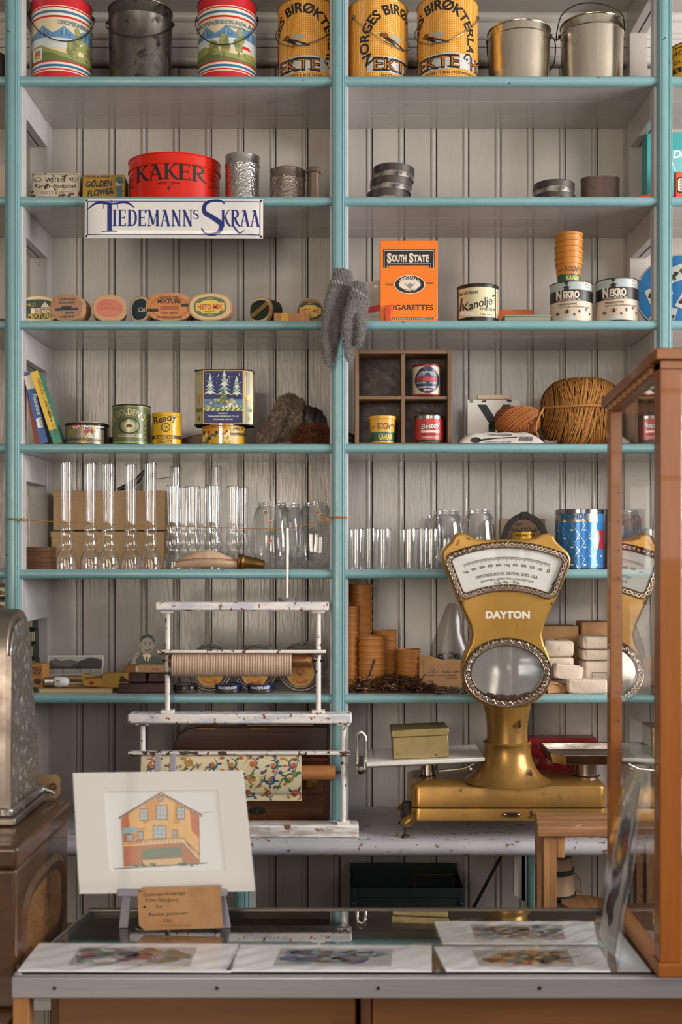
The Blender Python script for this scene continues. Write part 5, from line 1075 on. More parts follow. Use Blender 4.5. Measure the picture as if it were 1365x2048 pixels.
# wire whisk-like coil on the upper cardboard box
b = MB(); zz = z5 + (1139 - 980) * (D + .19) / F
b.tube([at(236, 979, .19), at(258, 972, .19), at(276, 960, .19), at(290, 940, .19)], [.004, .009, .008, .003], STEELG, 12); b.tube([at(286, 946, .2), at(315, 958, .2), at(335, 955, .2), at(345, 954, .2)], .001, M('#8a5a34', .6), 6); tag(b.build('metal_tube'), 'grey metal tube with a wire lying on the upper cardboard box', 'metal tube')
# fabric pouch with brass nozzle
root = thing('nozzle_pouch', 'cream cloth pouch with a brass nozzle lying in front of the chimneys', 'pouch', (X(410, .02), .022, z5))
CL = noisy('cream_cloth', '#c9ae93', '#b89b80', (200, 200, 200), rough=(.8, .9), bump=.4, spec=.2); kk = (D) / F
b = MB(); prof = [(-70, 2, 3), (-62, 5, 8), (-45, 13, 22), (-20, 19, 33), (5, 22, 37), (25, 21, 33), (45, 16, 24), (60, 13, 19), (70, 12, 18)]
def pf(u, v):
    t = v * (len(prof) - 1); i = min(int(t), len(prof) - 2); f = t - i; x, w, h = [prof[i][q] * (1 - f) + prof[i + 1][q] * f for q in range(3)]
    a_ = 2 * pi * u; return (x * kk, w * kk * cos(a_), kk * (h / 2 + 3 + h / 2 * sin(a_)) + .0006 * sin(9 * u * 6.28 + x * .1))
b.grid(pf, 30, 40, CL, cu=True); o = b.build('cloth_bag', root, ang=80)
a = Art(); 
for dz in (0, 2.4): a.line([(-62 + 4 * k, 16 + dz + 3.5 * sin(k * .09)) for k in range(33)], .9, M('#7a3a34', .8))
def onbag(u, v, h):
    x = u / kk; i = 0
    for q in range(len(prof) - 1):
        if prof[q][0] <= x <= prof[q + 1][0]: i = q
    f = (x - prof[i][0]) / (prof[i + 1][0] - prof[i][0]); w = prof[i][1] * (1 - f) + prof[i + 1][1] * f; hh = prof[i][2] * (1 - f) + prof[i + 1][2] * f
    sn = max(-1, min(1, (v / kk - 3 - hh / 2) / (hh / 2))); return Vector((u, -w * kk * sqrt(1 - sn * sn) - h - .0009, v))
a.emit('stripe', root, onbag, kk)
b = MB(); b.lathe([(0, 0), (13 * kk, 0), (16 * kk, .002), (16 * kk, .005), (14 * kk, .007), (15 * kk, .009), (16 * kk, .011), (15 * kk, .014), (13 * kk, .016), (12.5 * kk, .020), (9 * kk, .058), (9.4 * kk, .0605), (7.5 * kk, .061), (7 * kk, .05), (0, .05)], BRASSM, n=40); b.xf(Matrix.Translation((66 * kk, 0, 16.5 * kk)) @ Matrix.Rotation(rad(97), 4, 'Y')); b.build('brass_nozzle', root)
# twine stretched between the posts with the ladle hanging on it
b = MB(); yt = -.021; pt = lambda x, y: at(x, y, yt)
b.tube([pt(44, 1040), pt(200, 1048), pt(400, 1054), pt(500, 1057), pt(575, 1058), pt(600, 1052), pt(640, 1043), pt(664, 1037)], .0009, TW2, 6)
for px_, y_ in ((28, 1038), (678, 1034)):
    for dz in (0, 2.2): b.tube([at(px_ - 15.5, y_ + dz + 1, .02), at(px_ - 15.5, y_ + dz, -.016), at(px_ - 8, y_ + dz - 1, -.0225), at(px_ + 8, y_ + dz - 1, -.0225), at(px_ + 15.5, y_ + dz, -.016), at(px_ + 15.5, y_ + dz, .02)], .0012, TW2, 6)
b.tube([pt(44, 1040), pt(48, 1036), pt(54, 1041), pt(50, 1044), pt(45, 1040)], .0014, TW2, 6); b.tube([pt(650, 1040), pt(654, 1036), pt(660, 1040), pt(655, 1044), pt(650, 1041)], .0014, TW2, 6)
tag(b.build('twine'), 'thin twine stretched across between the left and middle posts', 'twine')
root = thing('ladle', 'aluminium ladle hanging from the stretched twine', 'ladle', at(575, 1058, -.024)); AL = M('#bdb8b6', .3, .9); kk = (D - .024) / F
b = MB(); b.box(-.0028, .0028, -.0008, .0006, -140 * kk, .003, AL); b.build('ladle_handle', root, bevel=.0006)
b = MB(); b.lathe([(0, -.0095), (.010, -.008), (.018, -.003), (.0215, .003), (.0225, .0035), (.0205, .0032), (.017, -.0015), (.009, -.0065), (0, -.008)], AL, n=36, sy=.9); b.xf(Matrix.Translation((0, .002, -141 * kk))); b.build('bowl', root)
# horseshoe, small carton, yellow tin behind the scale
root = thing('small_carton', 'small brown printed carton behind the horseshoe', 'carton', (X(1047, .12), .12, z5)); kk = (D + .12) / F
b = MB(); b.box(-44 * kk, 44 * kk, 0, .04, 0, 100 * kk, M('#9c7f68', .55)); b.build('carton', root, bevel=.001); a = Art(); a.text('"NORD', -16, 86, 6, INK); a.text('GULLKROLLEN"', 6, 76, 7, INK, w=64, bold=.02); a.text('Nordlis Fabrikk', 10, 68, 3.4, INK); a.emit('printed_front', root, flatmap(0), kk)
a = Art(); a.text('HERMETIKK', 0, 65, 5, INK, w=40); a.rect(-20, 56, 20, 58, INK)
lab_tin('food_tin', 'yellow tin seen through the arch of the horseshoe', 1026, 1072, 1062, z5, .075, GOLD, a, rim=M('#7d6a34', .3, .8))
root = thing('horseshoe', 'dark iron horseshoe standing upright behind the gold scale head', 'horseshoe', (X(1056, -.0), .030, z5), (rad(-7), 0, 0)); root.scale = (1.06, 1, 1.12); IR = noisy('black_iron', '#2d2825', '#1d1a18', (40, 40, 40), rough=(.4, .6), metal=(.5, .5), bump=.4)
kk = (D + .02) / F; b = MB(); sec = [(-5.5, -.004), (5.5, -.004), (5.5, .004), (1.5, .004), (1.5, .0015), (-1.5, .0015), (-1.5, .004), (-5.5, .004)]
pts = []
for k in range(33):
    t = rad(-55 + 290 * k / 32); r = 40; pts.append(((r * cos(t)) * (1 if sin(t) > 0 else .98), 56 + r * 1.32 * sin(t) if sin(t) < 0 else 56 + r * 1.22 * sin(t), t))
vs, fs = [], []
for i, (x, z, t) in enumerate(pts):
    n_ = (cos(t), sin(t))
    for (a_, dy) in sec: vs.append(((x + n_[0] * a_) * kk, dy, (z + n_[1] * a_) * kk))
m_ = len(sec)
for i in range(len(pts) - 1): fs += [(i * m_ + j, i * m_ + (j + 1) % m_, (i + 1) * m_ + (j + 1) % m_, (i + 1) * m_ + j) for j in range(m_)]
fs += [tuple(range(m_)), tuple((len(pts) - 1) * m_ + j for j in range(m_))]
zmin = min(v[2] for v in vs); vs = [(x, y, z - zmin) for x, y, z in vs]
b.add(vs, fs, IR); zt_ = max(v[2] for v in vs); b.box(-.008, .008, -.006, .003, zt_ - .011, zt_ + .002, IR); b.build('iron_arc', root, ang=30)
# blue tin and its red neighbour
def diamond_tin(label, x0, x1, yt, yy, c1, word):
    c = M(c1, .2, .25); root, R, H, s = cyl_root('diamond_tin', label, 'tin', x0, x1, yt, z5, yy); k = .79
    b = MB(); bands(b, R, [(0, H * k, c), (H * k, H * .93, TINM)]); b.lathe([(0, .001), (R, .0)], TINM, n=56); rims(b, R, H, M('#3d3b3c', .3, .9), zs=(.0015,)); b.build('body', root)
    b = MB(); b.lathe([(R, H * .925), (R + .001, H * .93), (R + .001, H - .001), (R, H), (R - .002, H - .0005), (R - .003, H - .003), (0, H - .003)], M('#8e8a8c', .2, 1), n=56); b.build('lid', root)
    a = Art(); hh = H / s * k
    for sg in (-1, 1):
        for kx in range(-8, 9): a.line([(kx * 24 - sg * 60, 0), (kx * 24 - sg * 60 + sg * hh * .68, hh)], .8, M('#cfd6dc', .2, .8))
    for r_ in range(6):
        for c_ in range(-3, 4): a.rect(c_ * 24 - 2 + (12 if r_ % 2 else 0), 8 + r_ * 17, c_ * 24 + 3 + (12 if r_ % 2 else 0), 10.5 + r_ * 17, WHITE)
    a.it = [([(max(-R / s * .97, min(R / s * .97, x)), y) for x, y in vs], fs, m, z) for vs, fs, m, z in a.it]
    a.up(2); a.text(word, -18, hh + 5, 11, M('#1d5f9c', .3), w=46, bold=.05)
    a.rect(R / s * .55, 40, R / s * .96, 78, M('#8e2634', .3)); a.up(); a.poly([(20, 44), (28, 40), (32, 60), (30, 78), (20, 70)], M('#e0e3e6', .15, .6)); a.rect(R / s * .6, 92, R / s * .96, 118, M('#2a70a8', .3))
    a.emit('printed_label', root, cylmap(R), s, .0035); return root
diamond_tin('blue tin with a silver diamond lattice right of the gold scale', 1112, 1207, 1018, .058, '#2f78b8', 'ROHDE')
root, R, H, s = cyl_root('red_tin', 'dark red tin between the blue lattice tin and the display case', 'tin', 1212, 1290, 1017, z5, .07); tin_body(root, R, H, [(0, H * .9, M('#7a2028', .35)), (H * .9, H, M('#5a5654', .3, .8))], rim=M('#4a4644', .3, .9))
a = Art(); a.rect(-36, 60, 30, 84, BLUED); a.up(); [a.poly(blob(random.Random(k), -30 + 5 * (k % 5), 8 + 9 * (k // 5), 2, 2, 7), M('#b98a7a', .4)) for k in range(25)]; a.emit('printed_label', root, cylmap(R), s, .0035)
b = MB(); b.box(0, .09, 0, .07, 0, LN(108, .03), M('#17282c', .5)); b.box(-.001, .091, -.001, .071, LN(108, .03), LN(114, .03), M('#c6b58f', .5)); o = b.build('dark_carton', bevel=.001); tag(o, 'dark green carton with a buff lid behind the case corner post', 'carton', loc=(X(1346, .03), .03, z5))
a = Art(); a.rect(4, 100, 30, 113, M('#cbbd98', .5)); a.up(); a.text('M...', 14, 103, 7, INK); a.emit('printed_front', o, flatmap(-.001), LN(1, .03))
# =====================================================================  SIXTH SHELF
z6 = ZT[6]
def on6(y_px):   # depth at which something standing on the sixth shelf shows its foot at this photo row
    return (ZC - z6) * F / (y_px - HY) - D
# far left neighbour: dark packets with striped ends
for k, (y0, l) in enumerate(((1167, 'upper green and black labelled packet at the left edge'), (1196, 'lower green and black labelled packet at the left edge'))):
    b = MB(); kk = D / F; b.box(-.06, 0, 0, .05, 0, 27 * kk, M('#1b2a20', .4)); o = b.build('labelled_packet', bevel=.001); tag(o, l, 'packet', loc=(X(13, .01), .01, Z(y0 + 28, .01)))
    a = Art(); a.rect(-18, 3, -1, 20, CREAM2); a.up(); a.text('in', -9, 6, 10, INK, bold=.03); a.emit('printed_label', o, flatmap(0), kk)
for k in range(5):
    kk = (D + .12) / F; b = MB(); hgt = 29 * kk; b.box(0, 34 * kk, 0, .05, 0, hgt - .0006, M('#17231c', .45)); o = b.build('striped_packet', bevel=.0015)
    zz = z6 + .0006 + k * hgt; tag(o, ('bottom', 'second from bottom', 'middle', 'second from top', 'top')[k] + ' dark packet of the striped stack behind the left post', 'packet', 'striped packets stacked behind the left post', loc=(X(34 + 3 * (k % 2), .12), .12, zz), rot=(0, 0, rad(8 - 3 * (k % 3))))
    a = Art(); [a.rect(15 + 2.2 * j, 5, 16.2 + 2.2 * j, 24, CREAM2) for j in range(8)]; a.emit('printed_end', o, flatmap(0), kk)
# book, papers, postcard, packet, bulb
CRP = noisy('cream_pages', '#c9b48c', '#b8a27c', (6, 6, 300), rough=(.7, .8)); b = MB(); Y0 = .018; kk = (D + Y0) / F
b.box(X(78, Y0), X(224, Y0), Y0, .14, 0, .009, CRP); b.box(X(76, Y0), X(225, Y0), Y0 - .001, .141, .009, .0105, M('#a98a62', .6)); tag(b.build('booklet', bevel=.0006), 'thin cream booklet lying flat at the left end of the shelf', 'booklet', loc=(0, 0, z6 + .0002))
for k, (x0, x1, y, c, l) in enumerate(((110, 200, .035, '#8a6a48', 'bottom'), (104, 196, .04, '#c9b08a', 'second'), (112, 190, .045, '#5e4a38', 'third'), (108, 198, .05, '#b3926a', 'top'))):
    b = MB(); b.box(X(x0, y), X(x1, y), y, y + .075, 0, .0048, M(c, .6)); tag(b.build('paper_bundle', bevel=.0006), l + ' thin bundle of papers lying on the cream booklet', 'paper', 'papers lying on the booklet', loc=(0, 0, z6 + .0112 + k * .0052))
root = thing('postcard', 'black and white postcard of a mountain harbour leaning on the papers', 'postcard', (X(149, .075), .075, z6 + .034), (rad(-24), 0, rad(2))); kk = (D + .075) / F
b = MB(); b.box(-56 * kk, 56 * kk, 0, .0006, 0, 42 * kk, M('#c2beb8', .3)); b.build('card', root)
a = Art(); a.rect(-53, 2, 53, 39, M('#a3a19d', .3)); a.up(); a.rect(-53, 2, 53, 14, M('#8e8c88', .3)); a.poly([(-53, 18), (-53, 30), (-40, 36), (-28, 30), (-12, 34), (4, 29), (14, 33), (30, 38), (44, 35), (53, 32), (53, 17)], M('#5d5b58', .3)); a.up(); a.poly([(-10, 18), (10, 30), (26, 36), (44, 34), (53, 30), (53, 17)], M('#3b3a38', .3)); a.poly([(-53, 18), (-50, 28), (-40, 22), (-24, 18)], M('#454442', .3)); a.up(); a.rect(-53, 14, 53, 18, M('#26252488'[:7], .4)); rn = random.Random(3)
for k in range(9): x = rn.uniform(-46, 46); a.line([(x, 4), (x, 15)], .7, M('#2b2a29', .4))
a.poly([(2, 14), (8, 24), (14, 14)], M('#2b2a29', .4)); a.emit('picture', root, flatmap(0), kk, cut=0)
root = thing('yellow_packet', 'torn open yellow paper packet with dark writing lying on the booklet', 'packet', (X(214, .03), .028, z6 + .0115), (0, 0, rad(-6))); kk = (D + .03) / F
YP = noisy('yellow_paper', '#c39a4c', '#a9823c', (14, 14, 14), rough=(.6, .7), bump=.3)
b = MB(); b.prism([(-46 * kk, 2 * kk), (-52 * kk, 26 * kk), (-42 * kk, 28 * kk), (-14 * kk, 24 * kk), (-8 * kk, 12 * kk), (-2 * kk, 2 * kk)], -.004, -.0032, YP); b.build('torn_flap', root)
b = MB(); b.add([(-20 * kk, 0, 0), (44 * kk, 0, 0), (44 * kk, .06, 0), (-20 * kk, .06, 0), (-8 * kk, .002, .030), (44 * kk, 0, .034), (44 * kk, .06, .034), (-20 * kk, .06, .028)], [(0, 1, 5, 4), (1, 2, 6, 5), (2, 3, 7, 6), (4, 5, 6, 7), (0, 3, 2, 1)], YP); b.build('paper_sleeve', root, flat=True)
a = Art(); a.text('Sigarettilyll', -28, 18, 5, INK, w=36, shear=.2, rot=.1); a.ell(-30, 9, 5, 4, DRED); a.text('1925', -38, 26, 3, INK); a.emit('printed_front', root, flatmap(-.004), kk)
root = thing('light_bulb', 'small LED bulb with a silver screw base lying on the booklet', 'light bulb', (X(88, .03), .030, z6 + .0112 + .0125), (0, rad(90), rad(4))); r = .0125
b = MB(); b.lathe([(0, 0), (r * .5, 0), (r * .8, .002)] + [(r * (.82 + .07 * (k % 2)), .003 + .0016 * k) for k in range(12)] + [(r * .8, .023), (0, .023)], M('#b8b0a2', .25, 1), n=28); b.build('screw_base', root)
b = MB(); b.lathe([(r * .82, .023), (r * .95, .025), (r, .028), (r, .039), (r * .95, .041)], M('#cfc9c0', .4), n=28); b.build('collar', root)
b = MB(); b.lathe([(r * .93, .041), (r * .9, .048), (r * .7, .054), (r * .35, .057), (0, .0575)], M('#dfe0ec', .15), n=28); b.build('diffuser', root)
a = Art(); a.text('CE', 0, 0, 5, INK, bold=.02, rot=pi / 2); a.emit('marking', root, lambda u, v, h: Vector((u - .0, -r - h - .0001, v + .034)), .001)
root = thing('small_carton', 'small orange brown printed carton beside the bulb', 'carton', (X(60, .04), .035, z6 + .0112), (0, 0, rad(-14))); kk = (D + .04) / F
b = MB(); b.box(0, 30 * kk, 0, .03, 0, 47 * kk, M('#b07840', .5)); b.build('carton', root, bevel=.0008); a = Art(); a.text('YGG', 16, 33, 8, INK, bold=.02, w=20); a.text('TÅT', 16, 25, 6, INK, w=18); a.ell(18, 12, 8, 6, M('#4a3526')); a.emit('printed_front', root, flatmap(0), kk)
# dark wooden blocks and little box with label, face cut-out
DKW = noisy('dark_red_wood', '#4a2a22', '#35201b', (12, 12, 60), rough=(.5, .65), bump=.3); k6 = (D + .03) / F
for nm, x0, x1, yb, h, Y0, l in (('wooden_block', 235, 330, 0, 19, .012, 'bottom long dark red wooden block'), ('wooden_block', 238, 292, 20, 18, .022, 'upper left dark red wooden block'), ('wooden_block', 294, 336, 20, 18, .028, 'upper right dark red wooden block behind the white upright')):
    b = MB(); w = (x1 - x0) * k6; hh = h * k6
    b.add([(0, 0, 0), (w, 0, 0), (w, .055, 0), (0, .055, 0), (.004, .003, hh), (w - .003, .003, hh), (w - .003, .052, hh), (.004, .052, hh)], [(0, 3, 2, 1), (4, 5, 6, 7), (0, 1, 5, 4), (1, 2, 6, 5), (2, 3, 7, 6), (3, 0, 4, 7)], DKW); tag(b.build(nm, bevel=.0025), l, 'block of wood', 'dark wooden blocks', loc=(X(x0, Y0), Y0, z6 + .0003 + yb * k6 * 1.01))
b = MB(); b.box(0, 92 * k6, 0, .04, 0, 13.5 * k6, M('#8a5c34', .5)); b.box(24 * k6, 92.2 * k6, -.0004, .0404, .0002, 13.7 * k6, M('#b8926a', .6)); o = b.build('flat_carton', bevel=.0006); tag(o, 'flat tan carton with a paper label on top of the dark wooden blocks', 'carton', loc=(X(248, .03), .03, z6 + 39.6 * k6))
a = Art(); a.text('S', 26, 3, 8, WHITE, bold=.04); a.frame(42, 2, 82, 11.5, .6, DRED); a.text('VESTBØ', 62, 5, 3, INK); a.emit('printed_label', o, flatmap(-.0004), k6)
kk = (D + .075) / F
root = thing('portrait_card', 'faded grey cut-out card of a smiling person in a suit, leaning behind the blocks', 'card', (X(290, .075), .078, z6 + 53 * k6 - .012), (rad(-10), 0, 0)); SK1, SK2, SK3 = M('#9c9182', .6), M('#7d7466', .6), M('#525d5a', .6)
P_ = [(-36, 0), (-35, 14), (-20, 24), (-8, 28), (-9, 40), (-12, 46), (-12, 58), (-8, 66), (2, 71), (12, 68), (18, 58), (18, 46), (14, 34), (16, 28), (30, 22), (40, 14), (46, 0)]
b = MB(); b.prism([(x * kk, z * kk) for x, z in P_], 0, .0012, SK2); b.build('card', root)
a = Art(); a.poly([(-9, 34), (-10, 54), (-4, 62), (8, 62), (15, 54), (14, 38), (6, 30), (-2, 30)], SK1); a.up(); a.poly([(-12, 50), (-12, 60), (-7, 67), (3, 71), (13, 67), (18, 57), (16, 52), (13, 60), (2, 64), (-8, 58)], M('#3f4644', .6)); a.line([(-4, 53), (1, 54)], 1.4, SK3); a.line([(6, 54), (11, 53)], 1.4, SK3); a.line([(-3, 50), (0, 50)], 1.6, INK); a.line([(7, 50), (10, 50)], 1.6, INK); a.line([(4, 50), (5, 44), (3, 43)], 1, SK2); a.curve([(-2, 39), (4, 36), (10, 40)], 1.8, INK); a.ell(17, 47, 2, 4, SK1); a.ell(-12, 47, 2, 4, SK1)
a.poly([(-36, 0), (-35, 14), (-20, 24), (-8, 28), (2, 14), (12, 28), (30, 22), (46, 0)], SK3); a.up(); a.poly([(-6, 28), (3, 10), (12, 28), (4, 30)], CREAM2); a.up(); a.poly([(1, 24), (5, 24), (4, 4), (2, 4)], M('#39403e')); a.poly([(-30, 4), (-26, 20), (-18, 32), (-12, 34), (-12, 28), (-18, 20), (-18, 4)], SK1); a.up(); [a.line([(-20 + 3 * k, 24 + 2 * k), (-14 + 3 * k, 30 + k)], .6, SK3) for k in range(3)]
a.emit('printed_portrait', root, flatmap(0), kk)
# three sweet jars lying with their round fronts towards us
JG = glassm('jar_glass', '#f2f5f4', .06, .6, 2.2, .08); JY, JR = M('#d29a2a', .4), M('#a83226', .4)
for i, (x, y, r, l) in enumerate(((420, 1330, 44.5, 'left glass sweet jar with a round yellow label, behind the corrugated roll'), (509.5, 1330, 44.5, 'middle glass sweet jar with a round yellow label, behind the corrugated roll'), (601, 1330, 46, 'right glass sweet jar with a round yellow label, behind the wooden roller'))):
    Yj = .045; kk = (D + Yj) / F; R = r * kk; root = thing('sweet_jar', l, 'glass jar', (X(x, Yj), Yj, z6 + R + .0012), (rad(2), 0, rad((4, -3, -6)[i])), 'glass sweet jars lying behind the paper roll stand')
    b = MB(); b.lathe([(0, .0), (R * .86, .0), (R * .95, .003), (R, .010), (R * .99, .10), (R * .8, .14), (R * .7, .15)], JG, n=48); b.xf(Matrix.Rotation(-pi / 2, 4, 'X')); b.build('glass', root)
    b = MB(); b.tube([(R * cos(2 * pi * k / 48), .008, R * sin(2 * pi * k / 48)) for k in range(48)], .0028, M('#7d766f', .34, .7), 8, closed=True); b.tube([(R * .86 * cos(2 * pi * k / 48), -.001, R * .86 * sin(2 * pi * k / 48)) for k in range(48)], .0016, M('#7d766f', .34, .7), 8, closed=True); b.build('metal_rim', root)
    b = MB()
    for a_ in (70, 95, 120, 10): b.box(-.004, .004, -.001, .010, R - .001, R + .005, M('#6d655e', .35, .9)); b.xf(Matrix.Rotation(rad(a_ - 90), 4, 'Y'), len(b.v) - 8)
    b.build('clasp', root, bevel=.001)
    a = Art(); q = r * .62; cy = -r * .22; a.ell(0, cy, q, q, M('#8a7c68', .35)); a.up(); a.ell(0, cy, q * .94, q * .94, JY); a.up(); a.ell(0, cy, q * .45, q * .45, M('#c48a3a', .4)); a.up(); a.text("ROWNTREE'S", 0, cy + q * .60, q * .22, JR, w=q * 1.5, arc=q * .75, bold=.03); a.text('ROWNTREES', 0, cy - q * .80, q * .22, JR, w=q * 1.4, arc=-q * .7, bold=.03); a.curve([(-8, cy + 4), (0, cy - 4), (8, cy + 8)], [1, 5, 1], JR)
    [a.curve([(-q * .7, cy - 3 + 4 * j), (-q * .62, cy + 4 * j), (-q * .54, cy - 3 + 4 * j), (-q * .46, cy + 4 * j)], 1.2, JR) for j in range(-1, 3)]
    a.emit('round_label', root, flatmap(.0), kk)
for x0, x1, yt, yb, c, w_, l in ((347, 397, 1368, 1389, '#26221f', '', 'black and rusty shoe polish tin, left of the three'), (430, 484, 1361, 1386, '#20295e', 'SKOKREM', 'dark blue shoe polish tin in the middle'), (495, 549, 1362, 1387, '#20295e', 'KVALITETS-SKO', 'dark blue shoe polish tin on the right')):
    Yj = .004 + (x1 - x0) / 2 * D / F - .0; kk = (D + Yj) / F; R = (x1 - x0) / 2 * kk; H = 17 * kk; root = thing('shoe_polish_tin', l, 'tin', (pos(x0, x1, Yj), Yj, z6), .0, 'shoe polish tins at the shelf edge'); m1 = M(c, .25, .2)
    b = MB(); b.lathe([(0, 0), (R * .94, 0), (R * .96, .001), (R * .96, H * .5), (0, H * .5)], M('#6f665e', .3, .8) if w_ else RUST, n=44); b.build('base', root); b = MB(); b.lathe([(R * .97, H * .42), (R, H * .42), (R, H * .93), (R * .97, H), (R * .8, H), (R * .78, H * .95), (0, H * .95)], m1, n=44); b.build('lid', root)
    if w_: a = Art(); a.text(w_, 0, 9.2, 4.6, WHITE, w=36, bold=.03); a.emit('lettering', root, cylmap(R), kk, .0035)
# stacks of yellow wooden cups, right bay
def cup_stack(x, wpx, ytop, ybot, Yc, n, desc, first_label=None, m=CUPO, printed=True):
    kk = (D + Yc) / F; R = wpx / 2 * kk; htot = ZC + (HY - ytop) * (D + Yc) / F - z6; hc = R * 1.75; step = (htot - hc) / max(n - 1, 1)
    pr = None
    for k in range(n):
        l = f"{ORD(k, n)} cup of the {desc}"
        if pr is None:
            pr = thing('caviar_cup', l, 'cup', (X(x, Yc), Yc, z6), 0, desc); cup_mesh(R, hc, m, pr, .88, .0006)
            if printed: kav_art(pr, R, hc, kk, GREEN)
        elif k == 1:
            p2 = thing('caviar_cup', l, 'cup', (X(x, Yc), Yc, z6 + step), .3, desc); cup_mesh(R, hc, m, p2, .88, .0006)
        else: o = dup(p2, (X(x, Yc) + random.uniform(-.0006, .0006), Yc, z6 + step * k), .4 * k, l, desc)
WORDS = ['second', 'third', 'fourth', 'fifth', 'sixth', 'seventh', 'eighth', 'ninth', 'tenth', 'eleventh', 'twelfth']
def ORD(k, n):
    if k == 0: return 'bottom'
    if k == n - 1: return 'top'
    return WORDS[k - 1] + ' lowest' if k <= n // 2 else WORDS[n - k - 2] + ' highest'
cup_stack(722, 47, 1169, 1370, .12, 12, 'tallest yellow cup stack by the middle post')
cup_stack(697, 40, 1212, 1370, .07, 9, 'cup stack half hidden by the middle post')
cup_stack(744, 54, 1272, 1370, .065, 6, 'cup stack in the middle front of the group')
cup_stack(771, 48, 1260, 1370, .13, 6, 'cup stack behind the middle front one')
cup_stack(818, 48, 1298, 1370, .085, 3, 'short cup stack nearest the paper envelope')
# heaps of fish hooks
def hooks(name, label, x0, x1, Yc, n, r, m, seed, hmax, size):
    rn = random.Random(seed); b = MB(); kk = (D + Yc) / F
    for _ in range(n):
        cx = rn.uniform(X(x0, Yc), X(x1, Yc)); q = 1 - abs((cx - (X(x0, Yc) + X(x1, Yc)) / 2) / ((X(x1, Yc) - X(x0, Yc)) / 2)) ** 3; cz = z6 + r * 1.5 + rn.uniform(0, hmax) * q; cy = Yc + rn.uniform(-.026, .026)
        pts = []; L = size * rn.uniform(.8, 1.2); rr = L * .28
        for k in range(6): pts.append(Vector((rr, 0, L * (1 - k / 5) - 0)))
        for k in range(1, 10): a_ = pi * k / 8; pts.append(Vector((rr * cos(a_), 0, -rr * sin(a_))))
        pts.append(Vector((-rr * 1.02, 0, rr * .8))); mt = Matrix.Rotation(rn.uniform(0, 2 * pi), 4, 'Z') @ Matrix.Rotation(rn.choice([-1, 1]) * rn.uniform(1.0, 1.9), 4, 'X') @ Matrix.Rotation(rn.uniform(0, 6.28), 4, 'Y')
        w = [mt @ p for p in pts]; zm = min(p.z for p in w); sh = max(0, (z6 + r * 1.2) - (cz + zm)); b.tube([(p.x + cx, p.y + cy, p.z + cz + sh) for p in w], r, m, 5)
    o = tag(b.build(name), label, 'fish hooks'); o['kind'] = 'stuff'; return o
HK = noisy('brown_hook_metal', '#755645', '#4a3428', (80, 80, 80), rough=(.3, .45), metal=(.75, .6)); HS = M('#a9a4a0', .2, 1)
hooks('fish_hook_heap', 'tangled heap of brown fish hooks in front of the yellow cup stacks', 696, 868, .034, 190, .0012, HK, 1, .034, .028)
hooks('fish_hook_heap', 'small heap of bright silver fish hooks left of the scale glass', 872, 934, .022, 110, .0007, HS, 2, .012, .014)
b = MB(); b.tube([at(738, 1352, .03), at(744, 1335, .03), at(750, 1318, .03)], [.0016, .0022, .0026], HK, 8); tag(b.build('iron_nail'), 'long brown iron nail sticking up out of the hook heap', 'nail')
bpy.data.objects['iron_nail'].location.z = -.001
# envelope, bag of pellets
root = thing('paper_envelope', 'brown torn paper envelope with printed lettering standing on the shelf', 'envelope', (X(883, .05), .052, z6), (rad(-9), 0, 0)); kk = (D + .05) / F
KR2 = noisy('brown_envelope', '#b58a60', '#a2794f', (20, 20, 20), rough=(.6, .7), bump=.3)
b = MB(); pe = [(-43, 0), (-43, 72), (-20, 70), (-8, 66), (6, 62), (20, 64), (42, 63), (42, 0)]; b.prism([(x * kk, z * kk) for x, z in pe], 0, .0008, KR2); b.prism([(x * kk, z * kk * .98) for x, z in pe], .006, .0068, KR2); b.build('paper', root)
a = Art(); a.text('KVAL. 7295', 20, 36, 5, INK, w=34, bold=.01); a.text('MUSTAD - HARWICH KROKER', 2, 30, 3.2, INK, w=60); a.text('MADE IN NORWAY', 22, 25, 2, INK); a.ring(-16, 42, 3, 3, .8, INK); a.line([(-16, 39), (-16, 30)], 1, INK); a.text('100', -22, 16, 6, INK); a.line([(-30, 38), (-6, 38)], .5, INK); a.line([(-36, 66), (-34, 30)], .6, M('#8a6544')); a.emit('print', root, flatmap(0), kk)
root = thing('pellet_bag', 'clear plastic bag of black pellets behind the brown envelope', 'bag', (X(902, .11), .11, z6 + .0005)); kk = (D + .11) / F
BAGP = glassm('plastic_bag', '#e2dfdb', .06, .35, 2, .3)
b = MB(); pr_ = [(.2, 0), (1, .02), (1.05, .15), (1, .32), (.85, .5), (.62, .7), (.45, .85), (.3, 1.0), (.16, 1.06)]
b.lathe([(r * 44 * kk, z * 160 * kk) for r, z in pr_], BAGP, n=40, sy=.6)
for i, v in enumerate(b.v): a_ = atan2(v[1], v[0]); f = 1 + .05 * sin(7 * a_ + v[2] * 60) * (v[2] > .03); b.v[i] = (v[0] * f + .004 * sin(v[2] * 40), v[1] * f, v[2])
b.build('bag', root, ang=80); b = MB(); rn = random.Random(5); PEL = M('#1c1b1d', .4)
for _ in range(320):
    a_, q, zf = rn.uniform(0, 2 * pi), sqrt(rn.random()), rn.random(); hmx = 74 * kk * (1 - .25 * q); b.ball((40 * kk * q * cos(a_), 23 * kk * q * sin(a_), .004 + zf * hmx), rn.uniform(.0028, .0042), PEL, 6, (1, 1, .8))
o = b.build('pellets', root); o['kind'] = 'stuff'
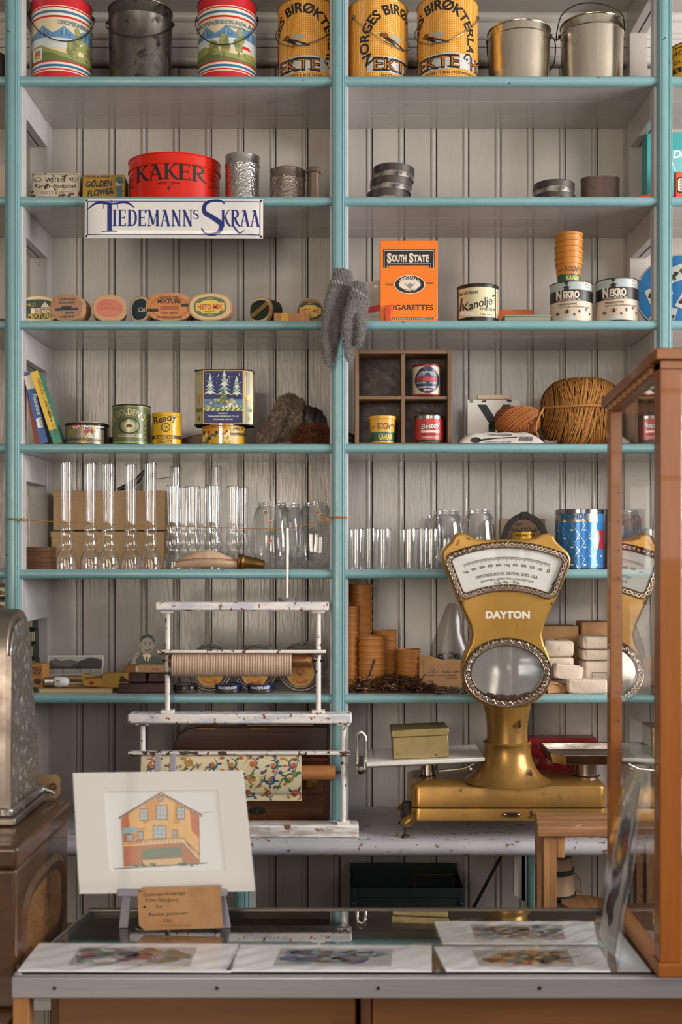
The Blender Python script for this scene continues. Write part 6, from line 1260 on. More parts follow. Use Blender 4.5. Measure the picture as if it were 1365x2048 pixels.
# white paper packages right of the scale
PAPW = noisy('cream_wrapping', '#d3c3b2', '#c3b2a0', (12, 12, 12), rough=(.55, .7), bump=1.0, bscale=(60, 60, 60), c3='#a8947f', lo3=.6, hi3=.72, s3=28)
def parcel(label, x0, x1, y0, y1, Yf, dep, zb, band=False, rot=0, rl=0, seed=0, tilt=0):
    kk = (D + Yf) / F; w = (x1 - x0) / 2 * kk; h = (y1 - y0) * kk; rn = random.Random(seed); ph = rn.uniform(0, 6)
    root = thing('paper_parcel', label, 'parcel', (X((x0 + x1) / 2, Yf), Yf, zb), (0, tilt, rot)); b = MB()
    def f(u, v):
        a_ = 2 * pi * u; ph_ = -pi / 2 + pi * v; cx = math.copysign(abs(cos(a_)) ** .25, cos(a_)) * abs(cos(ph_)) ** .2; cy = math.copysign(abs(sin(a_)) ** .25, sin(a_)) * abs(cos(ph_)) ** .2; cz = math.copysign(abs(sin(ph_)) ** .38, sin(ph_))
        wv = 1 + .018 * sin(9 * a_ + ph + 4 * v) + .014 * sin(17 * v + 5 * a_)
        return (w * cx * wv, dep / 2 + dep / 2 * cy * wv, max(.0002, h / 2 + h / 2 * cz * (1 + .02 * sin(7 * a_ + ph))))
    b.grid(f, 40, 16, PAPW, cu=True); b.build('wrapping', root, ang=60)
    if band: b = MB(); b.tube([(0, dep / 2 + (dep / 2 + .0012) * sin(t) * (1 if abs(sin(t)) > .5 else 1), h / 2 + (h / 2 + .0012) * cos(t)) for t in [2 * pi * k / 32 for k in range(32)]], .0008, TW2, 6, closed=True); b.build('string', root)
    return root, w, h, kk
kk = (D + .05) / F
l3 = ['lowest cream parcel of the left stack, behind the small parcel', 'middle cream parcel of the left stack', 'top cream parcel of the left stack tied with string']
hP = 24 * kk
for k in range(4): parcel((l3[0], 'second lowest cream parcel of the left stack', l3[1], l3[2])[k], 1088, 1150, 0, (22, 22, 22, 33)[k], .055, .07, z6 + .0006 + (0, 22.3, 44.6, 66.9)[k] * kk, band=(k == 3), seed=k)
for k in range(3): r_ = parcel(('bottom cream parcel of the right stack with a printed label', 'middle cream parcel of the right stack', 'top cream parcel of the right stack')[k], 1166, 1226, 0, (60, 22, 26)[k], .05, .075, z6 + .0006 + (0, 60.4, 82.8)[k] * kk, seed=10 + k); lab0 = r_ if k == 0 else lab0
root, w, h, kq = lab0; a = Art(); a.frame(-12, 12, 22, 38, .8, INK); a.frame(-10, 14, 20, 36, .4, INK); lines_text(a, 8, 31, ['S. MUSTAD & SØN', 'Fiskekroker', 'Oslo Norge', 'GARANTI'], 2, 4, INK); a.line([(-6, 34), (-6, 26)], 1.5, INK); a.emit('printed_label', root, flatmap(-.0026), kq)
parcel('small cream parcel lying slanted on brown paper before the left stack', 1106, 1166, 0, 30, .014, .03, z6 + .030, tilt=rad(7), seed=20)
parcel('cream parcel lying alone at the front edge of the shelf', 1136, 1217, 0, 29, -.004, .045, z6 + .0003, rot=rad(-4), seed=21)
b = MB(); rn = random.Random(3)
def brp(u, v): return (X(1094, .02) + u * LN(62), .008 + v * .045, z6 + .0012 + .012 + .012 * sin(u * 5 + v * 3) * (1 - u) + .004 * sin(v * 9))
b.grid(brp, 20, 14, KRAFT); b.grid(lambda u, v: (X(1094, .02) + u * LN(60), .006 + v * .045, z6 + .0008 + .0006 * sin(u * 6)), 16, 10, KRAFT); b.grid(lambda u, v: (X(1094, .02) + u * LN(40), .008 + u * .01, z6 + .001 + v * (.026 - .012 * u)), 8, 6, KRAFT); tag(b.build('brown_paper'), 'crumpled sheet of brown wrapping paper under the small parcel', 'wrapping paper')
b = MB(); kk = (D + .13) / F; b.box(X(1080, .13), X(1158, .13), .13, .19, z6, z6 + 122 * kk, KRAFT); tag(b.build('brown_carton', bevel=.002), 'open brown carton behind the left stack of parcels', 'carton')
b = MB()
b.add([(X(1118, .13), .13, z6 + 122 * kk), (X(1158, .13), .1289, z6 + 112 * kk), (X(1172, .1), .1, z6 + 50 * kk), (X(1169, .128), .128, z6 + 4 * kk), (X(1160, .1289), .1289, z6)], [(0, 1, 2, 3, 4)], KRAFT)
b.v = b.v[:0]; b.f = []; b.m = []
b.box(X(1164, .135), X(1228, .135), .135, .2, z6, z6 + 130 * kk, KRAFT); o = b.build('paper_package', bevel=.003); tag(o, 'brown paper package behind the right stack of parcels', 'package')
b = MB(); b.tube([(X(1192, .15), .134, z6 + 130 * kk + .001), (X(1200, .15), .16, z6 + 130 * kk + .002), (X(1206, .15), .19, z6 + 130 * kk + .001)], .0016, BLACK, 6, flat=.4); b.build('strap', o); bpy.data.objects['strap'].location = (0, 0, 0)
for k in range(9):
    b = MB(); kk = (D + .02) / F; b.box(0, .06, 0, .05, 0, 11.4 * kk, M('#c5a23e', .4)); b.box(-.0003, .0603, -.0003, .0503, 10.6 * kk, 11.5 * kk, M('#6f7276', .4)); tag(b.build('flat_carton', bevel=.0005), ORD(k, 9) + ' flat yellow carton in the stack at the right edge', 'carton', 'flat yellow cartons stacked at the right edge', loc=(X(1351, .02), .02, z6 + .0005 + k * 11.9 * kk))
# =====================================================================  ON THE WORKTOP
zw = ZW + .0004
# ---- wooden case behind the paper stand
CW = woodm('case_wood', '#6e3d1f', '#4b2813', 'x', .25, 60, .15, coat=.3); CWD = woodm('case_wood_dark', '#4f2b17', '#37200f', 'x', .3, 60, .15, coat=.3)
Yc = .025; kk = (D + Yc) / F; root = thing('wooden_case', 'dark brown wooden case with drawers standing behind the paper roll stand', 'case', (0, 0, zw))
x0, x1 = X(372, Yc), X(657, Yc); zq = lambda y: Z(y, Yc) - zw
b = MB(); b.box(x0, x1, Yc, .22, 0, zq(1523), CW); b.build('body', root, bevel=.002)
b = MB(); pl_ = [(X(338, Yc), zq(1516)), (X(345, Yc), zq(1490)), (X(356, Yc), zq(1470)), (X(372, Yc), zq(1460)), (X(395, Yc), zq(1456)), (x1, zq(1456)), (x1, zq(1516))]; b.prism(pl_, Yc + .02, .22, CWD); b.build('lid', root, bevel=.003)
b = MB(); b.box(x0 - .004, x1 + .002, Yc - .005, .2205, zq(1523), zq(1516) + .0005, M('#7a4020', .25)); b.build('moulding', root, bevel=.0015)
for a0, a1, b0, b1 in ((380, 650, 1641, 1593), (380, 650, 1588, 1530)):
    b = MB(); b.box(X(a0, Yc), X(a1, Yc), Yc - .003, Yc + .01, zq(a0 and b0), zq(b1), CW); d = b.build('drawer', root, bevel=.0015)
    b = MB(); e = MB()
    if b0 == 1641: e.lathe([(0, 0), (18 * kk, 0), (17 * kk, .0012), (0, .0015)], BLACK, n=30, sy=.42); e.xf(Matrix.Translation((X(515, Yc), Yc - .003, zq(1621))) @ Matrix.Rotation(pi / 2, 4, 'X')); e.box(X(515, Yc) - .0008, X(515, Yc) + .0008, Yc - .0049, Yc - .004, zq(1627), zq(1617), BRASSM); e.build('keyhole_plate', d)
    else: e.lathe([(14 * kk, 0), (14 * kk, .002), (9 * kk, .003), (8 * kk, .001), (0, .001)], BRASSM, n=30); e.xf(Matrix.Translation((X(620, Yc), Yc - .003, zq(1566))) @ Matrix.Rotation(pi / 2, 4, 'X')); e.build('ring_pull', d)
for px_ in (412, 516):
    b = MB(); b.box(X(px_ - 16, Yc), X(px_ + 16, Yc), Yc + .0185, Yc + .0215, zq(1462), zq(1459), BRASSM); b.build('hinge', root)
root2 = thing('printing_block', 'small metal framed block lying on the wooden case', 'metal block', (X(561, .045), .05, zw + zq(1456) + .0008)); kk = (D + .045) / F
DGM = M('#2b2a2a', .3, .6); b = MB(); b.box(-66 * kk, 66 * kk, 0, .06, -.0, .004, M('#8b7c70', .35, .9)); b.build('base_plate', root2, bevel=.001); b = MB(); b.box(-64 * kk, 64 * kk, .003, .057, .004, .010, DGM); b.build('body', root2, bevel=.001); b = MB(); b.box(-65 * kk, 65 * kk, 0, .05, .010, .013, M('#a39285', .3, .9)); b.build('top_plate', root2, bevel=.001)
# ---- white paper roll stand
WPT = noisy('chipped_white_paint', '#e6dfdb', '#c6c8cf', (20, 50, 50), .45, .55, rough=(.35, .5), bump=.6, bscale=(25, 90, 90), c3='#8a5230', lo3=.62, hi3=.635, s3=85)
WPM = noisy('chipped_white_iron', '#e8e0da', '#dad4cf', (40, 40, 40), rough=(.35, .5), bump=.3, c3='#4a3a30', lo3=.60, hi3=.62, s3=60)
WPW = noisy('worn_white_board', '#e2dcda', '#b3a8a0', (12, 60, 60), .46, .56, rough=(.45, .6), bump=.7, bscale=(20, 120, 120), c3='#7c5134', lo3=.62, hi3=.65, s3=30)
Yp = -.058; kp = (D + Yp) / F; root = thing('paper_roll_stand', 'chipped white two tier paper roll stand with cutter bars on the worktop', 'paper roll stand', (0, 0, 0))
def pbx(nm, x0, x1, y0, y1, d0, d1, m, bev=.002, par=None, lb=None):
    b = MB(); b.box(X(x0, Yp), X(x1, Yp), Yp + d0, Yp + d1, Z(y1, Yp), Z(y0, Yp), m); o = b.build(nm, par or root, bevel=bev, seg=3)
    if lb: o['label'] = lb
    return o
b = MB(); b.box(X(248, Yp), X(718, Yp), Yp - .006, Yp + .044, zw, Z(1650, Yp), WPW); b.build('base_board', root, bevel=.004, seg=3)
pbx('shelf_board', 257, 704, 1427, 1446, -.012, .036, WPT, .004); pbx('top_board', 312, 658, 1204, 1221, -.012, .036, WPT, .004)
for x, y0, y1 in ((284, 1446, 1650), (687, 1446, 1650), (334, 1221, 1427), (637, 1221, 1427)):
    b = MB(); b.tube([(X(x, Yp), Yp + .010, Z(y1, Yp)), (X(x, Yp), Yp + .010, Z(y0, Yp))], 5.2 * kp, WPM, 16); u_ = b.build('upright', root)
    for yy, hh in ((y1, -6), (y0, 5)): c = MB(); c.box(X(x - 13, Yp), X(x + 13, Yp), Yp - .001, Yp + .022, min(Z(yy, Yp), Z(yy + hh, Yp)), max(Z(yy, Yp), Z(yy + hh, Yp)), WPM); c.build('foot_plate', u_, bevel=.001)
for x0, x1, y0, y1 in ((259, 700, 1501, 1507), (317, 652, 1299, 1305)):
    b = MB(); b.box(X(x0, Yp), X(x1, Yp), Yp - .018, Yp + .0, Z(y1, Yp), Z(y0, Yp), WPM); b.build('cutter_bar', root, bevel=.0012)
    for x in (x0 + 12, x1 - 12): b = MB(); b.box(X(x - 8, Yp), X(x + 8, Yp), Yp - .012, Yp + .012, Z(y1 + 4, Yp), Z(y1, Yp) - .0001, M('#5b4a40', .5, .5)); b.build('bracket', root, bevel=.0006)
# upper corrugated roll
CORR = M('#bda48f', .6); yr, rr = 1328, 25 * kp
b = MB(); xa, xb = X(345, Yp), X(585, Yp); n_ = 200
def cr(u, v):
    a_ = 2 * pi * v; r = rr + .00075 * sin(2 * pi * u * 46); return (xa + (xb - xa) * u, Yp + .008 + r * cos(a_), Z(yr, Yp) + r * sin(a_))
b.grid(cr, 46 * 6, 28, noisy('corrugated_paper', '#c2a792', '#b39984', (20, 20, 20), rough=(.6, .7)), cv=True)
root2 = thing('corrugated_paper_roll', 'roll of ribbed pinkish brown paper on the upper tier of the white stand', 'paper roll', (0, 0, 0)); b.build('paper', root2, ang=80)
b = MB(); b.tube([(X(338, Yp), Yp + .008, Z(1322, Yp)), (X(624, Yp), Yp + .008, Z(1322, Yp))], 14 * kp, noisy('worn_roller_wood', '#8a5328', '#4d2a14', (20, 40, 40), rough=(.3, .45), c3='#b98a52', lo3=.6, hi3=.66, s3=40), 24); b.build('wooden_roller', root2)
b = MB(); b.tube([(X(324, Yp), Yp + .008, Z(1322, Yp)), (X(650, Yp), Yp + .008, Z(1322, Yp))], 2.2 * kp, M('#3a322d', .4, .8), 8); b.build('axle', root2)
# lower floral sheet
FLP = M('#d9cba6', .45); root2 = thing('floral_paper_roll', 'cream wrapping paper with coloured scrolling flowers on the lower tier of the white stand', 'paper roll', (0, 0, 0))
yl, rl = 1547, 15 * kp; Yr = Yp + .010
b = MB(); b.tube([(X(300, Yp), Yr, Z(yl, Yp)), (X(672, Yp), Yr, Z(yl, Yp))], rl, woodm('roller_wood', '#b87b45', '#99602f', 'x', .45, 60), 24); b.build('wooden_roller', root2)
b = MB(); b.tube([(X(288, Yp), Yr, Z(yl, Yp)), (X(690, Yp), Yr, Z(yl, Yp))], 2.2 * kp, M('#3a322d', .4, .8), 8); b.build('axle', root2)
def sheet(v):   # v = photo rows down from the cutter bar (0..94): over the roll and hanging free
    z = Z(1506 + v, Yp); dz = (z - Z(yl, Yp)); q = max(0, 1 - (dz / (40 * kp)) ** 2); return Yr - rl - .0015 - .010 * sqrt(q) * 1.0, z
b = MB(); b.grid(lambda u, v: (X(285 + 319 * u, Yp), sheet(94 * v)[0], sheet(94 * v)[1]), 2, 48, FLP); b.grid(lambda u, v: (X(285 + 319 * u, Yp), sheet(94 * v)[0] + .0006, sheet(94 * v)[1]), 2, 48, FLP); b.build('paper', root2, ang=80)
a = Art(); rn = random.Random(21); fc = [M(c, .5) for c in ('#b8552f', '#2d4a7a', '#3f6b4a', '#a8842e', '#6b4a6a', '#c2703a', '#24506e')]
def flower(x, y, r, m):
    for k in range(5): a.ell(x + r * .6 * cos(k * 1.257), y + r * .6 * sin(k * 1.257), r * .5, r * .5, m, 10)
    a.up(); a.ell(x, y, r * .35, r * .35, fc[3], 10)
for ix in range(8):
    for iy in range(3):
        x, y = 20 + 40 * ix + rn.uniform(-6, 6), 14 + 31 * iy + rn.uniform(-4, 4); a.z = 0; c = fc[(ix * 3 + iy * 2) % 7]; sg = rn.choice([-1, 1]); st = rn.uniform(0, 6)
        R0 = rn.uniform(9, 15); pts = [(x + sg * (R0 - .036 * R0 * k) * cos(st + .28 * k), y + (R0 - .036 * R0 * k) * sin(st + .28 * k)) for k in range(22)]; a.line(pts, [1 + 3.2 * sin(pi * k / 21) for k in range(22)], c)
        for k in (3, 8, 13):
            px_, py_ = pts[k]; q = st + .28 * k; a.up(); a.poly([(px_, py_), (px_ + sg * 7 * cos(q + .5), py_ + 7 * sin(q + .5)), (px_ + sg * 11 * cos(q), py_ + 11 * sin(q)), (px_ + sg * 5 * cos(q - .4), py_ + 5 * sin(q - .4))], fc[(ix + k + iy) % 7])
        a.up(); flower(x, y, 4.6, fc[0] if (ix + iy) % 2 else fc[5])
        for k in range(5): a.ell(x + rn.uniform(-20, 20), y + rn.uniform(-15, 15), 1, 1, fc[3], 8)
        a.poly(blob(rn, x + 19, y + 13, 5, 3, 7), fc[rn.randrange(7)])
a.z = 0
for k in range(9):
    x = -10 + 40 * k; c = fc[(k * 2 + 1) % 7]; a.curve([(x, rn.uniform(4, 30)), (x + 14, rn.uniform(30, 50)), (x + 30, rn.uniform(40, 70)), (x + 44, rn.uniform(70, 90))], [1, 2.6, 2.2, .8], fc[2] if k % 2 else fc[6]); a.up()
    for q in range(5):
        lx, ly, la = x + rn.uniform(0, 40), rn.uniform(5, 88), rn.uniform(0, 6.28); a.poly([(lx, ly), (lx + 5 * cos(la + .5), ly + 5 * sin(la + .5)), (lx + 11 * cos(la), ly + 11 * sin(la)), (lx + 5 * cos(la - .5), ly + 5 * sin(la - .5))], fc[rn.randrange(7)])
a.it = [([(max(1, min(318, x)), max(1, min(93, y))) for x, y in vs], fs, m, z) for vs, fs, m, z in a.it]
a.emit('flower_print', root2, lambda u, v, h: Vector((X(285, Yp) + u, sheet(94 - v / kp)[0] - h - .0002, sheet(94 - v / kp)[1])), kp, .02, cutv=.003)
# ---- red parcel of star paper behind the scale
root = thing('red_parcel', 'parcel in red paper with golden stars standing behind the scale column', 'parcel', (X(1128, .14), .14, zw)); kk = (D + .14) / F; hR = Z(1477, .14) - zw
RP = M('#a31a22', .35); b = MB(); b.box(-72 * kk, 68 * kk, 0, .06, 0, hR, RP); b.build('wrapping', root, bevel=.003); a = Art(); GO, GD = M('#c98a58', .35), M('#6e1a16', .4)
for ix in range(5):
    for iy in range(3):
        x, y = -56 + 28 * ix, hR / kk - 16 - 30 * iy; m = GO if iy == 1 else GD; pts = [(x + (12 if k % 2 == 0 else 4) * cos(pi * k / 8), y + (12 if k % 2 == 0 else 4) * sin(pi * k / 8)) for k in range(16)]; a.poly(pts, m)
        for k in range(4): a.ell(x + 13 * cos(pi / 4 + k * pi / 2), y + 13 * sin(pi / 4 + k * pi / 2), 2.4, 2.4, GD)
a.it = [([(max(-71, min(67, x)), y) for x, y in vs], fs, m, z) for vs, fs, m, z in a.it]
a.emit('star_print', root, flatmap(0), kk)
# =====================================================================  THE GOLD SHOP SCALE
GP = noisy('gold_lacquer', '#b58a40', '#a67c36', (9, 9, 14), rough=(.22, .36), metal=(.45, .55), c3='#6b4a24', lo3=.66, hi3=.74, s3=40)
GPD = noisy('worn_gold_lacquer', '#ad8240', '#84653a', (11, 11, 8), .35, .7, rough=(.24, .42), metal=(.55, .65), c3='#3f2d1e', lo3=.64, hi3=.72, s3=26)
SILV2 = noisy('silver_bezel', '#bfae9f', '#a18f80', (60, 60, 60), rough=(.18, .32), metal=(1, 1)); SILVD = M('#6b5a4c', .35, .9)
Yh = -.090; kh = (D + Yh) / F; cxh, cyh = 1015, 1376
scale = thing('shop_scale', 'tall gold lacquered counter scale with fan shaped dial and oval glass', 'scale', (0, 0, 0))
def hp(x, y): return (X(x, Yh), Z(y, Yh))
out = [(884, 1112), (887, 1100), (896, 1090), (904, 1084), (909, 1073), (917, 1066), (927, 1065), (938, 1070), (950, 1077), (975, 1079), (1000, 1079), (1030, 1079), (1055, 1078), (1073, 1075), (1084, 1068), (1096, 1066), (1108, 1070), (1114, 1082), (1124, 1092), (1138, 1104), (1144, 1117), (1143, 1130), (1130, 1162), (1114, 1198), (1100, 1226), (1090, 1252), (1086, 1270), (1090, 1288), (1100, 1310), (1105, 1334), (1104, 1358), (1096, 1382), (1080, 1400), (1058, 1412), (1032, 1418), (1000, 1418), (972, 1412), (950, 1400), (935, 1382), (927, 1358), (926, 1334), (931, 1310), (942, 1288), (946, 1270), (941, 1250), (930, 1226), (916, 1196), (901, 1160), (889, 1132)]
b = MB(); b.prism([hp(x, y) for x, y in out], Yh + .003, Yh + .056, GP); b.build('head', scale, bevel=.006, seg=4)
def closed_path(pts, n):   # resample a closed polyline evenly
    P = pts + [pts[0]]; L = [0]
    for p, q in zip(P, P[1:]): L.append(L[-1] + sqrt((q[0] - p[0]) ** 2 + (q[1] - p[1]) ** 2))
    o = []; j = 0
    for k in range(n):
        t = L[-1] * k / n
        while L[j + 1] < t: j += 1
        f = (t - L[j]) / (L[j + 1] - L[j]); o.append((P[j][0] * (1 - f) + P[j + 1][0] * f, P[j][1] * (1 - f) + P[j + 1][1] * f))
    return o, L[-1]
def fan(r1, r2, a1, a2, rc, n=24):
    """sector outline with rounded corners, photo pixels about (cxh, cyh)"""
    pt = lambda r, a: (cxh + r * sin(rad(a)), cyh - r * cos(rad(a)))
    da1, da2 = rc / r2 * 57.3, rc / r1 * 57.3; pts = []
    pts += [pt(r2, -a1 + da1 + (2 * a1 - 2 * da1) * k / n) for k in range(n + 1)]
    pts += [pt(r2 - rc * (1 - cos(rad(q))), a1 - da1 + da1 * sin(rad(q))) for q in (30, 60)] + [pt(r2 - rc, a1)]
    pts += [pt(r1 + rc, a2)] + [pt(r1 + rc * (1 - cos(rad(q))), a2 - da2 + da2 * sin(rad(q))) for q in (60, 30)]
    pts += [pt(r1, a2 - da2 - (2 * a2 - 2 * da2) * k / n) for k in range(n + 1)]
    pts += [pt(r1 + rc * (1 - cos(rad(q))), -a2 + da2 - da2 * sin(rad(q))) for q in (30, 60)] + [pt(r1 + rc, -a2), pt(r2 - rc, -a1)]
    pts += [pt(r2 - rc * (1 - cos(rad(q))), -a1 + da1 - da1 * sin(rad(q))) for q in (60, 30)]; return pts
BZD = noisy('bezel_ground', '#8f8073', '#75675b', (60, 60, 60), rough=(.25, .4), metal=(.9, .9))
def bezel(name, mid, half, reps, mb_depth=.004):
    pts, L = closed_path(mid, 260); n = len(pts); b = MB(); nr = []
    for i in range(n):
        p, q = pts[i - 1], pts[(i + 1) % n]; dx, dy = q[0] - p[0], q[1] - p[1]; l = sqrt(dx * dx + dy * dy); nr.append((-dy / l, dx / l))
    prof = [(-half, .001), (-half, -.003), (-half * .86, -.0048), (-half * .68, -.003), (0, -.0022), (half * .68, -.003), (half * .86, -.0048), (half, -.003), (half, .001)]
    b.grid(lambda u, v: (lambda i, j: (X(pts[i][0] + nr[i][0] * prof[j][0], Yh), Yh + prof[j][1], Z(pts[i][1] + nr[i][1] * prof[j][0], Yh)))(int(round(u * n)) % n, int(round(v * 8))), n, 8, BZD, cu=True)
    o = b.build(name, scale, ang=50); b = MB()   # vine scrolls in relief
    for s_ in (0, pi):
        b.tube([(X(pts[i][0] + nr[i][0] * half * .5 * sin(2 * pi * reps * i / n + s_), Yh), Yh - .0034, Z(pts[i][1] + nr[i][1] * half * .5 * sin(2 * pi * reps * i / n + s_), Yh)) for i in range(0, n)], 1.0 * kh, SILV2, 5, closed=True)
    for k in range(reps * 2):
        i = int((k + .5) / (reps * 2) * n) % n; cx, cy = pts[i]; sg = 1 if k % 2 else -1
        b.tube([(X(cx + nr[i][0] * 0 + 3.4 * (1 - t / 14) * cos(sg * t * .75), Yh), Yh - .0036, Z(cy + 3.4 * (1 - t / 14) * sin(sg * t * .75), Yh)) for t in range(11)], .8 * kh, SILV2, 4)
    b.build('scroll_relief', o); return o
bezel('dial_bezel', fan(200.5, 286.5, 25.0, 26.2, 13), 6.8, 30)
o_ = [(1015.5 + 80 * cos(2 * pi * k / 80), 1345 + 61.5 * sin(2 * pi * k / 80)) for k in range(80)]
bezel('oval_bezel', o_, 8.2, 26)
dial = MB(); dial.prism([hp(x, y) for x, y in fan(206, 281, 23.6, 24.6, 8)], Yh + .0015, Yh + .0045, M('#d3d3ce', .6, 0, .2)); dial = dial.build('dial', scale)
a = Art(); TK = M('#2e2c2a', .5)
for k in range(101):
    g = rad(-19.3 + 38.6 * k / 100); L_ = 9 if k % 10 == 0 else (6.5 if k % 5 == 0 else 4.5); a.line([(262 * sin(g), 262 * cos(g)), ((262 - L_) * sin(g), (262 - L_) * cos(g))], .55, TK)
a.line([(262 * sin(rad(-19.3 + 38.6 * k / 60)), 262 * cos(rad(-19.3 + 38.6 * k / 60))) for k in range(61)], .6, TK)
for k, t in enumerate(['1kg', '900', '800', '700', '600', '½kg', '400', '300', '200', '100', '0']):
    g = rad(-19.3 + 3.86 * k); a.text(t, 246 * sin(g), 246 * cos(g) - 2, 5.2 if k not in (10,) else 8, TK, rot=-g)
a.text('DAYTON SCALE CO. DAYTON, OHIO, U.S.A.', 0, 226, 6, INK, w=124, arc=226); a.text('Justeringen gjelder ikke prisutregningen', 0, 217, 4.6, INK, w=106, arc=217, bold=.0); a.text('lovlig 100g ··· 10 kg', 0, 209.5, 4.6, INK, w=50, arc=209)
a.emit('dial_print', scale, lambda u, v, h: Vector((X(cxh, Yh) + u, Yh + .0014 - h, Z(cyh, Yh) + v)), kh).parent = dial
b = MB(); pn = lambda x, y, d: (X(x, Yh), Yh - d, Z(y, Yh)); b.prism([hp(1121, 1142), hp(1122, 1143), hp(1111, 1174), hp(1104, 1170)], Yh - .0006, Yh + .0004, BLACK); b.prism([hp(1108, 1168), hp(1114, 1172), hp(1104, 1190), hp(1096, 1188)], Yh - .001, Yh + .0006, M('#4a4a4c', .3, .7)); b.build('pointer', scale)
b = MB(); [b.ball(pn(x, y, .003), 2.6 * kh, SILVD, 12, (1, .5, 1)) for x, y in ((925, 1207), (1104, 1207), (927, 1101), (1100, 1101), (953, 1388), (1078, 1388), (1015, 1281))]; b.build('screw', scale)
# dial glass and oval mirror glass
b = MB(); b.prism([hp(x, y) for x, y in fan(206, 281, 23.4, 24.4, 8)], Yh - .0016, Yh - .001, glassm('dial_glass', '#ffffff', .015, .3, 4, .02)); b.build('dial_glass', scale)
MIR = noisy('aged_mirror', '#c4c3c1', '#a3a19e', (16, 16, 16), rough=(.03, .08), metal=(.65, .6), c3='#6e665f', lo3=.66, hi3=.75, s3=40)
b = MB(); b.lathe([(0, 0), (73 * kh, 0), (73 * kh, .002), (0, .002)], MIR, n=64, sy=54 / 73); b.xf(Matrix.Translation((X(1015.5, Yh), Yh + .003, Z(1346, Yh))) @ Matrix.Rotation(pi / 2, 4, 'X')); b.build('oval_glass', scale)
b = MB(); rn = random.Random(6); DEB = noisy('rust_crumbs', '#4a2a20', '#2c1a15', (80, 80, 80), rough=(.7, .8))
for k in range(90):
    x = rn.uniform(-42, 44); yb = sqrt(max(0, 1 - (x / 73) ** 2)) * 53; b.ball(pn(1015.5 + x, 1346 + yb - 1.5 - rn.uniform(0, 8) * (1 - abs(x) / 60), .0022), rn.uniform(1.4, 3.6) * kh, DEB, 7, (1.2, .5, .8))
o = b.build('rust_crumbs', scale); o['kind'] = 'stuff'
a = Art(); a.text('DAYTON', 0, 0, 14.5, M('#ddd6c6', .35), w=89, bold=.05); a.emit('nameplate_lettering', scale, lambda u, v, h: Vector((X(1016.5, Yh) + u, Yh + .003 - h - .0002, Z(1237, Yh) + v)), kh)
# column
Yc = -.048; kc = (D + Yc) / F; b = MB(); zc0 = Z(1549, Yc)
colp = [(47, 1409), (44, 1425), (41, 1443), (40, 1465), (41, 1482)]
b.lathe([(0, Z(1409, Yc))] + [(r * kc, Z(y, Yc)) for r, y in colp] + [(0, Z(1483, Yc))], GPD, (X(1015, Yc), Yc, 0), 56); b.build('neck', scale)
b = MB(); b.lathe([(44 * kc, Z(1481, Yc)), (48 * kc, Z(1484, Yc)), (47 * kc, Z(1488, Yc)), (45.5 * kc, Z(1492, Yc)), (47.5 * kc, Z(1505, Yc)), (51 * kc, Z(1520, Yc)), (58 * kc, Z(1536, Yc)), (70 * kc, Z(1550, Yc)), (88 * kc, Z(1560, Yc))], GPD, (X(1015, Yc), Yc, 0), 64, sy=.96); b.build('column_flare', scale)
# base
Yb0, Yb1 = -.086, .092; kb = (D + Yb0) / F; zt_ = ZC - 461 * kb; zb_ = Z(1617, Yb0)
def rrect3(x0, x1, y0, y1, r, n=6):
    o = []
    for cx, cy, a0 in ((x1 - r, y1 - r, 0), (x0 + r, y1 - r, 90), (x0 + r, y0 + r, 180), (x1 - r, y0 + r, 270)):
        for k in range(n + 1): t = rad(a0 + 90 * k / n); o.append((cx + r * cos(t), cy + r * sin(t)))
    return o
xa, xb = X(824, Yb0), X(1217, Yb0)
def stackrr(b, levels, m):
    rows = []
    for ins, z, r in levels:
        o = rrect3(xa + ins, xb - ins, Yb0 + ins, Yb1 - ins, max(r, .002)); k = len(b.v); b.v += [(x, y, z) for x, y in o]; rows.append((k, len(o)))
    i = b.mi(m)
    for (k, n), (k2, _) in zip(rows, rows[1:]):
        for j in range(n): b.f.append((k + j, k + (j + 1) % n, k2 + (j + 1) % n, k2 + j)); b.m.append(i)
    b.f.append(tuple(rows[-1][0] + j for j in range(rows[-1][1]))); b.m.append(i); b.f.append(tuple(reversed([rows[0][0] + j for j in range(rows[0][1])]))); b.m.append(i)
b = MB(); stackrr(b, [(.004, zb_, .018), (.0, zb_ + .003, .018), (0, zt_ - .006, .018), (.002, zt_ - .002, .018), (.007, zt_ + .001, .016), (.03, zt_ + .006, .012)], GPD); b.build('base', scale, ang=30)
b = MB(); zl0 = Z(1641, Yb0); stackrr(b, [(-.003, zl0, .02), (-.003, zl0 + .004, .02), (.0, zb_ - .001, .018)], GPD); b.build('lower_base', scale, ang=30)
for sx, x in ((-1, 824), (1, 1217)):
    for yf in (-.058, .07):
        b = MB(); xx = X(x, Yb0) + (-.012 if sx < 0 else .012); b.tube([(xx + .03 * -sx, yf, zl0 + .004), (xx + .012 * -sx, yf, zl0 - .002), (xx, yf, zl0 - .012), (xx + .002 * sx, yf, zl0 - .016)], [.010, .012, .013, .012], GPD, 16, flat=.9); f_ = b.build('leg', scale)
        b = MB(); b.lathe([(.0095, 0), (.009, .003), (.004, .008), (.004, .02)], SILVD, (xx, yf, zw), 20); b.lathe([(0, 0), (.0095, 0)], SILVD, (xx, yf, zw), 20); b.build('levelling_screw', f_)
b = MB(); b.box(X(808, Yb0), X(824, Yb0), -.05, -.02, zl0 + .002, zl0 + .030, M('#26211e', .5)); b.box(X(804, Yb0), X(812, Yb0), -.045, -.03, zl0 - .006, zl0 + .016, M('#26211e', .5)); b.build('side_catch', scale, bevel=.003)
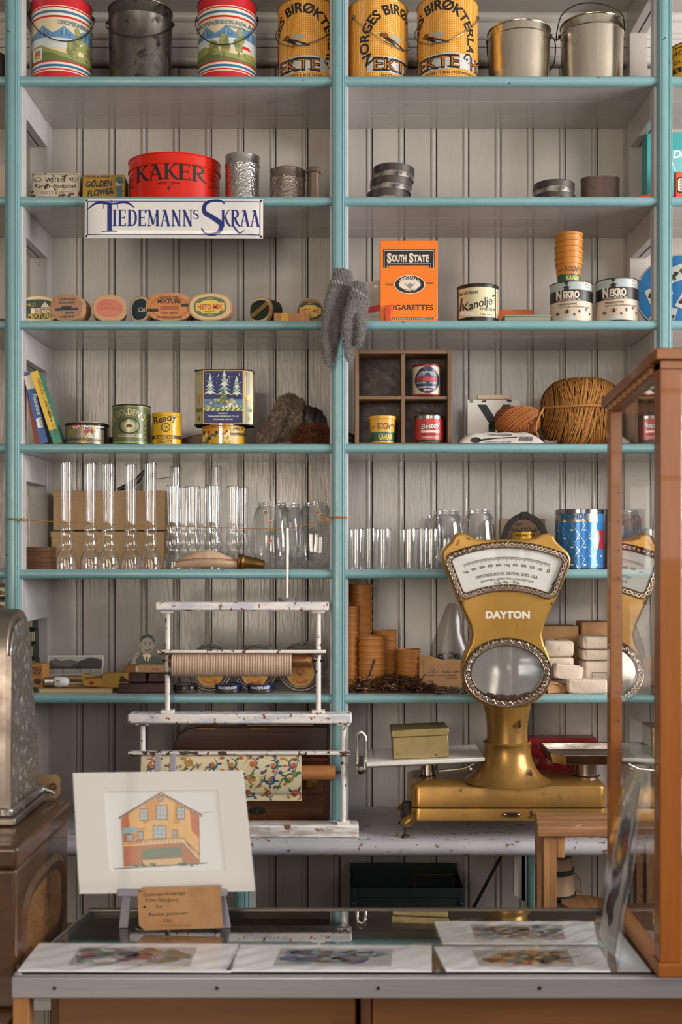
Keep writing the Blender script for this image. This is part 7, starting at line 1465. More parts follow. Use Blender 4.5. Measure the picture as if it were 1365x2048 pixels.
b = MB(); b.lathe([(15 * kb, 0), (16 * kb, .001), (15 * kb, .003), (0, .003)], GPD, (X(1019, -.075), -.072, zt_ + .001), 24); b.lathe([(0, .012), (8 * kb, .012), (9 * kb, .010), (9 * kb, .003)], CHROME, (X(1019, -.075), -.072, zt_ + .001), 24); b.build('knob', scale)
b = MB(); zv = (zl0 + zb_) / 2; b.prism([(X(1024, Yb0) + (14 * kb + 5.5 * kb * 1) * cos(t) * 1.0, zv + 5.2 * kb * sin(t)) for t in [2 * pi * k / 24 for k in range(24)]], Yb0 - .0045, Yb0 - .001, SILVD); sl = b.build('level_slot', scale, bevel=.0006)
b = MB(); [b.ball((X(1024 + dx, Yb0), Yb0 - .0048, zv), 2.6 * kb, CHROME, 12, (1, .4, 1)) for dx in (-14, 14)]; b.box(X(1016, Yb0), X(1032, Yb0), Yb0 - .0050, Yb0 - .0044, zv - .002, zv + .002, BLACK); b.build('slot_screws', sl)
# left platform with its white plate, right chrome tray
Yq = -.075; kq = (D + Yq) / F
b = MB(); zl = lambda y: Z(y, Yq)
b.add([(X(733, Yq), Yq, zl(1534)), (X(971, Yq), Yq, zl(1523)), (X(971, Yq), Yq + .165, zl(1523)), (X(733, Yq), Yq + .165, zl(1534)), (X(733, Yq), Yq, zl(1525)), (X(971, Yq), Yq, zl(1515)), (X(971, Yq), Yq + .165, zl(1515)), (X(733, Yq), Yq + .165, zl(1525))], [(0, 1, 5, 4), (1, 2, 6, 5), (2, 3, 7, 6), (3, 0, 4, 7), (4, 5, 6, 7), (0, 3, 2, 1)], ENAM)
b.build('weighing_plate', scale, bevel=.002)
b = MB(); b.add([(X(712, Yq), Yq + .02, zl(1541)), (X(960, Yq), Yq + .02, zl(1530)), (X(960, Yq), Yq + .14, zl(1530)), (X(712, Yq), Yq + .14, zl(1541)), (X(712, Yq), Yq + .02, zl(1535.5)), (X(960, Yq), Yq + .02, zl(1524.5)), (X(960, Yq), Yq + .14, zl(1524.5)), (X(712, Yq), Yq + .14, zl(1535.5))], [(0, 1, 5, 4), (1, 2, 6, 5), (2, 3, 7, 6), (3, 0, 4, 7), (4, 5, 6, 7), (0, 3, 2, 1)], noisy('plate_frame', '#a39889', '#6d6156', (40, 40, 40), rough=(.25, .4), metal=(.9, .8))); b.build('plate_frame', scale, bevel=.001)
b = MB(); b.lathe([(0, zt_ + .002), (22 * kq, zt_ + .002), (20 * kq, zt_ + .006), (15 * kq, zt_ + .008), (13 * kq, zl(1536)), (0, zl(1536))], SILV2, (X(856, 0), .0, 0), 32); b.build('plate_support', scale)
b = MB(); b.tube([(X(730, Yq), Yq + .012, zl(1540)), (X(732, Yq), Yq + .012, zl(1490)), (X(731, Yq), Yq + .012, zl(1473)), (X(724, Yq), Yq + .012, zl(1465)), (X(717, Yq), Yq + .012, zl(1470)), (X(715, Yq), Yq + .012, zl(1482)), (X(715, Yq), Yq + .012, zl(1530))], 3.8 * kq, CHROME, 14); b.lathe([(0, -.003), (.010, -.003), (.011, 0), (.011, .006), (.007, .008), (.005, .011), (0, .011)], CHROME, (X(722, Yq), Yq + .012, zl(1546)), 24); b.build('bent_handle', scale)
b = MB(); b.tube([(X(880, Yq), Yq + .016, zl(1545)), (X(930, Yq), Yq + .016, zl(1540)), (X(950, Yq), Yq + .016, zl(1530))], .003, CHROME, 10); b.ball((X(943, Yq), Yq + .015, zl(1541)), .006, CHROME, 14); b.build('link_rod', scale)
Yt = -.082; kt = (D + Yt) / F; b = MB(); TRAYM = noisy('tray_chrome', '#b9ada2', '#7a6b60', (12, 12, 60), .4, .7, rough=(.14, .3), metal=(1, 1)); xL, xR, ch = X(1106, Yt), X(1330, Yt), .03
og = lambda e, z: [(xL + ch + e * .0, Yt + e, z), (xR - e, Yt + e, z), (xR - e, Yt + .17 - e, z), (xL + e, Yt + .17 - e, z), (xL + e, Yt + ch * .8 + e, z)]
zT0, zT1 = Z(1531, Yt), Z(1510, Yt)
L1, L2, L3, L4 = og(.004, zT0), og(0, zT1), og(.005, zT1), og(.009, zT0 + .006); vs = L1 + L2 + L3 + L4; fs = []
for q in range(3):
    for j in range(5): fs.append((q * 5 + j, q * 5 + (j + 1) % 5, (q + 1) * 5 + (j + 1) % 5, (q + 1) * 5 + j))
fs += [tuple(range(4, -1, -1)), tuple(range(15, 20))]; b.add(vs, fs, TRAYM); b.build('right_tray', scale, bevel=.002)
b = MB(); b.lathe([(0, zt_ + .003), (30 * kt, zt_ + .003), (30 * kt, zt_ + .006), (25 * kt, zt_ + .008), (25 * kt, zT0 + .001), (0, zT0 + .001)], SILV2, (X(1172, 0), .0, 0), 36); b.build('tray_support', scale)
# brass box on the plate
root = thing('brass_box', 'small worn brass lidded box resting on the left weighing plate', 'box', (X(845, Yq), Yq + .02, Z(1520, Yq) + .0006), (0, rad(-2.5), 0)); kk = (D + Yq + .02) / F; BX = noisy('worn_brass_sheet', '#b3a070', '#8f7d52', (20, 20, 20), rough=(.3, .48), metal=(.85, .75), bump=.3, c3='#5b4a30', lo3=.68, hi3=.72, s3=50)
b = MB(); b.box(-56 * kk, 55 * kk, 0, .09, 0, 43 * kk, BX); b.build('body', root, bevel=.0012); b = MB(); b.box(-58 * kk, 57 * kk, -.0015, .0915, 43.2 * kk, 58 * kk, BX); b.build('lid', root, bevel=.002)
# =====================================================================  UNDER THE WORKTOP
b = MB(); b.box(XL, XR, .0, .24, .44, .46, GREY); b.build('lower_board', wk, bevel=.001)
root = thing('metal_crate', 'dark green riveted metal crate standing under the worktop', 'crate', (X(815, .03), .03, .4605)); kk = (D + .03) / F; DG = noisy('dark_green_metal', '#1d2a2c', '#162022', (10, 10, 10), rough=(.35, .5), c3='#4d2a18', lo3=.70, hi3=.73, s3=18)
w = 114 * kk; h = Z(1776, .03) - .4605; b = MB(); b.box(-w, w, 0, .003, 0, h, DG); b.box(-w, -w + .003, .003, .16, 0, h, DG); b.box(w - .003, w, .003, .16, 0, h, DG); b.box(-w, w, .16, .163, 0, h + .012, DG); b.box(-w, w, .003, .16, 0, .003, DG); b.build('crate_body', root, bevel=.001)
b = MB(); b.box(-w - .001, w + .001, -.002, .0, h - .022, h + .001, DG); b.box(-w - .001, -w + .012, -.0025, 0, 0, h, DG); b.box(w - .012, w + .001, -.0025, 0, 0, h, DG); f_ = b.build('edge_band', root, bevel=.0006)
b = MB(); [b.ball((sx * (w - .006), -.003, z), .0035, DG, 12, (1, .5, 1)) for sx in (-1, 1) for z in (h - .012, h - .036)]; b.build('rivet', root)
b = MB(); b.tube([(.02, .05, h - .02), (.02, .05, h + .016), (w - .02, .05, h + .016), (w - .02, .05, h - .02)], .0018, BRASSM, 8); b.build('wire_handle', root)
b = MB(); b.tube([at(1003, 1712, .1), at(940, 1830, .08)], .004, M('#15181a', .5), 10); b.v = [(x, y, min(z, ZW - .034)) for x, y, z in b.v]; tag(b.build('iron_rod'), 'thin dark rod leaning beneath the worktop beside the crate', 'rod')
bpy.data.objects['iron_rod'].location.z = 0
root = thing('small_barrel', 'small pale wooden barrel with black hoops under the worktop', 'barrel', (X(1112, .06), .06, .4605)); kk = (D + .06) / F; h = Z(1712, .06) - .4605; Rk_ = 40 * kk; BW = woodm('barrel_wood', '#b39673', '#93775a', 'z', .55, 70)
b = MB(); b.lathe([(0, 0)] + [(Rk_ * (.80 + .2 * sin(pi * k / 12)), h * k / 12) for k in range(13)] + [(0, h)], BW, n=44); b.build('staves', root)
for z in (.18, .42, .72, .9):
    b = MB(); r = Rk_ * (.80 + .2 * sin(pi * z)); b.lathe([(r, z * h - .006), (r + .002, z * h - .006), (r + .002, z * h + .006), (r, z * h + .006)], M('#1c1917', .5), n=44); b.build('hoop', root)
b = MB(); b.tube([(Rk_ * .9, -.01, h * .88), (Rk_ * 1.15, -.02, h * .84), (Rk_ * 1.2, -.02, h * .74), (Rk_ * 1.02, -.01, h * .76)], .0016, TW, 6); b.build('rope', root)
b = MB(); kk = (D - .02) / F; b.lathe([(0, 0), (50 * kk, 0), (51 * kk, .004), (50 * kk, .018), (0, .019)], woodm('end_grain', '#9c6f48', '#74492a', 'y', .55, 40), n=48); zz = Z(1808, -.02) - .018; o = b.build('wood_disc', bevel=.001); tag(o, 'round wooden lid lying in front of the small barrel', 'lid', loc=(X(1175, -.02), -.01, zz))
b = MB(); b.lathe([(0, 0), (.02, 0), (.022, (zz - .4605) * .5), (.022, zz - .4607), (0, zz - .4607)], BW, n=36); tag(b.build('wooden_tub'), 'squat wooden tub carrying the round lid', 'tub', loc=(X(1182, -.02), .012, .4605))
# =====================================================================  STOOL IN FRONT OF THE WORKTOP
hS_ = .52; dB, dF = 2.233, 2.115; ZS = ZC - hS_; SW = noisy('stool_wood', '#a87a54', '#6d4629', (3, 60, 60), rough=(.5, .65), bump=.5, c3='#d9c6ae', lo3=.70, hi3=.72, s3=45); SWZ = noisy('stool_wood_z', '#b0804f', '#8a5d3a', (45, 45, 4), rough=(.5, .65), bump=.5, c3='#5f4128', lo3=.66, hi3=.7, s3=40)
Xs = lambda px, d: (px - CX) * d / F
root = thing('wooden_stool', 'rough worn wooden stool standing in front of the scale', 'stool', (0, 0, 0)); ZSt = ZS - .021
b = MB(); b.extr([(Xs(1074, dF), dF - D, ZSt), (Xs(1360, dF), dF - D, ZSt), (Xs(1360, dF), dB - D, ZSt), (Xs(1069, dB), dB - D, ZSt)], (0, 0, .021), SW); b.build('seat', root, bevel=.004, seg=3)
for px_, m_ in ((1103, 1), (1310, 0)):
    for yy in (dF - D + .022, dB - D - .024):
        b = MB(); x = Xs(px_, dF); b.box(x - .0125, x + .0125, yy - .012, yy + .012, 0, ZSt - .0002, SWZ); b.box(x + .0002, x + .0008, yy - .0122, yy, .3, ZSt - .01, DARK); b.build('leg', root, bevel=.0015)
b = MB(); b.box(Xs(1117, dF), Xs(1133, dF), dF - D + .01, dB - D - .012, ZSt - .042, ZSt - .0002, SWZ); b.build('batten', root, bevel=.002)
# =====================================================================  GLASS COUNTER
ZG = ZC - .60; GD0, GD1 = 1.589 - D, 1.869 - D
root = thing('glass_counter', 'low shop counter with a steel edged glass top and wooden doors', 'counter', (0, 0, 0))
xfl, xbl, xr_ = -.470, -.4245, .95
STB = noisy('brushed_steel', '#b9b6bc', '#a5a2a8', (3, 60, 60), rough=(.3, .42), metal=(.55, .6)); CWT = woodm('counter_wood', '#7f5430', '#66401f', 'x', .3, 30, .1, coat=.4)
CG = glassm('counter_glass', '#d9ddd6', .10, .95, 2.0, .012)
b = MB(); b.extr([(xfl + .004, GD0, ZG - .006), (xr_, GD0, ZG - .006), (xr_, GD1, ZG - .006), (xbl + .003, GD1, ZG - .006)], (0, 0, .006), CG); b.build('glass_top', root)
b = MB(); yb = 1.575 - D; b.box(xfl, xr_, yb, yb + .012, ZG - .032, ZG - .0015, STB); fb = b.build('front_rail', root, bevel=.002, seg=3)
for px_ in (109, 434, 757, 1080):
    b = MB(); b.lathe([(0, 0), (.0028, 0), (.0026, .001), (0, .0012)], M('#3a2f2a', .4, .7), n=14); b.xf(Matrix.Translation((Xs(px_, 1.575), yb, ZG - .017)) @ Matrix.Rotation(pi / 2, 4, 'X')); b.build('screw', fb)
b = MB(); b.extr([(xfl, yb + .012, ZG - .032), (xfl + .010, yb + .012, ZG - .032), (xbl + .008, GD1, ZG - .032), (xbl - .003, GD1, ZG - .032)], (0, 0, .0315), STB); b.build('side_rail', root, bevel=.001)
b = MB(); b.box(xbl - .003, xr_, GD1 - .002, GD1 + .008, ZG - .012, ZG + .002, noisy('rear_rail', '#8d8378', '#6f665c', (3, 50, 50), rough=(.3, .4), metal=(.7, .8))); b.build('rear_rail', root, bevel=.001)
b = MB(); b.box(xbl, xr_, GD1 - .003, GD1 + .012, .25, ZG - .0125, CWT); b.build('rear_panel', root)
b = MB(); b.box(xfl + .03, xr_, GD0 + .05, GD1 - .004, ZG - .045, ZG - .035, woodm('inner_wood', '#a07c58', '#866648', 'x', .4, 30, .1)); b.build('inner_shelf', root)
b = MB(); b.box(xfl + .001, xfl + .024, yb + .004, yb + .03, 0, ZG - .0325, woodm('pale_post', '#b8824e', '#a06e3e', 'z', .4, 50)); b.build('corner_post', root, bevel=.001)
for x0, x1, yy in ((115, 712, .03), (745, 1365, .02), (1365, 1980, .02)):
    b = MB(); b.box(Xs(x0, 1.6), Xs(x1, 1.6), yb + yy, yb + yy + .012, .12, ZG - .036, CWT); d_ = b.build('door', root, bevel=.002)
b = MB(); b.box(Xs(722, 1.6), Xs(742, 1.6), yb + .016, yb + .04, .1, ZG - .034, woodm('divider_wood', '#6b3c22', '#54301a', 'z', .4)); b.build('door_stile', root, bevel=.001)
b = MB(); b.box(xfl + .03, xr_, yb + .05, GD1 - .01, .08, .10, CWT); b.build('bottom_board', root); b = MB(); b.box(xfl + .03, xr_, yb + .035, GD1 - .01, .0, .08, BROWNLINE); b.build('plinth', root)
# ---- sleeved prints lying on the glass
SLV = glassm('clear_sleeve', '#ffffff', .06, .7, 2.4, .12); zg = ZG + .0004
def flatprint(label, q, cols, seed, up=0):
    """q: four photo corners on the glass (front-left, front-right, back-right, back-left)"""
    P = []
    for x, y in q: d = .60 * F / (y - HY); P.append((Xs(x, d), d - D))
    fl, fr, br, bl = [Vector(p) for p in P]; root = thing('sleeved_print', label, 'print', (0, 0, zg + up)); W_ = lambda u, v: (fl * (1 - u) + fr * u) * (1 - v) + (bl * (1 - u) + br * u) * v
    b = MB(); b.extr([(*W_(u, v), 0) for u, v in ((0, 0), (1, 0), (1, 1), (0, 1))], (0, 0, .0018), M('#f0f1f6', .5)); b.build('mount', root)
    a = Art(); rn = random.Random(seed); a.rect(.22, .18, .80, .84, M('#b9b6bb', .5)); a.up()
    for k in range(60):
        c = rn.choice(cols); x = min(.74, max(.28, rn.gauss(.5, .14))); y = rn.uniform(.3, .72); a.poly([(min(.79, max(.23, px_)), min(.82, max(.2, py_))) for px_, py_ in blob(rn, x, y, rn.uniform(.02, .07), rn.uniform(.03, .12), 9, .4)], c)
        if k % 4 == 0: a.up()
    a.emit('picture', root, lambda u, v, h: Vector((*W_(u, v), .0019 + h)), 1, eps=.00004)
    b = MB(); n1, n2 = 60, 16; rn2 = random.Random(seed + 1); ph = [rn2.uniform(0, 6) for _ in range(4)]
    b.grid(lambda u, v: (*W_(-.012 + 1.024 * u, -.02 + 1.04 * v), .0042 + .0009 * sin(u * 23 + ph[0] + v * 5) + .0007 * sin(v * 17 - u * 31 + ph[1])), n1, n2, SLV); b.build('clear_sleeve', root, ang=80); return root
PC = lambda *h: [M(x, .5) for x in h]
flatprint('leftmost sleeved print lying on the glass top with red and green blots', [(35, 1944), (462, 1946), (478, 1890), (78, 1889)], PC('#8a3f4a', '#6d7a63', '#a58a80', '#bdb9b2', '#7d8a8f'), 1)
flatprint('sleeved print with a blue and brown harbour strip, middle of the front row', [(452, 1944), (864, 1945), (864, 1893), (482, 1892)], PC('#4a5680', '#6f7d96', '#6b4a38', '#8fa3a6', '#3f4a5e'), 2)
flatprint('sleeved print with ochre and rust houses, right one of the front row', [(893, 1944), (1222, 1945), (1200, 1897), (868, 1896)], PC('#8f5a2a', '#a8532f', '#5c6a6a', '#3a3f40', '#b98a44'), 3)
flatprint('sleeved print with a grey blue village, lying behind the front row', [(886, 1890), (1196, 1890), (1188, 1846), (869, 1845)], PC('#4a5060', '#6b5a5e', '#8a8f9c', '#5c6b80', '#a3a0a8'), 4)
b = MB(); d0 = .6 * F / (1944 - HY); d1 = .6 * F / (1862 - HY); b.extr([(Xs(1236, d0), d0 - D, 0), (Xs(1302, d0), d0 - D, 0), (Xs(1238, d1), d1 - D, 0), (Xs(1224, d1), d1 - D, 0)], (0, 0, .0008), M('#d2d6de', .5)); tag(b.build('white_card'), 'blank white card lying between the standing sleeve and the case', 'card', loc=(0, 0, zg))
# ---- picture sleeve standing on edge
root = thing('standing_sleeve', 'clear sleeve with a dark picture leaning upright before the wooden case', 'print', (0, 0, 0)); cc = [((1234, 1946), 1.592), ((1291, 1548), 1.615), ((1252, 1530), 1.73), ((1190, 1880), 1.722)]
V4 = [Vector((Xs(x, d), d - D, ZC + (HY - y) * d / F)) for (x, y), d in cc]; V4[3].z = V4[0].z = zg + .001
Wq = lambda u, v: (V4[0] * (1 - u) + V4[3] * u) * (1 - v) + (V4[1] * (1 - u) + V4[2] * u) * v; nn_ = (V4[3] - V4[0]).cross(V4[1] - V4[0]).normalized()
b = MB(); b.grid(lambda u, v: Wq(.16 + .68 * u, .05 + .9 * v) + nn_ * .0008, 2, 2, M('#cccbca', .5)); b.grid(lambda u, v: Wq(.16 + .68 * u, .05 + .9 * v) - nn_ * .0008, 2, 2, M('#cccbca', .5)); b.build('backing', root)
a = Art(); rn = random.Random(5)
for k in range(40): a.poly([(min(.84, max(.18, x)), min(.9, max(.06, y))) for x, y in blob(rn, rn.uniform(.35, .65), rn.uniform(.18, .7), .10, .05, 9, .4)], M(rn.choice(['#3a3533', '#5c5550', '#8a2f2a', '#7a6a4a', '#55626e', '#2b2b2e', '#93806a']), .5)); a.up() if k % 4 == 0 else None
for sd in (1, -1): a.emit('picture', root, lambda u, v, h, sd=sd: Wq(u, v) + nn_ * sd * (.0012 + h), 1, eps=.00004)
b = MB(); [b.grid(lambda u, v, q=q: Wq(u, v) + nn_ * q * (.003 + .003 * sin(3.1 * u) + .0012 * sin(v * 14 + u * 6)), 10, 40, SLV) for q in (1, -1)]; b.build('clear_sleeve', root, ang=80)
# ---- watercolour on a small easel with its paper tag
EZ = M('#8d8a98', .5); dE = 1.775; kE = dE / F
root = thing('small_easel', 'small lilac grey table easel holding the house picture', 'easel', (0, 0, 0)); Ye = dE - D
pe = lambda x, y, d=0: (Xs(x, dE + d), Ye + d, ZC + (HY - y) * (dE + d) / F)
b = MB(); b.box(Xs(238, dE), Xs(456, dE), Ye - .014, Ye + .008, pe(0, 1788)[2], pe(0, 1775)[2], EZ); b.build('ledge', root, bevel=.0015)
for x0, x1, yb_ in ((252, 246, 1856), (440, 452, 1856)):
    b = MB(); zt0 = pe(0, 1790)[2]; b.extr([(Xs(x1 - 9, dE), Ye + .002, zg), (Xs(x1 + 9, dE), Ye + .002, zg), (Xs(x0 + 9, dE), Ye + .006, zt0), (Xs(x0 - 9, dE), Ye + .006, zt0)], (0, .008, 0), EZ); b.build('leg', root, bevel=.001)
for x in (305, 336):
    b = MB(); b.extr([(Xs(x - 6, dE), Ye + .012, pe(0, 1780)[2]), (Xs(x + 6, dE), Ye + .012, pe(0, 1780)[2]), (Xs(x + 6, dE), Ye + .052, pe(0, 1520)[2]), (Xs(x - 6, dE), Ye + .052, pe(0, 1520)[2])], (0, .007, 0), EZ); b.build('upright', root, bevel=.001)
b = MB(); b.box(Xs(290, dE), Xs(350, dE), Ye + .014, Ye + .02, pe(0, 1780)[2] - .02, pe(0, 1780)[2] + .004, EZ); b.tube([(Xs(320, dE), Ye + .04, pe(0, 1600)[2]), (Xs(320, dE), Ye + .085, zg + .004)], .004, EZ, 8); b.build('rear_strut', root)
q4 = [((160, 1787), 0), ((511, 1782), 0), ((486, 1541), .036), ((147, 1546), .036)]
Pq = [Vector(pe(x, y, d - .004)) for (x, y), d in q4]
Wp = lambda u, v: (Pq[0] * (1 - u) + Pq[1] * u) * (1 - v) + (Pq[3] * (1 - u) + Pq[2] * u) * v; np_ = (Pq[1] - Pq[0]).cross(Pq[3] - Pq[0]).normalized()
if np_.y > 0: np_ = -np_
root = thing('house_picture', 'watercolour of an ochre wooden house in a white mount on the easel', 'picture', (0, 0, 0)); MT = M('#cbc9c7', .6)
b = MB(); b.extr([Wp(0, 0), Wp(1, 0), Wp(1, 1), Wp(0, 1)], -np_ * .003, M('#d6d5d7', .6)); b.build('backing_sheet', root)
hx0, hx1, hy0, hy1 = .175, .845, .175, .84
b = MB(); th = np_ * .0022
for A_ in (((0, 0), (1, 0), (hx1, hy0), (hx0, hy0)), ((hx0, hy1), (hx1, hy1), (1, 1), (0, 1)), ((0, 0), (hx0, hy0), (hx0, hy1), (0, 1)), ((hx1, hy0), (1, 0), (1, 1), (hx1, hy1))):
    b.extr([Wp(*p) + np_ * .0002 for p in A_], th, MT)
b.build('mount', root, flat=True)
a = Art(); O1, O2, O3, BR_, GR_, GN = M('#d9a860', .6), M('#c98a3c', .6), M('#b5582c', .6), M('#6b4630', .6), M('#6d7680', .6), M('#5d6f63', .6); fx = lambda x: (x - 215) / 246; fy = lambda y: (1740 - y) / 156
# drawing in photo pixels inside the opening
H_ = lambda pts, m: a.poly([(px_, -py_) for px_, py_ in pts], m)
H_([(243, 1637), (322, 1588), (398, 1632), (400, 1725), (248, 1733)], O1); a.up()
H_([(243, 1637), (256, 1629), (262, 1672), (248, 1690)], O3); H_([(380, 1622), (398, 1632), (399, 1680), (384, 1664)], O3); H_([(290, 1610), (322, 1590), (312, 1640), (286, 1650)], O2); H_([(350, 1606), (366, 1616), (360, 1650), (346, 1650)], O2); H_([(262, 1660), (290, 1655), (285, 1690), (255, 1690)], O2); a.up()
H_([(248, 1694), (378, 1688), (398, 1722), (400, 1730), (250, 1734)], M('#a6653a', .6)); a.up(); H_([(285, 1700), (365, 1696), (366, 1716), (286, 1720)], GN); H_([(250, 1700), (268, 1698), (270, 1733), (251, 1734)], O3); H_([(286, 1722), (364, 1718), (366, 1731), (287, 1732)], M('#c9a878', .6)); a.up()
L_ = lambda pts, w, m: a.line([(px_, -py_) for px_, py_ in pts], w, m)
L_([(238, 1636), (322, 1586), (405, 1633)], 3, BR_); L_([(238, 1639), (322, 1590), (405, 1637)], 1, INK); L_([(243, 1640), (249, 1734)], 1.2, BR_); L_([(398, 1634), (400, 1728)], 1.2, BR_); L_([(402, 1628), (428, 1627)], .8, INK); L_([(228, 1738), (415, 1729)], 2, M('#4a5a5c', .6))
for k in range(9): L_([(258 + 16 * k, 1632 - (14 if 1 < k < 7 else 0)), (260 + 16 * k, 1690)], .5, M('#a87c45', .6))
def win(x, y, w, h):
    a.rect(x - w / 2 - 1.5, -y - h / 2 - 1.5, x + w / 2 + 1.5, -y + h / 2 + 1.5, BR_); a.up(); a.rect(x - w / 2, -y - h / 2, x + w / 2, -y + h / 2, M('#aab3b9', .5)); a.up()
    for k in (1, 2): a.rect(x - w / 2 + w * k / 3 - .4, -y - h / 2, x - w / 2 + w * k / 3 + .4, -y + h / 2, GR_); a.rect(x - w / 2, -y - h / 2 + h * k / 3 - .4, x + w / 2, -y - h / 2 + h * k / 3 + .4, GR_)
for q in ((288, 1630, 14, 22), (324, 1626, 20, 28), (362, 1628, 14, 22), (322, 1598, 7, 9), (320, 1666, 24, 24), (260, 1677, 12, 12), (282, 1672, 8, 14), (350, 1668, 8, 10)): win(*q)
H_([(243, 1668), (250, 1656), (276, 1654), (274, 1666)], M('#7fa3ad', .5)); L_([(272, 1690), (366, 1684), (398, 1720)], 3, M('#cdbfae', .5)); a.up(); L_([(272, 1683), (366, 1677), (400, 1712)], 1, INK); [L_([(274 + 8 * k, 1683), (274 + 8 * k, 1691)], .6, INK) for k in range(12)]
rn = random.Random(1); [a.poly([(x_, -y_) for x_, y_ in blob(rn, rn.uniform(256, 396), rn.uniform(1728, 1733), 4, 2.5, 7)], GN) for k in range(20)]
# photo pixel -> picture coordinates (bilinear inverse is near affine here)
def pic(u, v, h):
    t = (1786 - (-v)) / 243; t = max(0, min(1, t)); xl_ = 160 - 13 * t; xr2 = 511 - 25 * t; s_ = (u - xl_) / (xr2 - xl_); return Wp(s_, t) + np_ * (.0004 + h)
a.emit('painting', root, pic, 1, eps=.00004, base=0)
b = MB(); b.grid(lambda u, v: Wp(-.006 + 1.012 * u, -.006 + 1.012 * v) + np_ * .0032, 2, 2, glassm('picture_sleeve', '#ffffff', .02, .4, 3.5, .05)); b.build('clear_sleeve', root)
# tag
root = thing('paper_tag', 'handwritten kraft paper tag leaning against the easel', 'tag', (0, 0, 0)); dT = 1.757; tp = lambda x, y, d=0: Vector((Xs(x, dT + d), dT + d - D, ZC + (HY - y) * (dT + d) / F))
C4 = [tp(290, 1861), tp(446, 1856), tp(441, 1771, .0), tp(275, 1775, .0)]; tagp = [tp(290, 1861), tp(446, 1856), tp(441, 1771, .004), tp(284, 1775, .004), tp(275, 1784, .004), tp(278, 1850)]
for p in tagp[:2] + [tagp[5]]: p.z = max(p.z, zg + .0004)
b = MB(); b.extr([tuple(p) for p in tagp], (0, .0012, 0), KRAFT); b.build('card', root)
a = Art(); HW = M('#4d3524', .6)
for t, x, y, w_, h_ in (('Colored drawings', 328, -1792, 84, 7), ('from Nusfjord', 322, -1804, 66, 7), ('by', 318, -1816, 12, 6), ('Renate Johansen', 336, -1831, 78, 7), ('590,-', 336, -1845, 22, 7)): a.text(t, x, y, h_, HW, w=w_, shear=.25, bold=.0, rot=.05 if w_ > 70 else 0)
a.ell(289, -1815, 2.6, 2.6, M('#2a1d14')); a.ring(392, -1786, 14, 9, .6, M('#9c7a55')); a.ring(392, -1786, 10, 6, .5, M('#9c7a55')); a.text('SPECIAL LETTER', 352, -1852, 2.6, M('#7a5a3a'), w=64); [a.line([(375, -1780 - 4 * k), (412, -1778 - 4 * k)], .5, M('#9c7a55')) for k in range(4)]
a.emit('handwriting', root, lambda u, v, h: Vector((Xs(u, dT), dT - D - .0003 - h + .004 * max(0, (1861 + v) / 90), ZC + (HY + v) * dT / F)), 1, eps=.00004, base=0)
# =====================================================================  LEFT FOREGROUND: TABLE, WOODEN BOX, CASH REGISTER
WB = woodm('box_walnut', '#58381f', '#3d2615', 'y', .28, 26, .2, coat=.35); WB2 = woodm('box_walnut_x', '#7a4e33', '#55311f', 'x', .28, 26, .2, coat=.35)
root = thing('side_table', 'pale wooden side table at the left edge under the dark wooden box', 'table', (0, 0, 0)); zq_ = .80
b = MB(); b.box(-1.15, -.476, 1.50 - D, 2.02 - D, zq_ - .02, zq_, CWT); b.build('table_top', root, bevel=.003)
for x in (-1.13, -.52):
    for y in (1.52 - D, 1.98 - D): b = MB(); b.box(x, x + .04, y, y + .03, 0, zq_ - .0205, CWT); b.build('leg', root)
root = thing('wooden_chest', 'dark brown polished wooden box carrying the cash register', 'box', (0, 0, 0)); xb_, d0, d1 = -.474, 1.625, 1.94; zt2 = ZC - .429
b = MB(); b.box(-1.0, xb_ - .004, d0 - D + .004, d1 - D - .004, zq_ + .0004, zt2 - .034, WB); b.build('body', root, bevel=.006, seg=3)
b = MB(); b.box(-1.005, xb_, d0 - D, d1 - D, zt2 - .0335, zt2, WB); b.build('lid', root, bevel=.007, seg=4)
# carved oval panel on the right side
b = MB(); ym, zm = (d0 + d1) / 2 - D, zq_ + .095
def ov(r1, r2, n=48, p=3.2): return [(math.copysign(abs(cos(2 * pi * k / n)) ** (2 / p), cos(2 * pi * k / n)) * r1, math.copysign(abs(sin(2 * pi * k / n)) ** (2 / p), sin(2 * pi * k / n)) * r2) for k in range(n)]
for (ra, rb), (rc_, rd), x0_, x1_, m_ in (((.128, .078), (.118, .068), xb_ - .004, xb_ + .001, WB), ((.118, .068), (.102, .054), xb_ + .001, xb_ - .003, WB)):
    A_, B_ = ov(ra, rb), ov(rc_, rd); k = len(b.v); b.add([(x0_, ym + y, zm + z) for y, z in A_] + [(x1_, ym + y, zm + z) for y, z in B_], [(i, (i + 1) % 48, 48 + (i + 1) % 48, 48 + i) for i in range(48)], m_)
b.add([(xb_ - .003, ym + y, zm + z) for y, z in ov(.102, .054)], [tuple(range(48))], noisy('burl_panel', '#8a6238', '#5e3d22', (30, 30, 60), rough=(.3, .45), bump=.5, dist=3)); b.build('carved_panel', root)
root = thing('cash_register', 'embossed nickel cash register standing on the dark wooden box', 'cash register', (0, 0, 0)); xr2 = -.5265
NK = noisy('embossed_nickel', '#a29a94', '#6b635e', (90, 90, 90), .42, .6, rough=(.25, .5), metal=(.85, .6), bump=1.0, bscale=(75, 75, 75), dist=1.5, c3='#c9cfd6', lo3=.56, hi3=.66, s3=80); NKP = noisy('plain_nickel', '#9d9288', '#7f746b', (14, 14, 14), rough=(.22, .4), metal=(.9, .85))
pf_ = [(1.757, 1.055), (1.757, 1.31), (1.762, 1.335), (1.775, 1.358), (1.80, 1.374), (1.825, 1.381), (1.85, 1.378), (1.872, 1.362), (1.885, 1.335), (1.892, 1.30), (1.90, 1.25), (1.915, 1.20), (1.93, 1.15), (1.936, 1.10), (1.936, 1.055)]
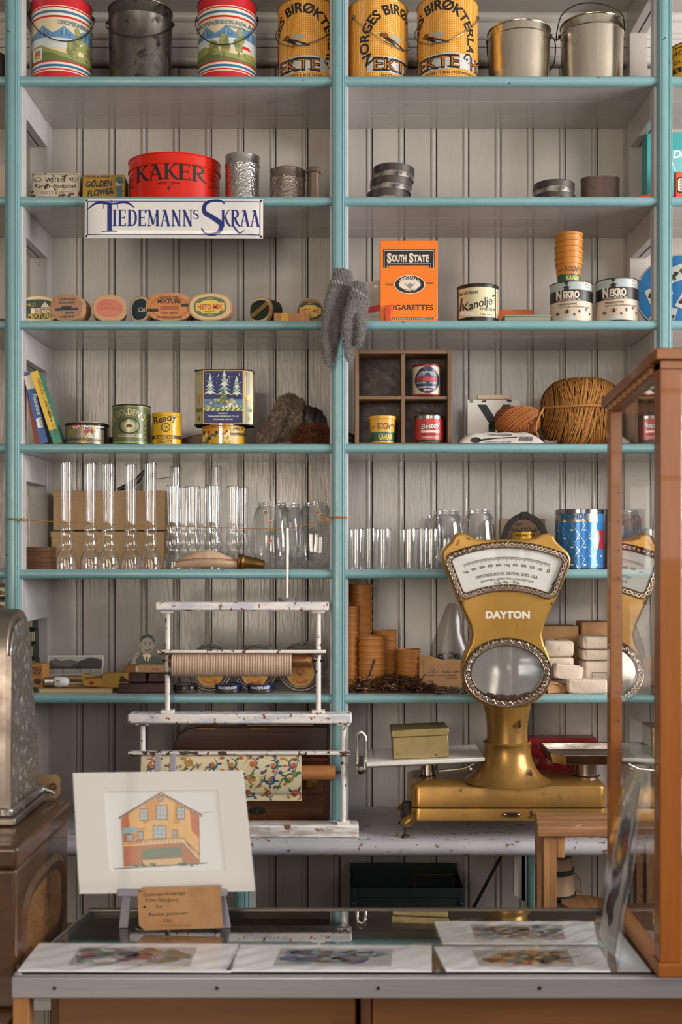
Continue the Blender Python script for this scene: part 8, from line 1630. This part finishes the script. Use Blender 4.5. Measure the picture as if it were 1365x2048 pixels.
b = MB(); b.extr([(xr2 - .004, d - D, z) for d, z in pf_], (-.30, 0, 0), NKP); b.build('body', root, bevel=.003, seg=3)
cxp, czp = 1.845, 1.2; b = MB(); b.extr([(xr2 - .004, (cxp + (d - cxp) * .90) - D, czp + (z - czp) * .92) for d, z in pf_], (.003, 0, 0), NK); b.build('embossed_side', root, bevel=.001)
b = MB(); b.extr([(xr2 + .002, (cxp + (d - cxp)) - D, czp + (z - czp)) for d, z in pf_[:2]] + [(xr2 + .002, 1.768 - D, 1.31), (xr2 + .002, 1.768 - D, 1.055)], (-.01, 0, 0), NKP); b.build('edge_strip', root, bevel=.001)
b = MB(); b.box(xr2 - .32, xr2 + .012, 1.745 - D, 1.95 - D, zt2 + .0004, 1.0545, NKP); b.box(xr2 - .32, xr2 + .006, 1.750 - D, 1.945 - D, 1.0545, 1.068, NK); b.build('plinth', root, bevel=.003)
b = MB(); b.tube([(xr2 + .004, 1.94 - D, 1.06), (xr2 + .016, 1.946 - D, 1.054), (xr2 + .022, 1.948 - D, 1.049)], .003, M('#a9a5a2', .35, .8), 8); b.build('drawer_latch', root)
root = thing('paper_tag', 'blank kraft paper tag with a round eyelet hanging behind the cash register', 'tag', (0, 0, 0)); dT = 1.965; tq = lambda x, y: (Xs(x, dT), dT - D, ZC + (HY - y) * dT / F)
b = MB(); b.extr([tq(70, 1549), tq(112, 1549), tq(120, 1557), tq(120, 1588), tq(112, 1597), tq(70, 1597)], (0, .001, 0), M('#a9885e', .6)); b.build('card', root); b = MB(); x_, y_, z_ = tq(107, 1573); b.tube([(x_ + .005 * cos(t), y_ - .0008, z_ + .005 * sin(t)) for t in [2 * pi * k / 20 for k in range(20)]], .0018, M('#5a3f2a', .5), 8, closed=True); b.build('eyelet', root)
# =====================================================================  WOODEN GLASS CASE, RIGHT
ORW = woodm('case_oak', '#a5611f', '#8c4d16', 'z', .35, 24, .1, coat=.25); ORX = woodm('case_oak_x', '#a66222', '#8c4e18', 'x', .35, 24, .1, coat=.25); ORY = woodm('case_oak_y', '#9e643a', '#85502c', 'y', .35, 24, .1, coat=.25)
root = thing('glass_case', 'orange brown wooden display case with glass sides standing on the counter', 'display case', (0, 0, 0)); xl = .4535; f0, f1 = 1.571 - D, 1.885 - D; pw = .031; xr3 = .92
zt_f, zt_b = ZC + .276, ZC + .251
b = MB(); b.box(xl, xl + pw, f0, f0 + pw, zg + .02, zt_f, ORW); b.build('front_post', root, bevel=.0015)
b = MB(); b.box(xl, xl + .020, f1 - .022, f1, zg + .02, zt_b, ORW); bp_ = b.build('rear_post', root, bevel=.0015)
b = MB(); [b.ball((xl + .0205, f1 - .030 + .004, zz_), .0022, DARK, 8, (.3, 1, 1)) for zz_ in [zg + .08 + .048 * k for k in range(14)]]; b.v = [(x, y - .0, z) for x, y, z in b.v]
b = MB()
for k in range(14): b.lathe([(0, 0), (.0022, 0), (.0022, .0006), (0, .0006)], DARK, n=10); b.xf(Matrix.Translation((xl + .0145, f1 - .0222, zg + .08 + .048 * k)) @ Matrix.Rotation(pi / 2, 4, 'X'), len(b.v) - 22)
b.build('peg_holes', bp_)
b = MB(); b.box(xl - .004, xr3, f0 - .004, f0 + .035, zg, zg + .02, ORX); b.build('front_base_rail', root, bevel=.002)
b = MB(); b.box(xl - .003, xl + .022, f0 + .0355, f1 + .002, zg, zg + .014, ORY); b.build('side_base_rail', root, bevel=.002)
b = MB(); b.box(xl + .0225, xr3, f0 + .0355, f1, zg, zg + .006, CWT); b.build('floor_board', root)
b = MB(); b.box(xl - .008, xr3, f0 - .008, f0 + pw + .002, zt_f + .0002, zt_f + .017, ORX); b.build('front_cornice', root, bevel=.002)
b = MB(); b.box(xl, xr3, f0 - .002, f0 + pw, zt_f - .012, zt_f, ORX); b.build('front_top_rail', root, bevel=.001)
sl_ = (zt_b - zt_f) / (f1 - f0)
def slope(x0, x1, y0, y1, za, zb, m): # box following the falling top
    zf = lambda y: zt_f + (y - f0) * sl_
    return [(x0, y0, zf(y0) + za), (x1, y0, zf(y0) + za), (x1, y1, zf(y1) + za), (x0, y1, zf(y1) + za), (x0, y0, zf(y0) + zb), (x1, y0, zf(y0) + zb), (x1, y1, zf(y1) + zb), (x0, y1, zf(y1) + zb)]
FB = [(0, 3, 2, 1), (4, 5, 6, 7), (0, 1, 5, 4), (1, 2, 6, 5), (2, 3, 7, 6), (3, 0, 4, 7)]
b = MB(); b.add(slope(xl - .008, xl + .022, f0 + pw + .0022, f1 + .008, .0, .017, ORY), FB, ORY); b.build('side_cornice', root, bevel=.002)
b = MB(); b.add(slope(xl + .002, xl + .018, f0 + pw, f1, -.012, 0, ORY), FB, ORY); b.build('side_top_rail', root)
for k in range(9):
    y = f0 + pw + .012 + k * .030; b = MB(); b.add(slope(xl - .003, xl + .0015, y, y + .015, -.009, -.0003, ORY), FB, M('#c08a5c', .4)); b.build('dentil', root)
b = MB(); b.add(slope(xl + .022, xr3, f0 + pw + .0025, f1 + .008, .004, .010, ORX), FB, CG); b.build('top_glass', root)
b = MB(); b.add(slope(xl + .020, xr3, f1 - .018, f1 + .004, -.012, .0035, ORX), FB, ORX); b.build('rear_top_rail', root)
CSG = glassm('case_glass', '#fbfdfc', .10, .92, 1.7, .006)
b = MB(); b.add([(xl + .0105, f0 + pw - .002, zg + .015), (xl + .0105, f1 - .020, zg + .015), (xl + .0105, f1 - .020, zt_b + .004), (xl + .0105, f0 + pw - .002, zt_f - .006)], [(0, 1, 2, 3)], CSG); b.build('side_glass', root)
b = MB(); b.add([(xl + pw - .002, f0 + .014, zg + .015), (xr3, f0 + .014, zg + .015), (xr3, f0 + .014, zt_f - .008), (xl + pw - .002, f0 + .014, zt_f - .008)], [(0, 1, 2, 3)], glassm('case_front_glass', '#fdfefd', .05, .9, 3, .006)); b.build('front_glass', root)
b = MB(); zs_ = ZC - .325; b.box(xl + .014, xr3 - .01, f0 + pw + .01, f1 - .03, zs_, zs_ + .006, glassm('shelf_glass', '#bfe0d6', .12, .8, 2.0, .01)); gs_ = b.build('glass_shelf', root)
b = MB(); b.box(xl + .013, xl + .026, f1 - .045, f1 - .028, zs_ - .008, zs_ - .0004, CHROME); b.build('shelf_clip', root, bevel=.001)
b = MB(); b.box(xr3 - .03, xr3, f0 + .036, f0 + .066, zg + .0205, zt_f, ORW); b.build('far_post', root)
b = MB(); b.lathe([(0, .001), (.05, .001), (.058, .004), (.078, .018), (.098, .022), (.099, .0235), (.078, .0205), (.056, .0065), (0, .004)], noisy('pewter', '#a9b0b5', '#8b9196', (12, 12, 12), rough=(.25, .4), metal=(.7, .8)), n=64); tag(b.build('pewter_dish'), 'shallow pewter dish standing on the glass shelf in the wooden case', 'dish', loc=(.60, f0 + .165, zs_ + .0064))
